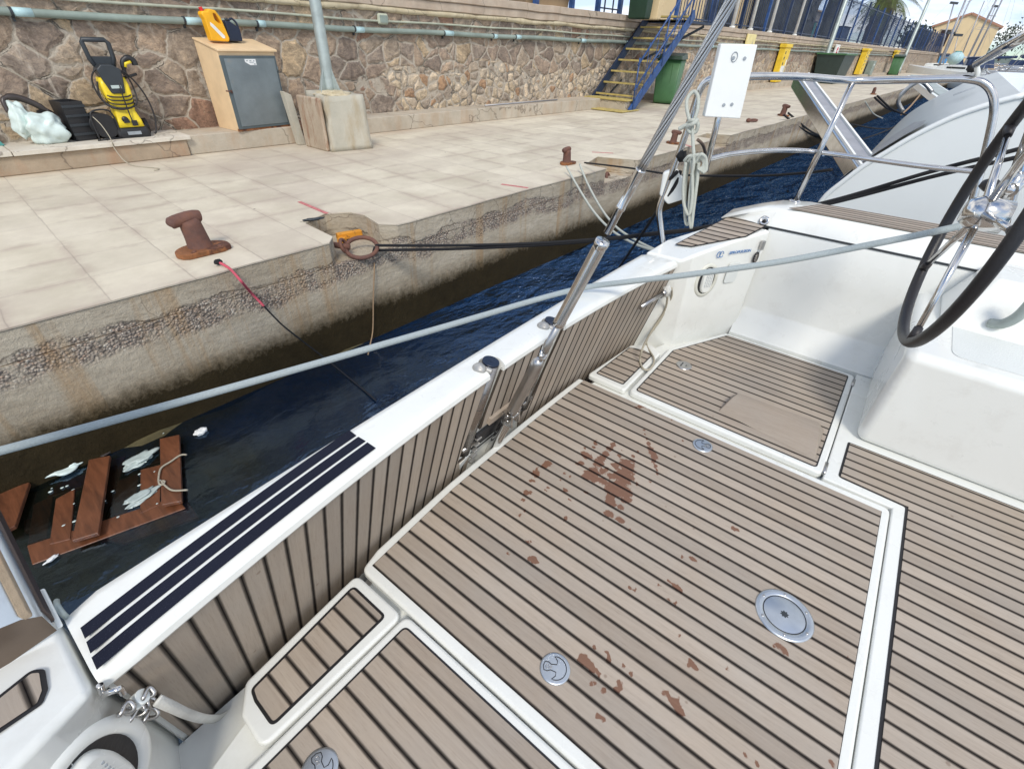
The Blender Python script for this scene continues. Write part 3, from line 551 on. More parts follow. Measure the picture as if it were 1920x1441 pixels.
# main hatch (its teak carries the water stains)
yl = lambda x: 0.929 - 0.055 * (x - CX) ** 2 - (0.012 if x < 0.6 else 0)
yt = lambda x: 0.880 + 0.025 * min(1, max(0, (x - .45) / .4)) - 0.035 * max(0, x - 1.2) ** 2
xs = [0.46 + (1.84 - 0.46) * i / 14 for i in range(15)]
outer = [(0.421, -0.455), (1.856, -0.455)] + [(x, yt(x) + 0.034) for x in reversed([0.50 + (1.82 - 0.50) * i / 14 for i in range(15)])] + [(0.421, yt(.45) + .016)]
g = G(); g.prism(rounded(outer, [.02, .03] + [0] * 15 + [.03]), 0.563, 0.5985); main = part(g, 'floor_hatch', M['gel'], bevel=0.011, bseg=4)
tk = [(0.4525, -0.427), (1.8155, -0.427)] + [(x, yt(x)) for x in reversed([0.4525 + (1.8155 - .4525) * i / 20 for i in range(21)])]
g = G(); g.face([(x, y, 0.5997) for x, y in tk]); part(g, 'caulk_border', M['caulk'], main)
teak_grid('teak_inlay', 0.4545, 1.8135, -0.425, lambda x: yt(x) - 0.002, 0.6012, main, ST)
# port-side hatch under the wheel, its mirror twin, small step panels, forward sole
h2 = [(1.886, -0.213), (1.886, 0.672), (2.415, 0.683), (2.829, 0.487), (2.823, -0.213)]
t2 = [(1.909, -0.185), (1.911, 0.648), (2.408, 0.655), (2.801, 0.468), (2.795, -0.185)]
hatch2 = lid('side_hatch', h2, t2)
lid('side_hatch', mir(h2), mir(t2))
sp = [(1.880, 0.690), (1.880, 0.908), (2.305, 0.870), (2.392, 0.775), (2.335, 0.695)]; spt = [(1.913, 0.717), (1.913, 0.878), (2.272, 0.862), (2.300, 0.790), (2.285, 0.722)]
lid('step_panel', sp, spt, rad=.02, trad=.012)
spl = [(0.404, 0.678), (0.404, 0.897), (0.02, 0.866), (-0.025, 0.80), (-0.03, 0.690)]; splt = [(0.372, 0.712), (0.372, 0.870), (0.02, 0.836), (0.012, 0.80), (0.010, 0.712)]
lid('step_panel', spl, splt, rad=.028, trad=.018, border=.008)
fo = [(0.0, -0.498), (1.902, -0.498), (1.913, -0.264), (2.186, -0.264), (2.186, -3.2), (0.0, -3.2)]
g = G(); g.face([(x, y, 0.563) for x, y in rounded(fo, [0, .01, .02, .01, 0, 0])]); fs = part(g, 'sole_caulk_border', M['caulk'])
g = G(); g.prism(inset(fo, 0.009), 0.5632, 0.5655); fsT = part(g, 'forward_teak', M['teakp'], fs); uvplanar(fsT)
for o_ in (fs,): o_.location.z = 0.0345
g = G(); bandp = [(0.0, -0.458), (1.868, -0.458), (1.868, -0.2165), (2.85, -0.2165), (2.85, -3.2), (0.0, -3.2)]
g.prism(bandp, 0.563, 0.5965); part(g, 'moulded_sole_step', M['gel'], bevel=0.006)
# hinge bars in the gap by the side hatch
for px, py in ((1605, 716), (1553, 875)):
    q = onz(px, py, .6); g = G(); g.cyl((q.x - .05, -.2148, .594), (q.x + .03, -.2148, .594), .0075); g.box((q.x - .01, -.2148, .591), (.07, .020, .006)); part(g, 'hinge', M['steeld'])
# wooden foot chock on the side hatch
g = G(); A = B2(1347, 770, .601); Bb = B2(1528, 862, .601); Cc = B2(1545, 806, .601); D_ = B2(1372, 742, .601)
L_ = [Vector((*A, .6012)), Vector((*Bb, .6012)), Vector((*Cc, .6012)), Vector((*D_, .6012))]
ctr = sum(L_, Vector()) / 4
top_ = [p.lerp(ctr, .10) + Vector((0, 0, .030)) for p in L_]
top_[0] = L_[0].lerp(L_[1], .10).lerp(L_[3], .46) + Vector((0, 0, .052)); top_[1] = L_[1].lerp(L_[0], .08).lerp(L_[2], .46) + Vector((0, 0, .052)); top_[2] = L_[2].lerp(L_[3], .08) + Vector((0, 0, .030)); top_[3] = L_[3].lerp(L_[2], .06) + Vector((0, 0, .030))
g.hull(L_ + top_); fc = part(g, 'foot_chock', M['chock'], bevel=0.005); uvplanar(fc)

# flush pull rings and inspection plate
def pull(x, y, rz):
    g = G(); g.lathe([(0.0, 0.0036), (0.0365, 0.0036), (0.0405, 0.0030), (0.0425, 0.0012), (0.0435, -0.002)], (0, 0, 0), seg=40); 
    o = g.done('flush_lift_handle', M['steelp'], boat, loc=(x, y, .6015), rot=(0, 0, rz))
    pts = []
    for k in range(13): a = R(-15 + k * 210 / 12 - 0); pts.append((math.cos(a) * .030, math.sin(a) * .030 + .002, .0042))
    arc = [(math.cos(R(a)) * .0305, math.sin(R(a)) * .0305 + .001, .0042) for a in range(-12, 193, 12)]
    out = arc + [(-.020, .004, .0042), (-.010, .004, .0042), (-.0075, -.012, .0042), (-.012, -.020, .0042), (-.011, -.030, .0042), (0, -.033, .0042), (.011, -.030, .0042), (.012, -.020, .0042), (.0075, -.012, .0042), (.010, .004, .0042), (.020, .004, .0042)]
    g = G(); g.tube(out, .0011, 5, closed=True); g.done('handle_groove', M['black'], o)
    g = G(); g.tube([(math.cos(a * math.pi / 6) * .005, math.sin(a * math.pi / 6) * .005 - .021, .0043) for a in range(12)], .0009, 5, closed=True); g.box((0, -.0115, .0040), (.007, .005, .0012)); g.done('lock_ring', M['steeld'], o)
    return o
pull(0.567, 0.236, R(205)); pull(1.729, 0.238, R(20)); 
o = pull(0.035, 0.547, R(160))
g = G(); g.lathe([(0, .003), (.027, .003), (.033, .0045), (.041, .003), (.043, 0)], seg=32); o = g.done('floor_latch', M['steeld'], boat, loc=(2.295, .545, .601))
g = G(); g.box((-.012, .012, .0042), (.014, .006, .002)); g.box((.010, .012, .0042), (.014, .006, .002)); g.box((0, -.012, .0042), (.010, .004, .002)); g.done('latch_slots', M['dkgrey'], o)
g = G(); g.lathe([(0, .0030), (.058, .0030), (.0595, .0020), (.0615, .0020), (.063, .0048), (.078, .0044), (.083, .0024), (.0845, -.002)], seg=64)
ip = g.done('inspection_plate', M['steelp'], boat, loc=(1.140, -0.230, .6014))
g = G(); g.prism([(math.cos(R(a * 22.5)) * (.013 if a % 2 else .0085), math.sin(R(a * 22.5)) * (.013 if a % 2 else .0085)) for a in range(16)], .0025, .0034); g.done('key_socket', M['dkgrey'], ip)
g = G(); g.tube([(math.cos(R(a * 6)) * .0600, math.sin(R(a * 6)) * .0600, .0030) for a in range(60)], .0010, 5, closed=True); g.done('plate_seam', M['black'], ip)
for k in range(6):
    a = R(k * 60 + 12); g = G(); g.lathe([(0, .0062), (.0035, .0060), (.0045, .0045)], (math.cos(a) * .0705, math.sin(a) * .0705, 0), seg=12)
    g.box((math.cos(a) * .0705, math.sin(a) * .0705, .0062), (.005, .001, .0006)); g.done('screw', M['steeld'], ip)

# ---------------------------------------------------------------- stern gate
NX = 44
def prof(x):
    yi = TG(x, .472).y; yo = yout(x); zt = DECK + .5
    return [Vector((x, TG(x, -.45).y + .012, DECK - .45)), Vector((x, TG(x, .462).y + .012, DECK + .462)), Vector((x, yi - .004, DECK + .462)), Vector((x, yi - .010, DECK + .472)), Vector((x, yi - .007, DECK + .486)), Vector((x, yi + .006, DECK + .496)), Vector((x, yi + .025, zt)),
            Vector((x, yo - .035, zt)), Vector((x, yo - .012, zt - .004)), Vector((x, yo, zt - .016)), Vector((x, yo + .002, zt - .06)), Vector((x, yo + .03, DECK - .45))]
g = G(); X0, X1 = TX0 - .012, TX1 + .012
rings = []
for i in range(NX + 1):
    x = X0 + (X1 - X0) * i / NX; P = prof(x)
    if i in (0, NX):   # rounded ends
        P = [p.lerp(Vector((x, (P[6].y + P[7].y) / 2, p.z)), .10) - Vector((0, 0, .010 if k > 1 and k < 11 else 0)) for k, p in enumerate(P)]
    rings.append([g.b.verts.new(p) for p in P])
for A, Bq in zip(rings, rings[1:]):
    for k in range(12):
        f = g.b.faces.new((A[k], A[(k + 1) % 12], Bq[(k + 1) % 12], Bq[k])); f.smooth = True
g.b.faces.new(rings[0]); g.b.faces.new(rings[-1][::-1])
gate = part(g, 'stern_gate', M['gel'])
g = G()
fr_ = lambda u, v, o: TG(TX0 + (TX1 - TX0) * u, .470 - .85 * v, o)
g.grid(lambda u, v: fr_(u, v, 0.0), NX, 12, smooth=False); g.grid(lambda u, v: fr_(u, v, .010), NX, 12, smooth=False)
# close the rim
E_ = []
for k in range(NX): E_ += [((k / NX, 0), ((k + 1) / NX, 0)), ((k / NX, 1), ((k + 1) / NX, 1))]
for k in range(12): E_ += [((0, k / 12), (0, (k + 1) / 12)), ((1, k / 12), (1, (k + 1) / 12))]
for a_, b_ in E_: g.face([fr_(*a_, 0), fr_(*b_, 0), fr_(*b_, .010), fr_(*a_, .010)])
bmesh.ops.remove_doubles(g.b, verts=g.b.verts, dist=1e-5)
tplank = part(g, 'teak_planks', M['tteak'], gate)
l_ = tplank.data.uv_layers.new(name='UVMap')
for lo in tplank.data.loops:
    c_ = tplank.data.vertices[lo.vertex_index].co; l_.data[lo.index].uv = (c_.x - (c_.z - 1.05) * .02, c_.z * 1.03)
# slots for the swim ladder cut into the gate
LT, LB = Vector((1.045, 0.876, 1.100)), Vector((0.985, 0.975, .66))
RT_, RB_ = Vector((1.430, 0.880, 1.100)), Vector((1.375, 0.975, .66))
def slotbox(a, b, w, d0, d1):
    ax = (a - b).normalized(); xx = Vector((1, 0, 0)); xx = (xx - ax * xx.dot(ax)).normalized(); yy = ax.cross(xx)
    if yy.y < 0: yy = -yy
    m = Matrix(((xx.x, yy.x, ax.x), (xx.y, yy.y, ax.y), (xx.z, yy.z, ax.z)))
    c_ = (a + b) / 2 + yy * ((d0 + d1) / 2); L = (a - b).length + .06
    g = G(); g.box(c_, (w, d1 - d0, L), m); return g.done('cutter', None, boat)
cs = [slotbox(LT + Vector((0, 0, .02)), LB, .082, -.16, .012), slotbox(RT_ + Vector((0, 0, .02)), RB_, .082, -.16, .012)]
for a_, b_ in ((LT, LB), (RT_, RB_)):
    g = G(); g.cyl(a_ + (a_ - b_) * .1, b_, .041, seg=24); cs.append(g.done('cutter', None, boat))
q0, q1 = TG(1.20, .17), TG(1.20, -.10); g = G(); ax = (q0 - q1).normalized()
g.box((q0 + q1) / 2 + Vector((0, .015, 0)), (.36, .13, (q0 - q1).length), Matrix.Rotation(R(14.5), 3, 'X')); cs.append(g.done('cutter', None, boat))
cut(gate, cs); cut(tplank, cs); kill(cs)
for p_ in gate.data.polygons: p_.use_smooth = True
m_ = gate.modifiers.new('w', 'EDGE_SPLIT'); m_.split_angle = R(40)
# anti-slip strips
for (a0, a1, b0, b1) in [((545, 490), (575, 560), (655.5, 807), (668, 816.5)), ((585, 585), (612, 660), (672, 819), (685.4, 827)), ((620, 690), (655, 770), (689, 829.5), (704.4, 840))]:
    z_ = DECK + .5008
    A0 = onz(a0[0] / 3.6025, 1041 + a0[1] / 3.6025, z_); A1 = onz(a1[0] / 3.6025, 1041 + a1[1] / 3.6025, z_); B0 = onz(*b0, z_); B1 = onz(*b1, z_)
    g = G(); top = []; bot = []
    for k in range(13):
        t = k / 12; bow = Vector((0, .009 * 4 * t * (1 - t), 0)); top.append(A0.lerp(B0, t) + bow); bot.append(A1.lerp(B1, t) + bow)
    ring = top + bot[::-1]; g.prism([(v.x, v.y) for v in ring], z_, z_ + .0016); part(g, 'grip_strip', M['pad'], gate)
# swim ladder folded into the gate
lad = G()
def tubewithcap(T, Bt, name):
    ax = (T - Bt).normalized(); g = G()
    g.cyl(Bt, T, .0315, seg=28); o = part(g, name, M['tubem'], gate)  # darker steel tone carries the reflection of the teak around the tube
    g = G(); g.cyl(T + ax * .0005, T + ax * .008, .0312, .0300, seg=24); g.tube([T + ax * .008, T + ax * .0095], [.004, .004], 8); part(g, 'end_plug', M['navy'], o)
    for s_ in (.12, .2): 
        g = G(); c_ = T - ax * s_; g.tube([c_ - ax * .0008, c_ + ax * .0008], .0319, 24); part(g, 'tube_joint', M['dkgrey'], o)
    # hinge bracket low and swivel knob high
    g = G(); c_ = Bt + ax * .04 + Vector((0, -.02, 0))
    g.tube([c_ + Vector((-.036, 0, 0)), c_ + Vector((.036, 0, 0))], .011, 14); part(g, 'hinge_pin', M['steeld'], o)
    g = G(); c_ = T + Vector((-.046, .002, -.002)); g.blob(c_ + Vector((-.006, .004, 0)), (.022, .027, .021), 3, .12, 2); g.tube([c_ + Vector((.008, -.016, 0)), c_ + Vector((.014, -.036, -.004))], [.011, .010], 12); part(g, 'swivel_clamp', M['clampm'], o, bevel=.004)
    return o
tubewithcap(LT, LB, 'ladder_tube'); tubewithcap(RT_, RB_, 'ladder_tube')
g = G()
for k in range(5):
    h = .125 - k * .038; a_ = TG(1.03, h, .020 + .006 * k); b_ = TG(1.37, h, .020 + .006 * k); g.bar(a_, b_, .05, .024)
part(g, 'ladder_steps', M['black'], gate, bevel=.004)
g = G()
for k in range(5):
    h = .115 - k * .038; a_ = TG(1.03, h, -.004); g = G(); g.box(a_ + Vector((.012, 0, 0)), (.028, .018, .007)); part(g, 'step_clip', M['clampm'], gate, bevel=.002)

g = G(); g.hull([TG(x, h, o_) for x in (1.015, 1.385) for h in (.172, -.22) for o_ in (.038, .055)]); part(g, 'ladder_well_dark_sheet', M['black'], gate)  # black sheet added so the ladder opening looks dark inside
# framed plank panel edge above the opening
g = G(); a_ = TG(1.085, .185, -.004); b_ = TG(1.345, .185, -.004); g.bar(a_, b_, .018, .036, upv=(0, -.25, 1)); sb = part(g, 'panel_batten', M['wood'], gate); uvplanar(sb, 1, 0)
g = G(); g.hull([TG(.968, -.03, -.003), TG(1.02, .03, -.003), TG(.955, .02, -.003), TG(.968, -.03, .02), TG(1.02, .03, .02), TG(.955, .02, .02)]); part(g, 'white_wedge', M['gel'], gate)

# ---------------------------------------------------------------- quarters, coamings, seats (both sides)
def quarter(s):
    mx_ = (lambda x: x) if s > 0 else (lambda x: 2 * CX - x)
    v = lambda x, y, z: Vector((mx_(x), y, z))
    top = [v(2.452, .742, 1.096), v(2.52, .705, 1.118), v(2.75, .585, 1.165), v(2.955, .455, 1.205), v(2.99, .72, 1.205), v(2.86, .80, 1.160), v(2.66, .925, 1.112), v(2.452, .948, 1.094)]
    low = [v(2.452, .90, .50), v(2.52, .69, .50), v(2.73, .575, .50), v(2.90, .46, .50), v(3.15, .65, .40), v(3.0, .76, .40), v(2.66, .97, .40), v(2.452, 1.0, .40)]
    low[0] = v(2.452, .93, .50)
    g = G(); T = [g.b.verts.new(p) for p in top]; L = [g.b.verts.new(p) for p in low]; n = 8
    g.b.faces.new(T); g.b.faces.new(L[::-1])
    for i in range(n): g.b.faces.new((T[i], T[(i + 1) % n], L[(i + 1) % n], L[i]))
    o = part(g, 'stern_quarter', M['gel'], bevel=.016, bseg=4, ang=25)
    # side wall with fairing and coaming, running forward
    sec = lambda y, k: [v(2.853, y, .565), v(2.856, y, .600), v(2.868, y, .610), v(2.945, y, .722), v(2.955, y, .745), v(2.978, y, 1.19), v(2.985, y, 1.206)]
    g = G()
    def wall(u, w):
        y = .475 - u * 3.8; S_ = sec(y, 0); i = min(5, int(w * 6)); return S_[i].lerp(S_[i + 1], w * 6 - i)
    g.grid(wall, 30, 12); cs_ = part(g, 'cockpit_side', M['gel']); m_ = cs_.modifiers.new('w', 'EDGE_SPLIT'); m_.split_angle = R(22)
    # raised coaming with teak top
    g = G()
    CS = lambda y, e: [v(2.988, y, 1.2145), v(3.035, y, 1.288 - e), v(3.05, y, 1.300 - e), v(3.325, y, 1.305 - e), v(3.345, y, 1.290 - e), v(3.36, y, .52)]
    ys = [.735, .60, .50, .36, .0, -.6, -1.5, -3.3]; es = [.085, .04, .012, .0, 0, 0, 0, 0]; xo = [-.26, -.12, -.055, -.012, 0, 0, 0, 0]
    rg = []
    for y, e, xx in zip(ys, es, xo):
        P = CS(y, e); sgn = 1 if s > 0 else -1
        P = [Vector((p.x + (sgn * xx * (0 if k < 1 else (k / 5))), p.y, p.z)) for k, p in enumerate(P)]; rg.append([g.b.verts.new(p) for p in P])
    for A, Bq in zip(rg, rg[1:]):
        for k in range(5): f = g.b.faces.new((A[k], A[k + 1], Bq[k + 1], Bq[k])); f.smooth = True
    g.b.faces.new(rg[0])
    part(g, 'coaming', M['gel'])
    g = G(); P = [(3.062, .425), (3.30, .30), (3.315, -.2), (3.315, -3.2), (3.062, -3.2)]
    P = [(mx_(x), y) for x, y in P]; g.prism(P, 1.3055, 1.3085); t = part(g, 'coaming_teak', M['teaks']); uvplanar(t)
    g = G(); g.bar(v(2.986, .735, 1.2105), v(2.986, -3.3, 1.2105), .016, .008); part(g, 'hull_seam', M['dkgrey'])
    return o
qr = quarter(1); ql = quarter(-1)
# teak triangles on the quarters
def q3(px, py):
    z = 1.12
    for _ in range(6):
        p = onz(px, py, z); z = 1.096 + max(0, (p.x - 2.45)) * .218 + .004
    return onz(px, py, z)
T3 = [q3(*p) for p in ((1264, 459), (1368, 416), (1432, 436), (1398, 449), (1297, 463.5))]
LP_ = [onz(*q, 1.106) for q in ((0, 1318), (62, 1258), (86, 1254), (93, 1292), (84, 1322), (-60, 1440), (-160, 1400))]
for sgn in (1, -1):
    P = LP_ if sgn < 0 else [Vector((p.x if sgn > 0 else 2 * CX - p.x, p.y, p.z)) for p in T3]
    P2 = rounded([(p.x, p.y) for p in P], .012 if sgn < 0 else .008, 4); zf = lambda x: 1.096 + max(0, (x if sgn > 0 else 2 * CX - x) - 2.45) * .218
    g = G(); g.face([(x, y, zf(x) + .0045) for x, y in P2]); cb_ = part(g, 'teak_pad_border', M['caulk'])
    g = G(); g.face([(x, y, zf(x) + .0060) for x, y in inset(P2, .007)]); t = part(g, 'teak_pad', M['teaks'], cb_); uvplanar(t)
# raised seat block under the wheel
for sgn in (1, -1):
    xx = lambda x: x if sgn > 0 else 2 * CX - x
    g = G(); c_ = (xx(2.62), -1.735, .83); g.box(c_, (.80, 2.91, .47)); sm_ = part(g, 'seat_moulding', M['gel'], bevel=.042, bseg=6)
    g = G(); P = [(xx(2.30), -.42), (xx(2.95), -.42), (xx(2.95), -3.0), (xx(2.30), -3.0)]; g.prism(rounded(P, .05), 1.0655, 1.0672); part(g, 'nonskid_patch', M['skid'], sm_)
# recessed shower box + blank plate on the starboard quarter face; twin on the other side
QP = Vector((2.735, .580, 1.0)); QD = Vector((.860, -.510, 0)).normalized(); QN = Vector((-.510, -.860, 0)).normalized()
def facept(px, py, off=.0): return onp(px, py, QP + QN * off, QN)
def fl(c, u, w, off): return c + QD * u + Vector((0, 0, w)) + QN * off
def showerbox(c, flip, K=1.0):
    F = (lambda p: p) if not flip else (lambda p: Vector((2 * CX - p.x, p.y, p.z)))
    def ring(ru, rw, off, n=40, sq=2.0): return [F(fl(c, abs(math.cos(2 * math.pi * k / n)) ** (2 / sq) * K * math.copysign(ru, math.cos(2 * math.pi * k / n)), abs(math.sin(2 * math.pi * k / n)) ** (2 / sq) * K * math.copysign(rw, math.sin(2 * math.pi * k / n)), off)) for k in range(n)]
    g = G(); rs = [ring(.078, .100, .001), ring(.074, .096, .009), ring(.060, .082, .011), ring(.056, .078, .006), ring(.055, .077, .002)]
    V = [[g.b.verts.new(p) for p in r] for r in rs]
    for A, Bq in zip(V, V[1:]):
        for k in range(40): f = g.b.faces.new((A[k], A[(k + 1) % 40], Bq[(k + 1) % 40], Bq[k])); f.smooth = True
    o = part(g, 'shower_box_rim', M['skin'] if not flip else M['gel'])
    g = G(); g.face(ring(.0555, .0775, .0035)); part(g, 'shower_box_well', M['black'], o)
    g = G(); a = ring(.034, .070, .004, sq=2.8); b = ring(.034, .070, .018, sq=2.8); b2 = ring(.029, .063, .023, sq=2.8)
    V = [[g.b.verts.new(p) for p in r] for r in (a, b, b2)]
    for A, Bq in zip(V, V[1:]):
        for k in range(40): f = g.b.faces.new((A[k], A[(k + 1) % 40], Bq[(k + 1) % 40], Bq[k])); f.smooth = True
    g.b.faces.new(V[-1]); o2 = part(g, 'shower_head', M['gel'], o)
    g = G()
    for i in range(4):
        for j in range(9): g.box(F(fl(c, (-.018 + i * .012) * K, (-.030 + j * .009) * K, .0235)), (.004, .004, .0035))
    part(g, 'spray_holes', M['grey'], o2)
    return o
sc_ = facept(1323, 525); showerbox(sc_, False)
c = facept(1371, 512)
g = G(); P = rounded([(-.042, -.055), (.040, -.055), (.046, .06), (-.036, .065)], .018); M4 = frame(c + QN * .001, QD, (0, 0, 1)); 
if (M4.to_3x3() @ Vector((0, 0, 1))).dot(QN) < 0: M4 = frame(c + QN * .001, QD, (0, 0, 1)) @ Matrix.Scale(-1, 4, (0, 0, 1))
g.prism(P, 0, .006, M4); part(g, 'blank_cover_plate', M['skid'], bevel=.002)
# blue lettering and its emblem above the shower box
c = facept(1388, 472, .0015); Mt = frame(c + QN * .0008, QD, (0, 0, 1))
if (Mt.to_3x3() @ Vector((0, 0, 1))).dot(QN) < 0: Mt = Matrix.Translation(c) @ Matrix(((QD.x, 0, QN.x, 0), (QD.y, 0, QN.y, 0), (QD.z, 1, QN.z, 0), (0, 0, 0, 1)))
lt = text('lettering', 'EPROPULSION', .021, Mt, M['letter'], depth=.0006, bold=.0004, sx=1.12); lt.parent = boat
c = facept(1350.5, 477, .0015); g = G()
for k_, (ux, r_) in enumerate(((-.010, .012), (.010, .012))):
    pts = [fl(c, ux + math.cos(R(a)) * r_ * 1.0, math.sin(R(a)) * r_ * 1.35, .001) for a in range(0, 331, 15)]; g.tube(pts, .0020, 5)
part(g, 'emblem', M['letter'])
# deck fitting near the corner: instrument clip with black rim
c = facept(1424, 465, 0); g = G()
g.bar(fl(c, 0, .045, .012), fl(c, 0, -.005, .012), .022, .018, upv=QN); g.tube([fl(c, -.012, .03, .012), fl(c, .012, .03, .012)], .007, 10); hc = part(g, 'latch_bracket', M['steeld'], bevel=.003)
c = facept(1417, 483, .012); g = G(); g.tube([fl(c, math.cos(R(a)) * .014, math.sin(R(a)) * .030, 0) for a in range(0, 360, 15)], .0045, 8, closed=True); o = part(g, 'latch_ring', M['rubber'], hc)
g = G(); 
for k in range(4): g.box(fl(c, 0, -.018 + k * .012, 0), (.017, .017, .006))
part(g, 'latch_fins', M['steel'], o)
# round drain fitting on the coaming end
c = onp(1433, 414, Vector((3.01, .45, 1.25)), Vector((-.85, -.1, .5))); g = G(); nn = Vector((-.85, -.1, .5)).normalized()
g.lathe([(.026, .0), (.026, .007), (.018, .010), (.014, .006), (.0, .004)], c - nn * -.0, nn, 24); o = part(g, 'round_deck_fitting', M['steel'])
g = G(); g.blob(c + nn * .008, (.007, .007, .007), 2); part(g, 'fitting_hole', M['black'], o)
# lower-left shower box twin: on the near quarter face
cl = onp(182, 1478, Vector((-.152, .742, 1.0)), Vector((.510, -.860, 0)))
cl = Vector((2 * CX - cl.x, cl.y, cl.z))
showerbox(QP + QD * (cl - QP).dot(QD) + Vector((0, 0, cl.z - QP.z)), True, 1.35)

# ---------------------------------------------------------------- gate lashings at both ends
def hookset(pts, r, name, mat, seg=8, **k):
    g = G(); g.tube(spline(pts, 6), r, seg); return part(g, name, mat, **k)
tp = lambda px, py, o=-.02: (lambda d: None)
def ontg(px, py, off=-.01):
    d = ray(px, py); lo, hi = .3, 3.5
    for _ in range(50):
        m = (lo + hi) / 2; y = m * d.y; h = CAMZ + m * d.z - DECK
        if y < ybot(m * d.x) - .258 * h + off: lo = m
        else: hi = m
    return EYE + d * lo
# right end: chrome handle, shackle and hanging beige line
a_ = ontg(1200, 576, -.035); b_ = ontg(1241, 551, -.035); g = G(); g.tube([a_, b_], .0125, 12); g.tube([b_, b_.lerp(a_, -.25)], .016, 10); part(g, 'gate_handle', M['steeld'])
g = G(); g.blob(ontg(1250, 545, -.035), (.026, .02, .034), 3, .35, 3); part(g, 'lashing_knot', M['strap'])
g = G(); g.blob(ontg(1240, 553, -.025), (.016, .012, .018), 2); part(g, 'dark_shackle', M['black'])
P = [ontg(1252, 545, -.045), ontg(1247, 580, -.05), ontg(1222, 620, -.06), onz(1206, 650, .70), onz(1200, 675, .615), onz(1207, 692, .608), onz(1220, 690, .608), onz(1226, 672, .61), ontg(1212, 640, -.07), ontg(1238, 600, -.055), ontg(1258, 560, -.045), ontg(1259, 540, -.04)]
hookset(P, .0055, 'hanging_line', M['ropebe'])
# left end: chrome hook, block with pale sheave, shackles, white webbing
zc = lambda px, py, d: (lambda q: q)(ontg(px, py, d))
P = [zc(187, 1283, -.002), zc(193, 1302, -.012), zc(202, 1298, -.02), zc(219, 1292, -.03), zc(226, 1291, -.032), zc(231, 1299, -.035)]
hookset(P, .0055, 'gate_hook', M['steel'])
def link(cpx, cpy, ru, rw, off, r=.004, tilt=0):
    c_ = zc(cpx, cpy, off); g = G(); pts = []
    for a in range(0, 360, 20): pts.append(c_ + Vector((math.cos(R(a + tilt)) * ru, .006 * math.sin(R(a * 2)), math.sin(R(a + tilt)) * rw)))
    g.tube(pts, r, 8, closed=True); return part(g, 'shackle', M['steeld'])
c_ = zc(262, 1309, -.035); g = G(); ax = Vector((.55, -.3, .5)).normalized(); g.tube([c_ - ax * .012, c_ + ax * .010], [.014, .014], 18); part(g, 'block_sheave', M['white'], bevel=.002)
c_ = zc(246, 1322, -.03); g = G(); g.tube([c_ - ax * .010, c_ + ax * .008], [.013, .013], 18); part(g, 'block_cheek', M['clampm'], bevel=.002)
link(276, 1301, .010, .008, -.04, .004); link(236, 1329, .011, .009, -.04, .004); link(281, 1341, .013, .010, -.045, .004); link(286, 1318, .006, .016, -.04, .0035, 25); link(256, 1338, .015, .006, -.04, .0035)
g = G(); P = [(294, 1310), (320, 1322), (350, 1336), (380, 1345), (405, 1345), (420, 1337)]
cen = [zc(x, y, -.045 - .012 * math.sin(i)) for i, (x, y) in enumerate(P)]; cen = spline(cen, 5); wd = Vector((.80, -.12, .58))
tops = [p + wd * .012 for p in cen]; bots = [p - wd * .012 for p in cen]
for i in range(len(cen) - 1):
    f = g.face([tops[i], tops[i + 1], bots[i + 1], bots[i]], True)
bmesh.ops.remove_doubles(g.b, verts=g.b.verts, dist=1e-6)
o = part(g, 'webbing_strap', M['strap']); m_ = o.modifiers.new('s', 'SOLIDIFY'); m_.thickness = .004

# ---------------------------------------------------------------- backstay (straight line in the plane x = 1.15)
BX = 1.15
bs = lambda px, py: (lambda p: Vector((BX + .008, p.y, p.z)))(onx(px, py, BX))
p_top = bs(1372, -6); p_sw = bs(1204, 322); p_t1 = bs(1130, 458); p_t2 = bs(1042, 607); p_tog = bs(1014, 660); p_br = bs(955, 775); p_deck = bs(923, 838)
dirn = (p_top - p_deck).normalized(); base0 = p_deck
def onl(p): return base0 + dirn * (p - base0).dot(dirn)
p_sw, p_t1, p_t2, p_tog, p_br = map(onl, (p_sw, p_t1, p_t2, p_tog, p_br))
ptop = p_deck + dirn * 3.4
n_ = dirn.orthogonal().normalized(); b_ = dirn.cross(n_)
L_ = (ptop - p_sw).length
g = G(); g.tube([p_sw, ptop], .0075, 8)
for k in range(9):
    pts = []
    N_ = 110
    for i in range(N_ + 1):
        s_ = L_ * i / N_; a = s_ * 2 * math.pi / .42 + k * 2 * math.pi / 9
        pts.append(p_sw + dirn * s_ + (n_ * math.cos(a) + b_ * math.sin(a)) * .0083)
    g.tube(pts, .0029, 6)
wire = part(g, 'backstay_wire', M['steeld'])
def seg_(a, b, rs, name, mat, parent, seg=24):
    g = G(); L = (b - a).length; d = (b - a).normalized(); g.lathe([(0, 0)] + [(r, t * L) for t, r in rs] + [(0, L)], a, d, seg); return part(g, name, mat, parent)
bsw = seg_(p_sw, p_t1 + dirn * .03, [(0, .0125), (.02, .0128), (.03, .0118), (.55, .0118), (.56, .0128), (.6, .0128), (.61, .0105), (1, .0105)], 'swage_terminal', M['steel'], wire)
body = seg_(p_t1 + dirn * .005, p_t2 - dirn * .005, [(0, .020), (.03, .0205), (.05, .020), (.055, .0185), (.08, .0185), (.085, .0190), (.93, .0190), (.94, .0205), (.99, .0200), (1, .017)], 'backstay_adjuster', M['steel'], wire, 32)
seg_(p_t2, p_tog, [(0, .0115), (.6, .0115), (.62, .014), (.8, .014), (1, .010)], 'adjuster_rod', M['steeld'], wire)
g = G(); c_ = p_tog
for s_ in (-1, 1): g.tube([c_ + n_ * 0 + Vector((s_ * .013, 0, .012)), c_ + Vector((s_ * .013, 0, -.03)) ], .005, 8)
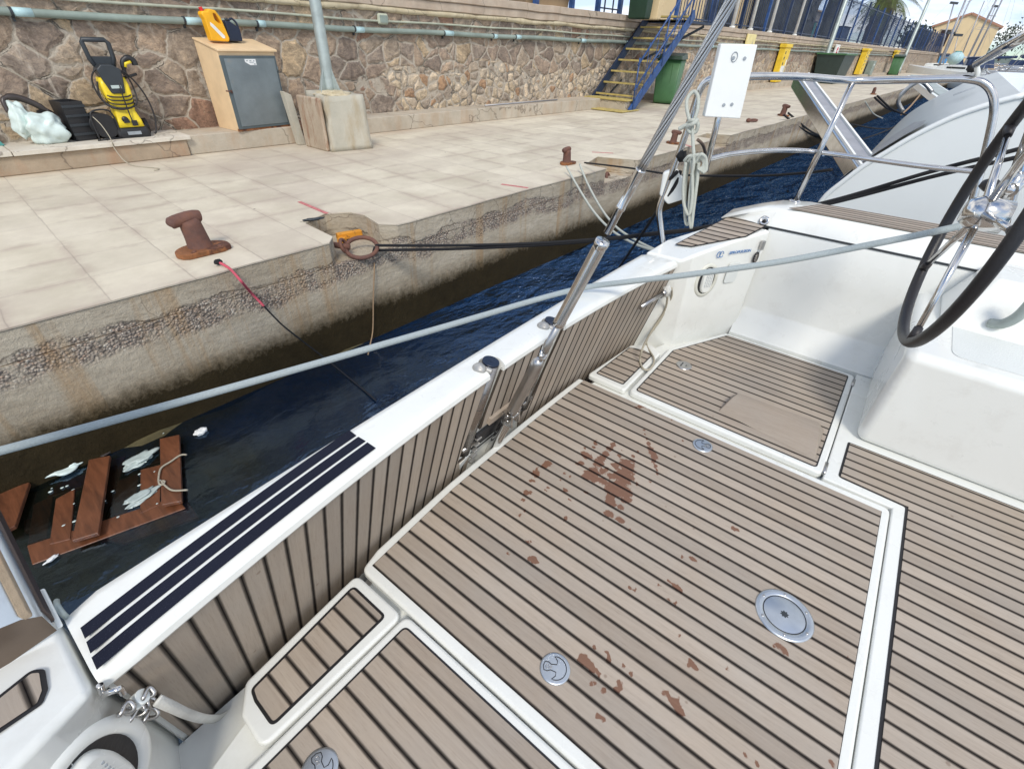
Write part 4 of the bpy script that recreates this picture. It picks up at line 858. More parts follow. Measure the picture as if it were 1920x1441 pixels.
g.tube([c_ + Vector((-.02, 0, -.008)), c_ + Vector((.02, 0, -.008))], .007, 10); g.tube([c_ + Vector((math.cos(R(a)) * .018, math.sin(R(a)) * .004, math.sin(R(a)) * .014 - .01)) for a in range(0, 360, 20)], .0045, 8, closed=True)
part(g, 'toggle', M['steel'], wire, bevel=0)
seg_(p_tog - dirn * .035, p_br, [(0, .012), (.05, .021), (.10, .0225), (.93, .0225), (1, .019)], 'lower_strut', M['steeld'], wire, 28)
g = G(); c_ = p_br
g.tube([c_ + Vector((-.032, 0, .0)), c_ + Vector((.034, 0, .0))], .009, 12); g.tube([c_ + Vector((-.030, 0, -.028)), c_ + Vector((.030, 0, -.028))], .010, 12)
g.box(c_ + Vector((.024, 0, -.02)), (.008, .05, .06)); g.box(c_ + Vector((-.024, 0, -.02)), (.008, .05, .06)); g.tube([c_ + Vector((.034, -.01, .0)), c_ + Vector((.044, -.012, .012))], .007, 10)
g.tube([c_ + Vector((.034 + .010 * math.cos(R(a)), -.012, -.04 + .012 * math.sin(R(a)))) for a in range(0, 360, 30)], .003, 6, closed=True)
part(g, 'pin_bracket', M['steel'], wire, bevel=.002)
seg_(p_br - dirn * .03, p_deck - dirn * .07, [(0, .014), (.08, .022), (.2, .024), (.95, .024), (1, .020)], 'chainplate_tube', M['steel'], wire, 28)

# ---------------------------------------------------------------- steering wheel
wc = Vector((2.121, -.244, 1.609)); wr = .432; th, ph = -.076, .047
wnm = Vector((math.sin(th) * math.cos(ph), math.cos(th) * math.cos(ph), math.sin(ph))); wa = wnm.cross(Vector((0, 0, 1))).normalized(); wb = wnm.cross(wa)
g = G(); g.tube([wc + (wa * math.cos(R(a)) + wb * math.sin(R(a))) * wr for a in range(0, 360, 5)], .0185, 16, closed=True); whl = part(g, 'steering_wheel', M['leather'])
g = G(); g.lathe([(0, .05), (.035, .048), (.05, .02), (.05, -.06), (0, -.06)], wc - wnm * .0, wnm, 24); part(g, 'wheel_hub', M['steel'], whl)
sa0 = None
for k in range(5):
    tgt = onp(1724, 612, wc, wnm) - wc; sa0 = math.atan2(tgt.dot(wb), tgt.dot(wa)); a = sa0 + k * 2 * math.pi / 5; d_ = wa * math.cos(a) + wb * math.sin(a)
    g = G(); g.tube([wc + d_ * .04 - wnm * .0, wc + d_ * (wr - .012)], [.012, .0095], 12); o = part(g, 'spoke', M['steel'], whl)
    g = G(); g.tube([wc + d_ * (wr - .055), wc + d_ * (wr - .008)], [.013, .017], 12); part(g, 'spoke_socket', M['rubber'], o)
# raised helm seat moulding behind the step
g = G(); g.hull([Vector((x, y, z)) for x, y, z in ((2.60, -.36, 1.06), (2.97, -.36, 1.06), (2.52, -3.0, 1.06), (2.97, -3.0, 1.06), (2.72, -.46, 1.27), (2.975, -.46, 1.27), (2.66, -3.0, 1.27), (2.975, -3.0, 1.27))]); part(g, 'helm_seat_moulding', M['gel'], bevel=.03, bseg=5)
g = G(); P = [onx(1880, 420, 2.45), onx(1905, 330, 2.40), onx(1935, 250, 2.38), onx(1975, 140, 2.36)]; g.tube(spline(P, 5), .020, 14); bow = part(g, 'helm_guard_rail', M['steel'])
c_ = onx(1893, 352, 2.30); g = G(); g.blob(c_, (.030, .024, .024), 3, .2, 2); g.tube([c_ + Vector((-.02, .0, -.005)), c_ + Vector((.16, -.05, .035))], [.024, .018], 12); g.tube([c_ + Vector((0, 0, -.03)), c_ + Vector((-.01, .0, .04))], .018, 10); part(g, 'rail_clamp', M['steel'], bow)
c_ = onx(1857, 348, 2.28); g = G(); g.blob(c_, (.030, .028, .022), 3, .15, 2); part(g, 'black_knob', M['rubber'], bow)
P = [onx(1855, 605, 2.62), onx(1880, 607, 2.60), onx(1910, 592, 2.58), onx(1940, 560, 2.56)]; g = G(); g.tube(spline(P, 5), [.018] + [.020] * 14 + [.022], 12); part(g, 'grab_handle', M['galv'])

# ---------------------------------------------------------------- pushpit (stern rail)
gx = 3.30
def rl(px, py, x=gx): return onx(px, py, x)
r = .0165
foot2 = onz(1490, 378, 1.295); jt = rl(1600, 152, foot2.x + .03)
P_up = [onz(1241, 452, 1.105), None]
# aft post (bent), drawn in the plane through the aft corner
aft = onz(1245, 455, 1.105)
pl_n = Vector((.82, .57, 0))                       # plane square to the corner run
pa = lambda px, py, d=0.0: onp(px, py, aft, Vector((1, 0.05, 0)))
P = [aft - Vector((0, 0, .02)), pa(1238, 420), pa(1236, 395), pa(1243, 370), pa(1262, 318), pa(1282, 262), pa(1300, 205), pa(1312, 170), pa(1326, 152), pa(1350, 146)]
end_aft = P[-1]
g = G(); g.tube(spline(P, 5), r, 14); rail0 = part(g, 'stern_rail', M['steel'])
# upper rail to the forward corner
nrm = Vector((0, 0, 1)); Z1 = jt.z
P = [end_aft]
for px, py in ((1420, 143), (1500, 144), (1600, 151), (1700, 150), (1780, 148), (1815, 149)):
    t = (px - 1350) / (1600 - 1350); x_ = end_aft.x + (jt.x - end_aft.x) * min(1, t); P.append(onx(px, py, x_))
P += [onx(1842, 155, jt.x), onx(1859, 172, jt.x), onx(1864, 200, jt.x), onx(1858, 240, jt.x), onx(1838, 325, jt.x), onx(1822, 380, jt.x), onx(1805, 440, jt.x)]
g = G(); g.tube(spline(P, 6), r, 14); part(g, 'top_rail', M['steel'], rail0)
P = [pa(1326, 299)] + [onx(px, py, pa(1326, 299).x + (jt.x - pa(1326, 299).x) * min(1, (px - 1326) / 200)) for px, py in ((1370, 289), (1430, 283), (1480, 282), (1530, 285), (1620, 297), (1730, 312), (1832, 322))]
g = G(); g.tube(spline(P, 6), .0125, 12); part(g, 'middle_rail', M['steel'], rail0)
g = G(); g.tube([foot2 - Vector((0, 0, .03)), onx(1600, 152, jt.x)], .0145, 12); g.lathe([(0, 0), (.034, 0), (.032, .006), (.018, .012)], foot2, (0, 0, 1), 20); part(g, 'stanchion', M['steel'], rail0)
g = G(); g.tube([pa(1322, 322), pa(1345, 228), pa(1362, 150)], .0145, 12); part(g, 'stanchion', M['steel'], rail0)
# outboard bracket: white board clamped to the rail
bp0 = pa(1370, 150) ; bn = Vector((-.80, -.60, .0)).normalized(); bq = [onp(px, py, bp0 + bn * .03, bn) for px, py in ((1352, 82), (1421, 84), (1388, 223), (1321, 219))]
g = G(); v0 = [g.b.verts.new(p) for p in bq]; v1 = [g.b.verts.new(p - bn * .042 + Vector((0, 0, 0))) for p in bq]; g.b.faces.new(v0); g.b.faces.new(v1[::-1])
for i in range(4): g.b.faces.new((v0[i], v0[(i + 1) % 4], v1[(i + 1) % 4], v1[i]))
ob = part(g, 'outboard_bracket_board', simple('board_plastic', (0.80, 0.81, 0.78), 0.45, 0, .03, 4, rust=((0.60, 0.40, 0.24), 4.2, 0.68)), bevel=.005)
for px, py in ((1375, 109), (1396, 110), (1357, 197), (1372, 196)):
    c_ = onp(px, py, bp0 + bn * .0305, bn); g = G(); g.lathe([(.0075, .002), (.006, .0025), (0, .001)], c_, bn, 12); part(g, 'bolt_hole', M['grey'], ob)
c_ = onp(1377, 107, bp0 + bn * .0302, bn); g = G(); g.tube([c_ + bn * .0015 + (bn.cross(Vector((0, 0, 1))) * math.cos(R(a)) * .013 + Vector((0, 0, 1)) * math.sin(R(a)) * .018) for a in range(0, 360, 20)], .0018, 5, closed=True); part(g, 'clamp_mark', M['grey'], ob)
# top edge catching the corner: small steel fitting right side of rail + gantry strut
P = [onx(1640, 182, 3.5), onx(1920, 93, 2.7)]
a_ = onx(1831, 120, jt.x - .1); b_ = onx(1935, 60, 2.75); g = G(); g.tube([a_, a_.lerp(b_, .3), a_.lerp(b_, .3), b_], [.0155, .0155, .018, .019], 14); st_ = part(g, 'gantry_strut', M['steel'])
g = G(); g.tube([a_, onx(1833, 136, jt.x), onx(1829, 149, jt.x)], [.008, .011, .012], 10); part(g, 'strut_foot', M['gel'], st_)
g = G(); g.blob(onx(1823, 128, jt.x), (.022, .020, .016), 3, .4, 3); part(g, 'dark_lashing', M['black'], st_)
# white outboard well / horseshoe float hung on the aft post
c_ = pa(1268, 358); g = G(); q = [onp(px, py, c_, Vector((1, .3, 0))) for px, py in ((1243, 325), (1268, 315), (1286, 345), (1280, 375), (1252, 384), (1236, 366))]
v0 = [g.b.verts.new(p) for p in q]; v1 = [g.b.verts.new(p + Vector((.05, .02, 0))) for p in q]; g.b.faces.new(v0[::-1]); g.b.faces.new(v1)
for i in range(6): g.b.faces.new((v0[i], v0[(i + 1) % 6], v1[(i + 1) % 6], v1[i]))
part(g, 'rail_mounted_box', M['gel'], rail0, bevel=.01)

# ================================================================== QUAY (world frame: X along the quay, Y towards the stone wall)
def top(o, label, cat, group=None): return tag(o, label, cat, group)
def struct(o): o['kind'] = 'structure'; return o
QE = 3.0
n1p = [(1.60, QE), (1.685, 3.09), (1.70, 3.49), (1.93, 3.60), (2.10, 3.50), (2.135, 3.36), (2.085, 3.11), (2.18, QE)]
n2p = [(5.18, QE), (5.19, 3.30), (5.72, 3.46), (5.90, 3.06), (5.95, QE)]
n3p = [(8.45, QE), (8.46, 3.32), (9.0, 3.36), (9.15, QE)]
def quay_outline(dy=0.0, y1=7.1):
    rnd = random.Random(3); P = [(-9, QE - dy)]
    def run(x0, x1):
        x = x0
        while x < x1 - .3: P.append((x, QE - dy + rnd.uniform(-.010, .010))); x += rnd.uniform(.12, .45)
    run(-8.6, 1.5); P.extend([(x, y - (dy if y == QE else 0)) for x, y in n1p]); run(2.3, 5.0); P.extend([(x, y - (dy if y == QE else 0)) for x, y in n2p]); run(6.1, 8.3)
    P.extend([(x, y - (dy if y == QE else 0)) for x, y in n3p]); run(9.3, 30); P.append((96, QE - dy)); P.append((96, y1)); P.append((-9, y1)); return P
g = G(); g.prism(quay_outline(0, 7.0), .68, .842); struct(g.done('quay_edge', M['quay'], bevel=.006, bseg=1))
g = G(); g.prism([(-9, QE), (96, QE), (96, 7.0), (-9, 7.0)], -1.9, .6795)
q_ = g.done('quay', M['quay']); struct(q_)
g = G(); g.prism(quay_outline(.006, 7.0), .8435, .852); struct(g.done('pavement', M['tiles']))
g = G(); g.face([(-60, -60, -1.9), (260, -60, -1.9), (260, 3, -1.9), (-60, 3, -1.9)]); struct(g.done('harbour_bed', M['bed']))
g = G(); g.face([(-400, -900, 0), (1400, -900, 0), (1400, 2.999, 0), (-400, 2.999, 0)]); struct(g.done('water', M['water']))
g = G(); g.face([(96, 2.9, .3), (1400, 2.9, .3), (1400, 900, .3), (96, 900, .3)]); g.face([(-400, 7.5, 2.49), (96, 7.5, 2.49), (96, 900, 2.49), (-400, 900, 2.49)]); struct(g.done('ground', M['asph']))
# submerged footing of the quay
g = G(); rnd = random.Random(5)
def foot(u, v):
    x = -6 + 26 * u; w = .36 + .10 * math.sin(x * 1.7) + .12 * noise.noise(Vector((x * 1.3, 0, 3)))
    if 1.45 < x < 1.75: w *= .35
    P = [(0, .05), (.35, .02), (.75, -.03), (1.0, -.09), (1.05, -.5)]; i = min(3, int(v * 4)); t = v * 4 - i
    a, z = P[i][0] + (P[i + 1][0] - P[i][0]) * t, P[i][1] + (P[i + 1][1] - P[i][1]) * t
    return Vector((x, QE - .002 - a * w, z - .06 + .05 * noise.noise(Vector((x * 2.2, v * 2, 0))) - .012 * max(0, x - 2)))
g.grid(foot, 220, 8); top(g.done('quay_footing', M['weed']), 'algae covered stone footing just under water along the quay foot', 'footing')

# stone wall, coping, pipes
g = G(); g.prism([(-9, 7.0), (96, 7.0), (96, 7.5), (-9, 7.5)], .80, 2.34)
w = thing('stone_wall', 'long rubble stone retaining wall with flat concrete coping behind the quay', 'wall', (0, 0, 0)); g.done('rubble_face', M['wall'], w)
g = G(); rnd = random.Random(11)
def cop(u, v):
    x = -9 + 105 * u; P = [(6.985, 2.345), (6.945, 2.36), (6.94, 2.455), (6.955, 2.463), (6.915, 2.475), (6.91, 2.570), (6.925, 2.578), (7.65, 2.58)]
    i = min(6, int(v * 7)); t = v * 7 - i; y = P[i][0] + (P[i + 1][0] - P[i][0]) * t; z = P[i][1] + (P[i + 1][1] - P[i][1]) * t
    return Vector((x, y + .010 * noise.noise(Vector((x * 3, z * 9, 0))), z + (.008 * noise.noise(Vector((x * 2, 5, 0))))))
g.grid(cop, 700, 7, smooth=False); g.done('coping', M['coping'], w)
g = G(); rnd = random.Random(2)
def lump(u, v):
    x = -9 + 60 * u; a = math.pi * v; r_ = .045 + .022 * noise.noise(Vector((x * 2.6, 0, 0))) + .016 * noise.noise(Vector((x * 7, 0, 4)))
    return Vector((x, 6.99 - math.sin(a) * max(.012, r_), 2.318 + math.cos(a) * max(.014, r_) * .8 + .02 * noise.noise(Vector((x * 1.1, 9, 0)))))
g.grid(lump, 600, 6); g.done('mortar_course', M['plaster'], w)
def pipe(name, z, r, mat, y, label, drift=0.0, x1=60, sag=0.0):
    pts = [Vector((x, y, z + drift * x + sag * math.sin(x * .9) + .006 * math.sin(x * 2.3))) for x in [-9 + i * .5 for i in range(int((x1 + 9) * 2) + 1)]]
    g = G(); g.tube(pts, r, 12); return top(g.done(name, mat), label, 'pipe')
pp = pipe('water_pipe', 2.075, .034, M['pipe'], 6.955, 'thick grey green pipe fixed along the stone wall')
ct = pipe('conduit', 2.19, .0135, M['pipe2'], 6.975, 'thin pale conduit running above the thick pipe on the wall', sag=.006)
rnd = random.Random(8)
for k, x in enumerate([-.3, 1.12, 2.55, 3.35, 4.7, 6.35, 7.5, 8.1, 10.2, 12.1, 14.5, 17.2]):
    g = G(); g.tube([(x, 6.955, 2.075 + .006 * math.sin(x * 2.3)), (x + .10 + .05 * (k % 3), 6.955, 2.075 + .006 * math.sin(x * 2.3 + .3))], .0352, 14); g.done('painted_sleeve', M['cyan'], pp)
    g = G(); g.tube([(x - .012, 6.955, 2.075), (x + .010, 6.955, 2.075)], .040, 14); g.box((x, 6.985, 2.03), (.02, .03, .05)); g.done('pipe_clip', M['dkgrey'], pp, bevel=.002)
g = G(); g.box((5.20, 6.965, 2.205), (.175, .06, .13)); jb = top(g.done('junction_box', M['pipe2'], bevel=.03, bseg=4), 'small grey rounded junction box on the thin conduit', 'junction box')
g = G(); g.box((5.20, 6.934, 2.205), (.13, .006, .085)); g.done('box_lid', M['pipe'], jb, bevel=.002)

# ledges along the wall foot
g = G(); g.prism([(-9, 6.52), (2.04, 6.50), (2.04, 7.0), (-9, 7.0)], .852, 1.012); lg = top(g.done('wall_bench', M['ledge2'], bevel=.012, bseg=2), 'low brown rendered bench at the wall foot topped with stone slabs', 'bench ledge')
rnd = random.Random(4); x = -9.0; gs = G()
while x < 2.0:
    x2 = min(2.10, x + rnd.uniform(.5, .95)); gs = G(); gs.box(((x + x2) / 2, 6.735, 1.034), (x2 - x - .006, .53 + rnd.uniform(-.02, .02), .040)); gs.done('stone_slab', M['slab'], lg, bevel=.004, bseg=2); x = x2
g = G(); g.prism([(2.045, 6.53), (3.34, 6.50), (3.34, 7.0), (2.045, 7.0)], .852, 1.045); top(g.done('concrete_plinth', M['ledge'], bevel=.012, bseg=2), 'pale concrete plinth with rusty foot carrying the metal locker', 'plinth')
g = G(); g.prism([(3.86, 6.60), (10.6, 6.47), (10.6, 7.0), (3.86, 7.0)], .852, 1.05); top(g.done('concrete_ledge', M['ledge'], bevel=.010, bseg=2), 'long low concrete ledge at the wall foot right of the lamp base', 'ledge')
g = G(); g.prism([(13.6, 6.65), (90, 6.65), (90, 7.0), (13.6, 7.0)], .852, 1.0); top(g.done('far_ledge', M['ledge']), 'far concrete ledge at the wall foot beyond the blue stairs', 'ledge')
g = G(); g.tube([(7.05, 6.72, 1.065), (9.2, 6.70, 1.065)], .012, 8); top(g.done('loose_conduit', M['mast']), 'loose grey conduit lying on the concrete ledge', 'conduit')

# lamp post on its concrete block
lp = thing('street_lamp', 'grey steel lamp post rising from a rough concrete block', 'lamp post', (3.56, 6.02, .852))
def LL(x, y, z): return Vector((x - 3.56, y - 6.02, z - .852))
g = G(); 
base = [(3.325, 5.715), (3.845, 5.625), (3.90, 6.18), (3.40, 6.28)]
lo_ = [LL(x, y, .852) for x, y in base]; hi_ = [LL(x + (3.6 - x) * .10, y + (5.95 - y) * .10, 1.42 + .01 * i) for i, (x, y) in enumerate(base)]
va = [g.b.verts.new(p) for p in lo_]; vb = [g.b.verts.new(p) for p in hi_]; g.b.faces.new(va[::-1]); g.b.faces.new(vb)
for i in range(4): g.b.faces.new((va[i], va[(i + 1) % 4], vb[(i + 1) % 4], vb[i]))
bmesh.ops.subdivide_edges(g.b, edges=g.b.edges, cuts=9, use_grid_fill=True)
for v in g.b.verts:
    if v.co.z > .02:
        k = .012 if v.co.x > -.20 else .035
        v.co += Vector((noise.noise(v.co * 7), noise.noise(v.co * 7 + Vector((9, 0, 0))), noise.noise(v.co * 6 + Vector((0, 9, 0))))) * k
o = g.done('concrete_block', M['blockc2'], lp)
for p_ in o.data.polygons: p_.use_smooth = True
g = G(); g.box(LL(3.315, 6.02, 1.13), (.045, .50, .56)); o = g.done('broken_render', M['blockc'], lp, bevel=.02)
g = G(); g.hull([LL(3.25, 6.35, .852), LL(3.34, 6.35, .852), LL(3.20, 6.36, 1.44), LL(3.29, 6.36, 1.40), LL(3.26, 6.44, .852), LL(3.35, 6.44, .852), LL(3.20, 6.45, 1.44), LL(3.30, 6.45, 1.40)]); g.done('upright_slab', M['blockc2'], lp, bevel=.01)
g = G(); g.blob(LL(3.60, 5.95, 1.415), (.20, .22, .055), 4, .3, 3); g.done('mortar_cap', M['plaster'], lp)
PX, PY = 3.60, 6.0
g = G(); g.tube([LL(PX, PY, 1.42), LL(PX, PY, 1.50), LL(PX, PY, 1.80), LL(PX, PY, 7.5)], [.072, .068, .064, .045], 20); g.done('pole', M['galv'], lp)
g = G()
for k in range(4):
    a = R(20 + 90 * k); d = Vector((math.cos(a), math.sin(a), 0)); c0 = LL(PX, PY, 1.43); t = d.cross(Vector((0, 0, 1))) * .005
    f = [c0 + d * .06, c0 + d * .165, c0 + d * .15 + Vector((0, 0, .02)), c0 + d * .07 + Vector((0, 0, .24)), c0 + d * .06 + Vector((0, 0, .26))]
    g.hull([p + t for p in f] + [p - t for p in f]); 
    gg = g; o = g.done('gusset', M['galv'], lp); g = G()
g.b.free()
g = G(); g.tube([LL(PX, PY, 7.5), LL(PX - .1, PY - .5, 7.75), LL(PX - .1, PY - 1.1, 7.8)], .03, 8); g.done('lamp_arm', M['galv'], lp)
g = G(); g.blob(LL(PX - .1, PY - 1.25, 7.8), (.10, .25, .06), 3); g.done('lamp_head', M['galv'], lp)

# metal locker
lk = thing('metal_locker', 'cream metal locker with grey door standing against the stone wall', 'locker', (2.955, 6.53, 1.045), R(5))
w2, d2, h2_ = .335, .44, .775
g = G(); pr = [(0, 0), (d2, 0), (d2, h2_ + .09), (0, h2_)]
va = [g.b.verts.new((-w2, y, z)) for y, z in pr]; vb = [g.b.verts.new((w2, y, z)) for y, z in pr]; g.b.faces.new(va); g.b.faces.new(vb[::-1])
for i in range(4): g.b.faces.new((va[i], vb[i], vb[(i + 1) % 4], va[(i + 1) % 4]))
g.done('casing', M['cream'], lk, bevel=.005)
g = G(); g.hull([(-w2 - .012, -.035, h2_ - .002), (w2 + .02, -.035, h2_ - .002), (-w2 - .012, -.035, h2_ + .018), (w2 + .02, -.035, h2_ + .018), (-w2 - .012, d2, h2_ + .095), (w2 + .02, d2, h2_ + .095), (-w2 - .012, d2, h2_ + .11), (w2 + .02, d2, h2_ + .11)]); g.done('sloping_roof', M['cream'], lk, bevel=.003)
g = G(); g.box((.0, -.009, h2_ / 2 - .01), (2 * w2 - .012, .016, h2_ - .06)); dr = g.done('door', M['dframe'], lk, bevel=.003)
g = G(); g.box((0, -.004, .012), (2 * w2 + .01, .012, .028)); g.done('rusty_sill', M['rusto'], lk)
for z_ in (.14, .60): g = G(); g.tube([(w2 - .012, -.020, z_ - .03), (w2 - .012, -.020, z_ + .03)], .007, 8); g.done('hinge', M['dframe'], dr)
g = G(); g.box((.008, -.0195, h2_ / 2 - .01), (2 * w2 - .075, .006, h2_ - .115)); g.done('door_panel', M['door'], dr, bevel=.002)
g = G(); g.prism([(-.055, .028), (.075, .028), (.075, -.030), (.0, -.030), (-.055, .0)], 0, .001, Matrix(((1, 0, 0, -.005), (0, 0, -1, -.0228), (0, 1, 0, .675), (0, 0, 0, 1)))); stk = g.done('label_sticker', M['sticker'], dr)
for (x_, z_, w_, h_) in [(-.03, .687, .02, .008), (.01, .687, .025, .008), (.05, .685, .015, .010), (.02, .672, .05, .006), (.055, .655, .016, .012)]:
    g = G(); g.box((-.005 + x_, -.0245, z_), (w_, .0012, h_)); g.done('printed_mark', M['grey'], stk)
g = G(); g.tube([(-w2 + .03, -.03, .40), (-w2 - .035, -.035, .41)], .007, 8); g.box((-w2 + .03, -.02, .40), (.012, .02, .03)); g.done('latch', M['rust'], lk)

# yellow jerrycan and dark one on the locker roof
jc = thing('jerrycan', 'yellow jerrycan with red cap standing on the cream locker roof', 'jerrycan', (2.775, 6.72, 1.90), R(5))
g = G(); body = [(-.105, .005), (.085, .0), (.100, .03), (.060, .215), (.02, .275), (-.045, .285), (-.075, .262), (-.125, .262), (-.140, .235), (-.118, .19)]
Mj = Matrix(((1, 0, 0, 0), (0, 0, -1, .05), (0, 1, 0, 0), (0, 0, 0, 1))); g.prism(rounded([(x, y) for x, y in body], .018, 3), -.005, .09, Mj); jb_ = g.done('can_body', M['canyel'], jc, bevel=.014, bseg=3)
g = G(); g.prism(rounded([(-.018, .190), (.042, .150), (.046, .170), (.012, .245), (-.022, .255)], .012, 3), -.02, .12, Mj); c_ = g.done('cutter', None, jc); bake(jb_); cut(jb_, [c_]); kill([c_])
g = G(); g.tube([(-.102, .010, .262), (-.112, .010, .295)], [.020, .019], 16); g.done('cap', M['red'], jc, bevel=.002)
g = G(); g.prism([(-.075, .17), (-.045, .15), (.05, .05), (.045, .03), (.02, .03), (-.08, .14)], .0905, .092, Mj); g.done('worn_label', M['sticker'], jc)
dc = thing('small_can', 'dark blue fuel can beside the yellow jerrycan on the locker roof', 'fuel can', (2.955, 6.74, 1.905), R(5))
g = G(); g.prism(rounded([(-.07, 0), (.085, 0), (.085, .12), (.03, .155), (-.02, .19), (-.07, .19)], .02, 3), -.05, .06, Mj); g.done('can_body', M['navy'], dc, bevel=.012)
g = G(); g.tube(spline([(-.02, 0, .19), (.02, 0, .205), (.06, 0, .17), (.07, 0, .12)], 5), .011, 8); g.done('handle', M['navy'], dc)
g = G(); g.tube([(-.045, 0, .185), (-.045, 0, .21)], .017, 12); g.done('cap', M['dkgrey'], dc)

# pressure washer
pw = thing('pressure_washer', 'yellow and black upright pressure washer with black hose leaning on the wall bench', 'pressure washer', (1.63, 6.80, 1.054), R(-4))
g = G()
def pwy(z):   # body half width / depth along the height
    return None
sec = [(0, .145, .16), (.05, .150, .165), (.10, .135, .150), (.13, .118, .13)]
rings = []
for z, wx, dy in sec:
    P = rounded([(-wx, -dy), (wx, -dy), (wx, dy * .7), (-wx, dy * .7)], .035, 3); rings.append([g.b.verts.new((x, y, z)) for x, y in P])
for A, Bq in zip(rings, rings[1:]):
    for k in range(len(A)): g.b.faces.new((A[k], A[(k + 1) % len(A)], Bq[(k + 1) % len(A)], Bq[k]))
g.b.faces.new(rings[0][::-1]); g.b.faces.new(rings[-1]); g.done('base', M['black'], pw, bevel=.006)
g = G(); g.box((0, -.170, .045), (.12, .012, .03)); g.done('name_plate', M['grey'], pw, bevel=.002)
def shell(secs, name, mat):
    g = G(); rings = []
    for z, x0, x1, y0, y1 in secs:
        P = rounded([(x0, y0), (x1, y0), (x1, y1), (x0, y1)], .030, 4); rings.append([g.b.verts.new((x, y, z)) for x, y in P])
    for A, Bq in zip(rings, rings[1:]):
        for k in range(len(A)): f = g.b.faces.new((A[k], A[(k + 1) % len(A)], Bq[(k + 1) % len(A)], Bq[k])); f.smooth = True
    g.b.faces.new(rings[0][::-1]); g.b.faces.new(rings[-1]); return g.done(name, mat, pw)
shell([(.06, -.02, .02, -.10, .05), (.075, -.115, -.02, -.165, .05)] and [(.10, -.115, .115, -.165, .05), (.16, -.112, .112, -.150, .06), (.24, -.092, .092, -.120, .06), (.32, -.105, .105, -.125, .06), (.40, -.118, .118, -.130, .06), (.47, -.120, .120, -.125, .06), (.53, -.110, .110, -.105, .06)], 'yellow_shell', M['yellow'])
g = G(); g.prism(rounded([(-.055, .395), (.06, .395), (.085, .52), (.095, .60), (.03, .64), (-.06, .64), (-.105, .60), (-.085, .50)], .02, 3), .0, .20, Matrix(((1, 0, 0, 0), (0, 0, -1, .055), (0, 1, 0, 0), (0, 0, 0, 1)))); g.done('black_hood', M['dkgrey'], pw, bevel=.012)
g = G(); g.box((.0, -.148, .455), (.085, .006, .028)); g.done('badge', M['bagc'], pw, bevel=.001)
g = G(); g.box((-.03, -.170, .155), (.05, .02, .03)); g.lathe([(0, .016), (.026, .014), (.030, 0)], (-.035, -.155, .17), (0, -1, 0), 18); g.done('outlet', M['black'], pw)
g = G(); g.box((.035, -.168, .135), (.05, .016, .05)); g.done('power_switch', M['black'], pw, bevel=.004)
for k in range(4):
    g = G(); z = .27 + k * .032; P = [(-.112 + .015 * 0, -.06, z + .05), (-.09, -.132, z + .012), (0, -.145, z), (.09, -.132, z + .010), (.112, -.06, z + .045)]; g.tube(spline(P, 6), .0065, 8); g.done('hose_turn', M['rubber'], pw)
hn = G(); hn.tube([(-.05, .03, .56), (-.100, .02, .68), (-.108, .02, .815), (-.098, .02, .835), (.078, .02, .835), (.102, .02, .810), (.098, .02, .68), (.055, .03, .56)], .021, 10); hb = hn.done('handle', M['dkgrey'], pw)
g = G(); g.prism([(-.075, .56), (.08, .56), (.10, .70), (-.102, .70)], 0, .024, Matrix(((1, 0, 0, 0), (0, 0, -1, .042), (0, 1, 0, 0), (0, 0, 0, 1)))); g.done('handle_bridge', M['dkgrey'], pw, bevel=.006)
for s_ in (-1, 1):
    g = G(); g.tube([(s_ * .145, .06, .075), (s_ * .185, .06, .075)], .075, 22); g.done('wheel', M['rubber'], pw, bevel=.008)
g = G(); P = [(-.13, -.10, .50), (-.155, -.10, .40), (-.13, -.12, .30), (-.02, -.15, .26), (.12, -.12, .30), (.155, -.08, .42), (.13, -.09, .54), (.02, -.10, .62), (-.10, -.08, .60), (-.165, -.06, .50), (-.15, -.09, .34), (-.06, -.15, .27)]; g.tube(spline(P, 6), .008, 8); g.done('coiled_hose', M['rubber'], pw)
g = G(); P = [(.06, -.08, .60), (.13, -.08, .57), (.20, -.07, .47), (.245, -.07, .33), (.25, -.08, .18), (.215, -.10, .05), (.19, -.12, .02)]; g.tube(spline(P, 6), .008, 8); g.done('trailing_hose', M['rubber'], pw)
g = G(); P = [(.06, -.10, .56), (.03, -.155, .45), (.02, -.16, .30), (.02, -.17, .14)]; g.tube(spline(P, 6), .006, 8); g.done('power_cable', M['rubber'], pw)
g = G(); P = [(.13, -.05, .54), (.14, -.05, .60), (.155, -.05, .66), (.20, -.05, .69), (.245, -.05, .67), (.25, -.05, .63)]; g.tube(spline(P, 5), [.018] * 6 + [.025] * 8 + [.028] * 12, 10); g.tube([(.235, -.05, .555), (.16, -.05, .535), (.10, -.05, .52)], .012, 8); gun = g.done('spray_gun', M['black'], pw)
g = G(); g.tube([(.155, -.075, .615), (.165, -.078, .645), (.215, -.078, .660)], .013, 8); g.done('gun_grip', M['yellow'], gun)

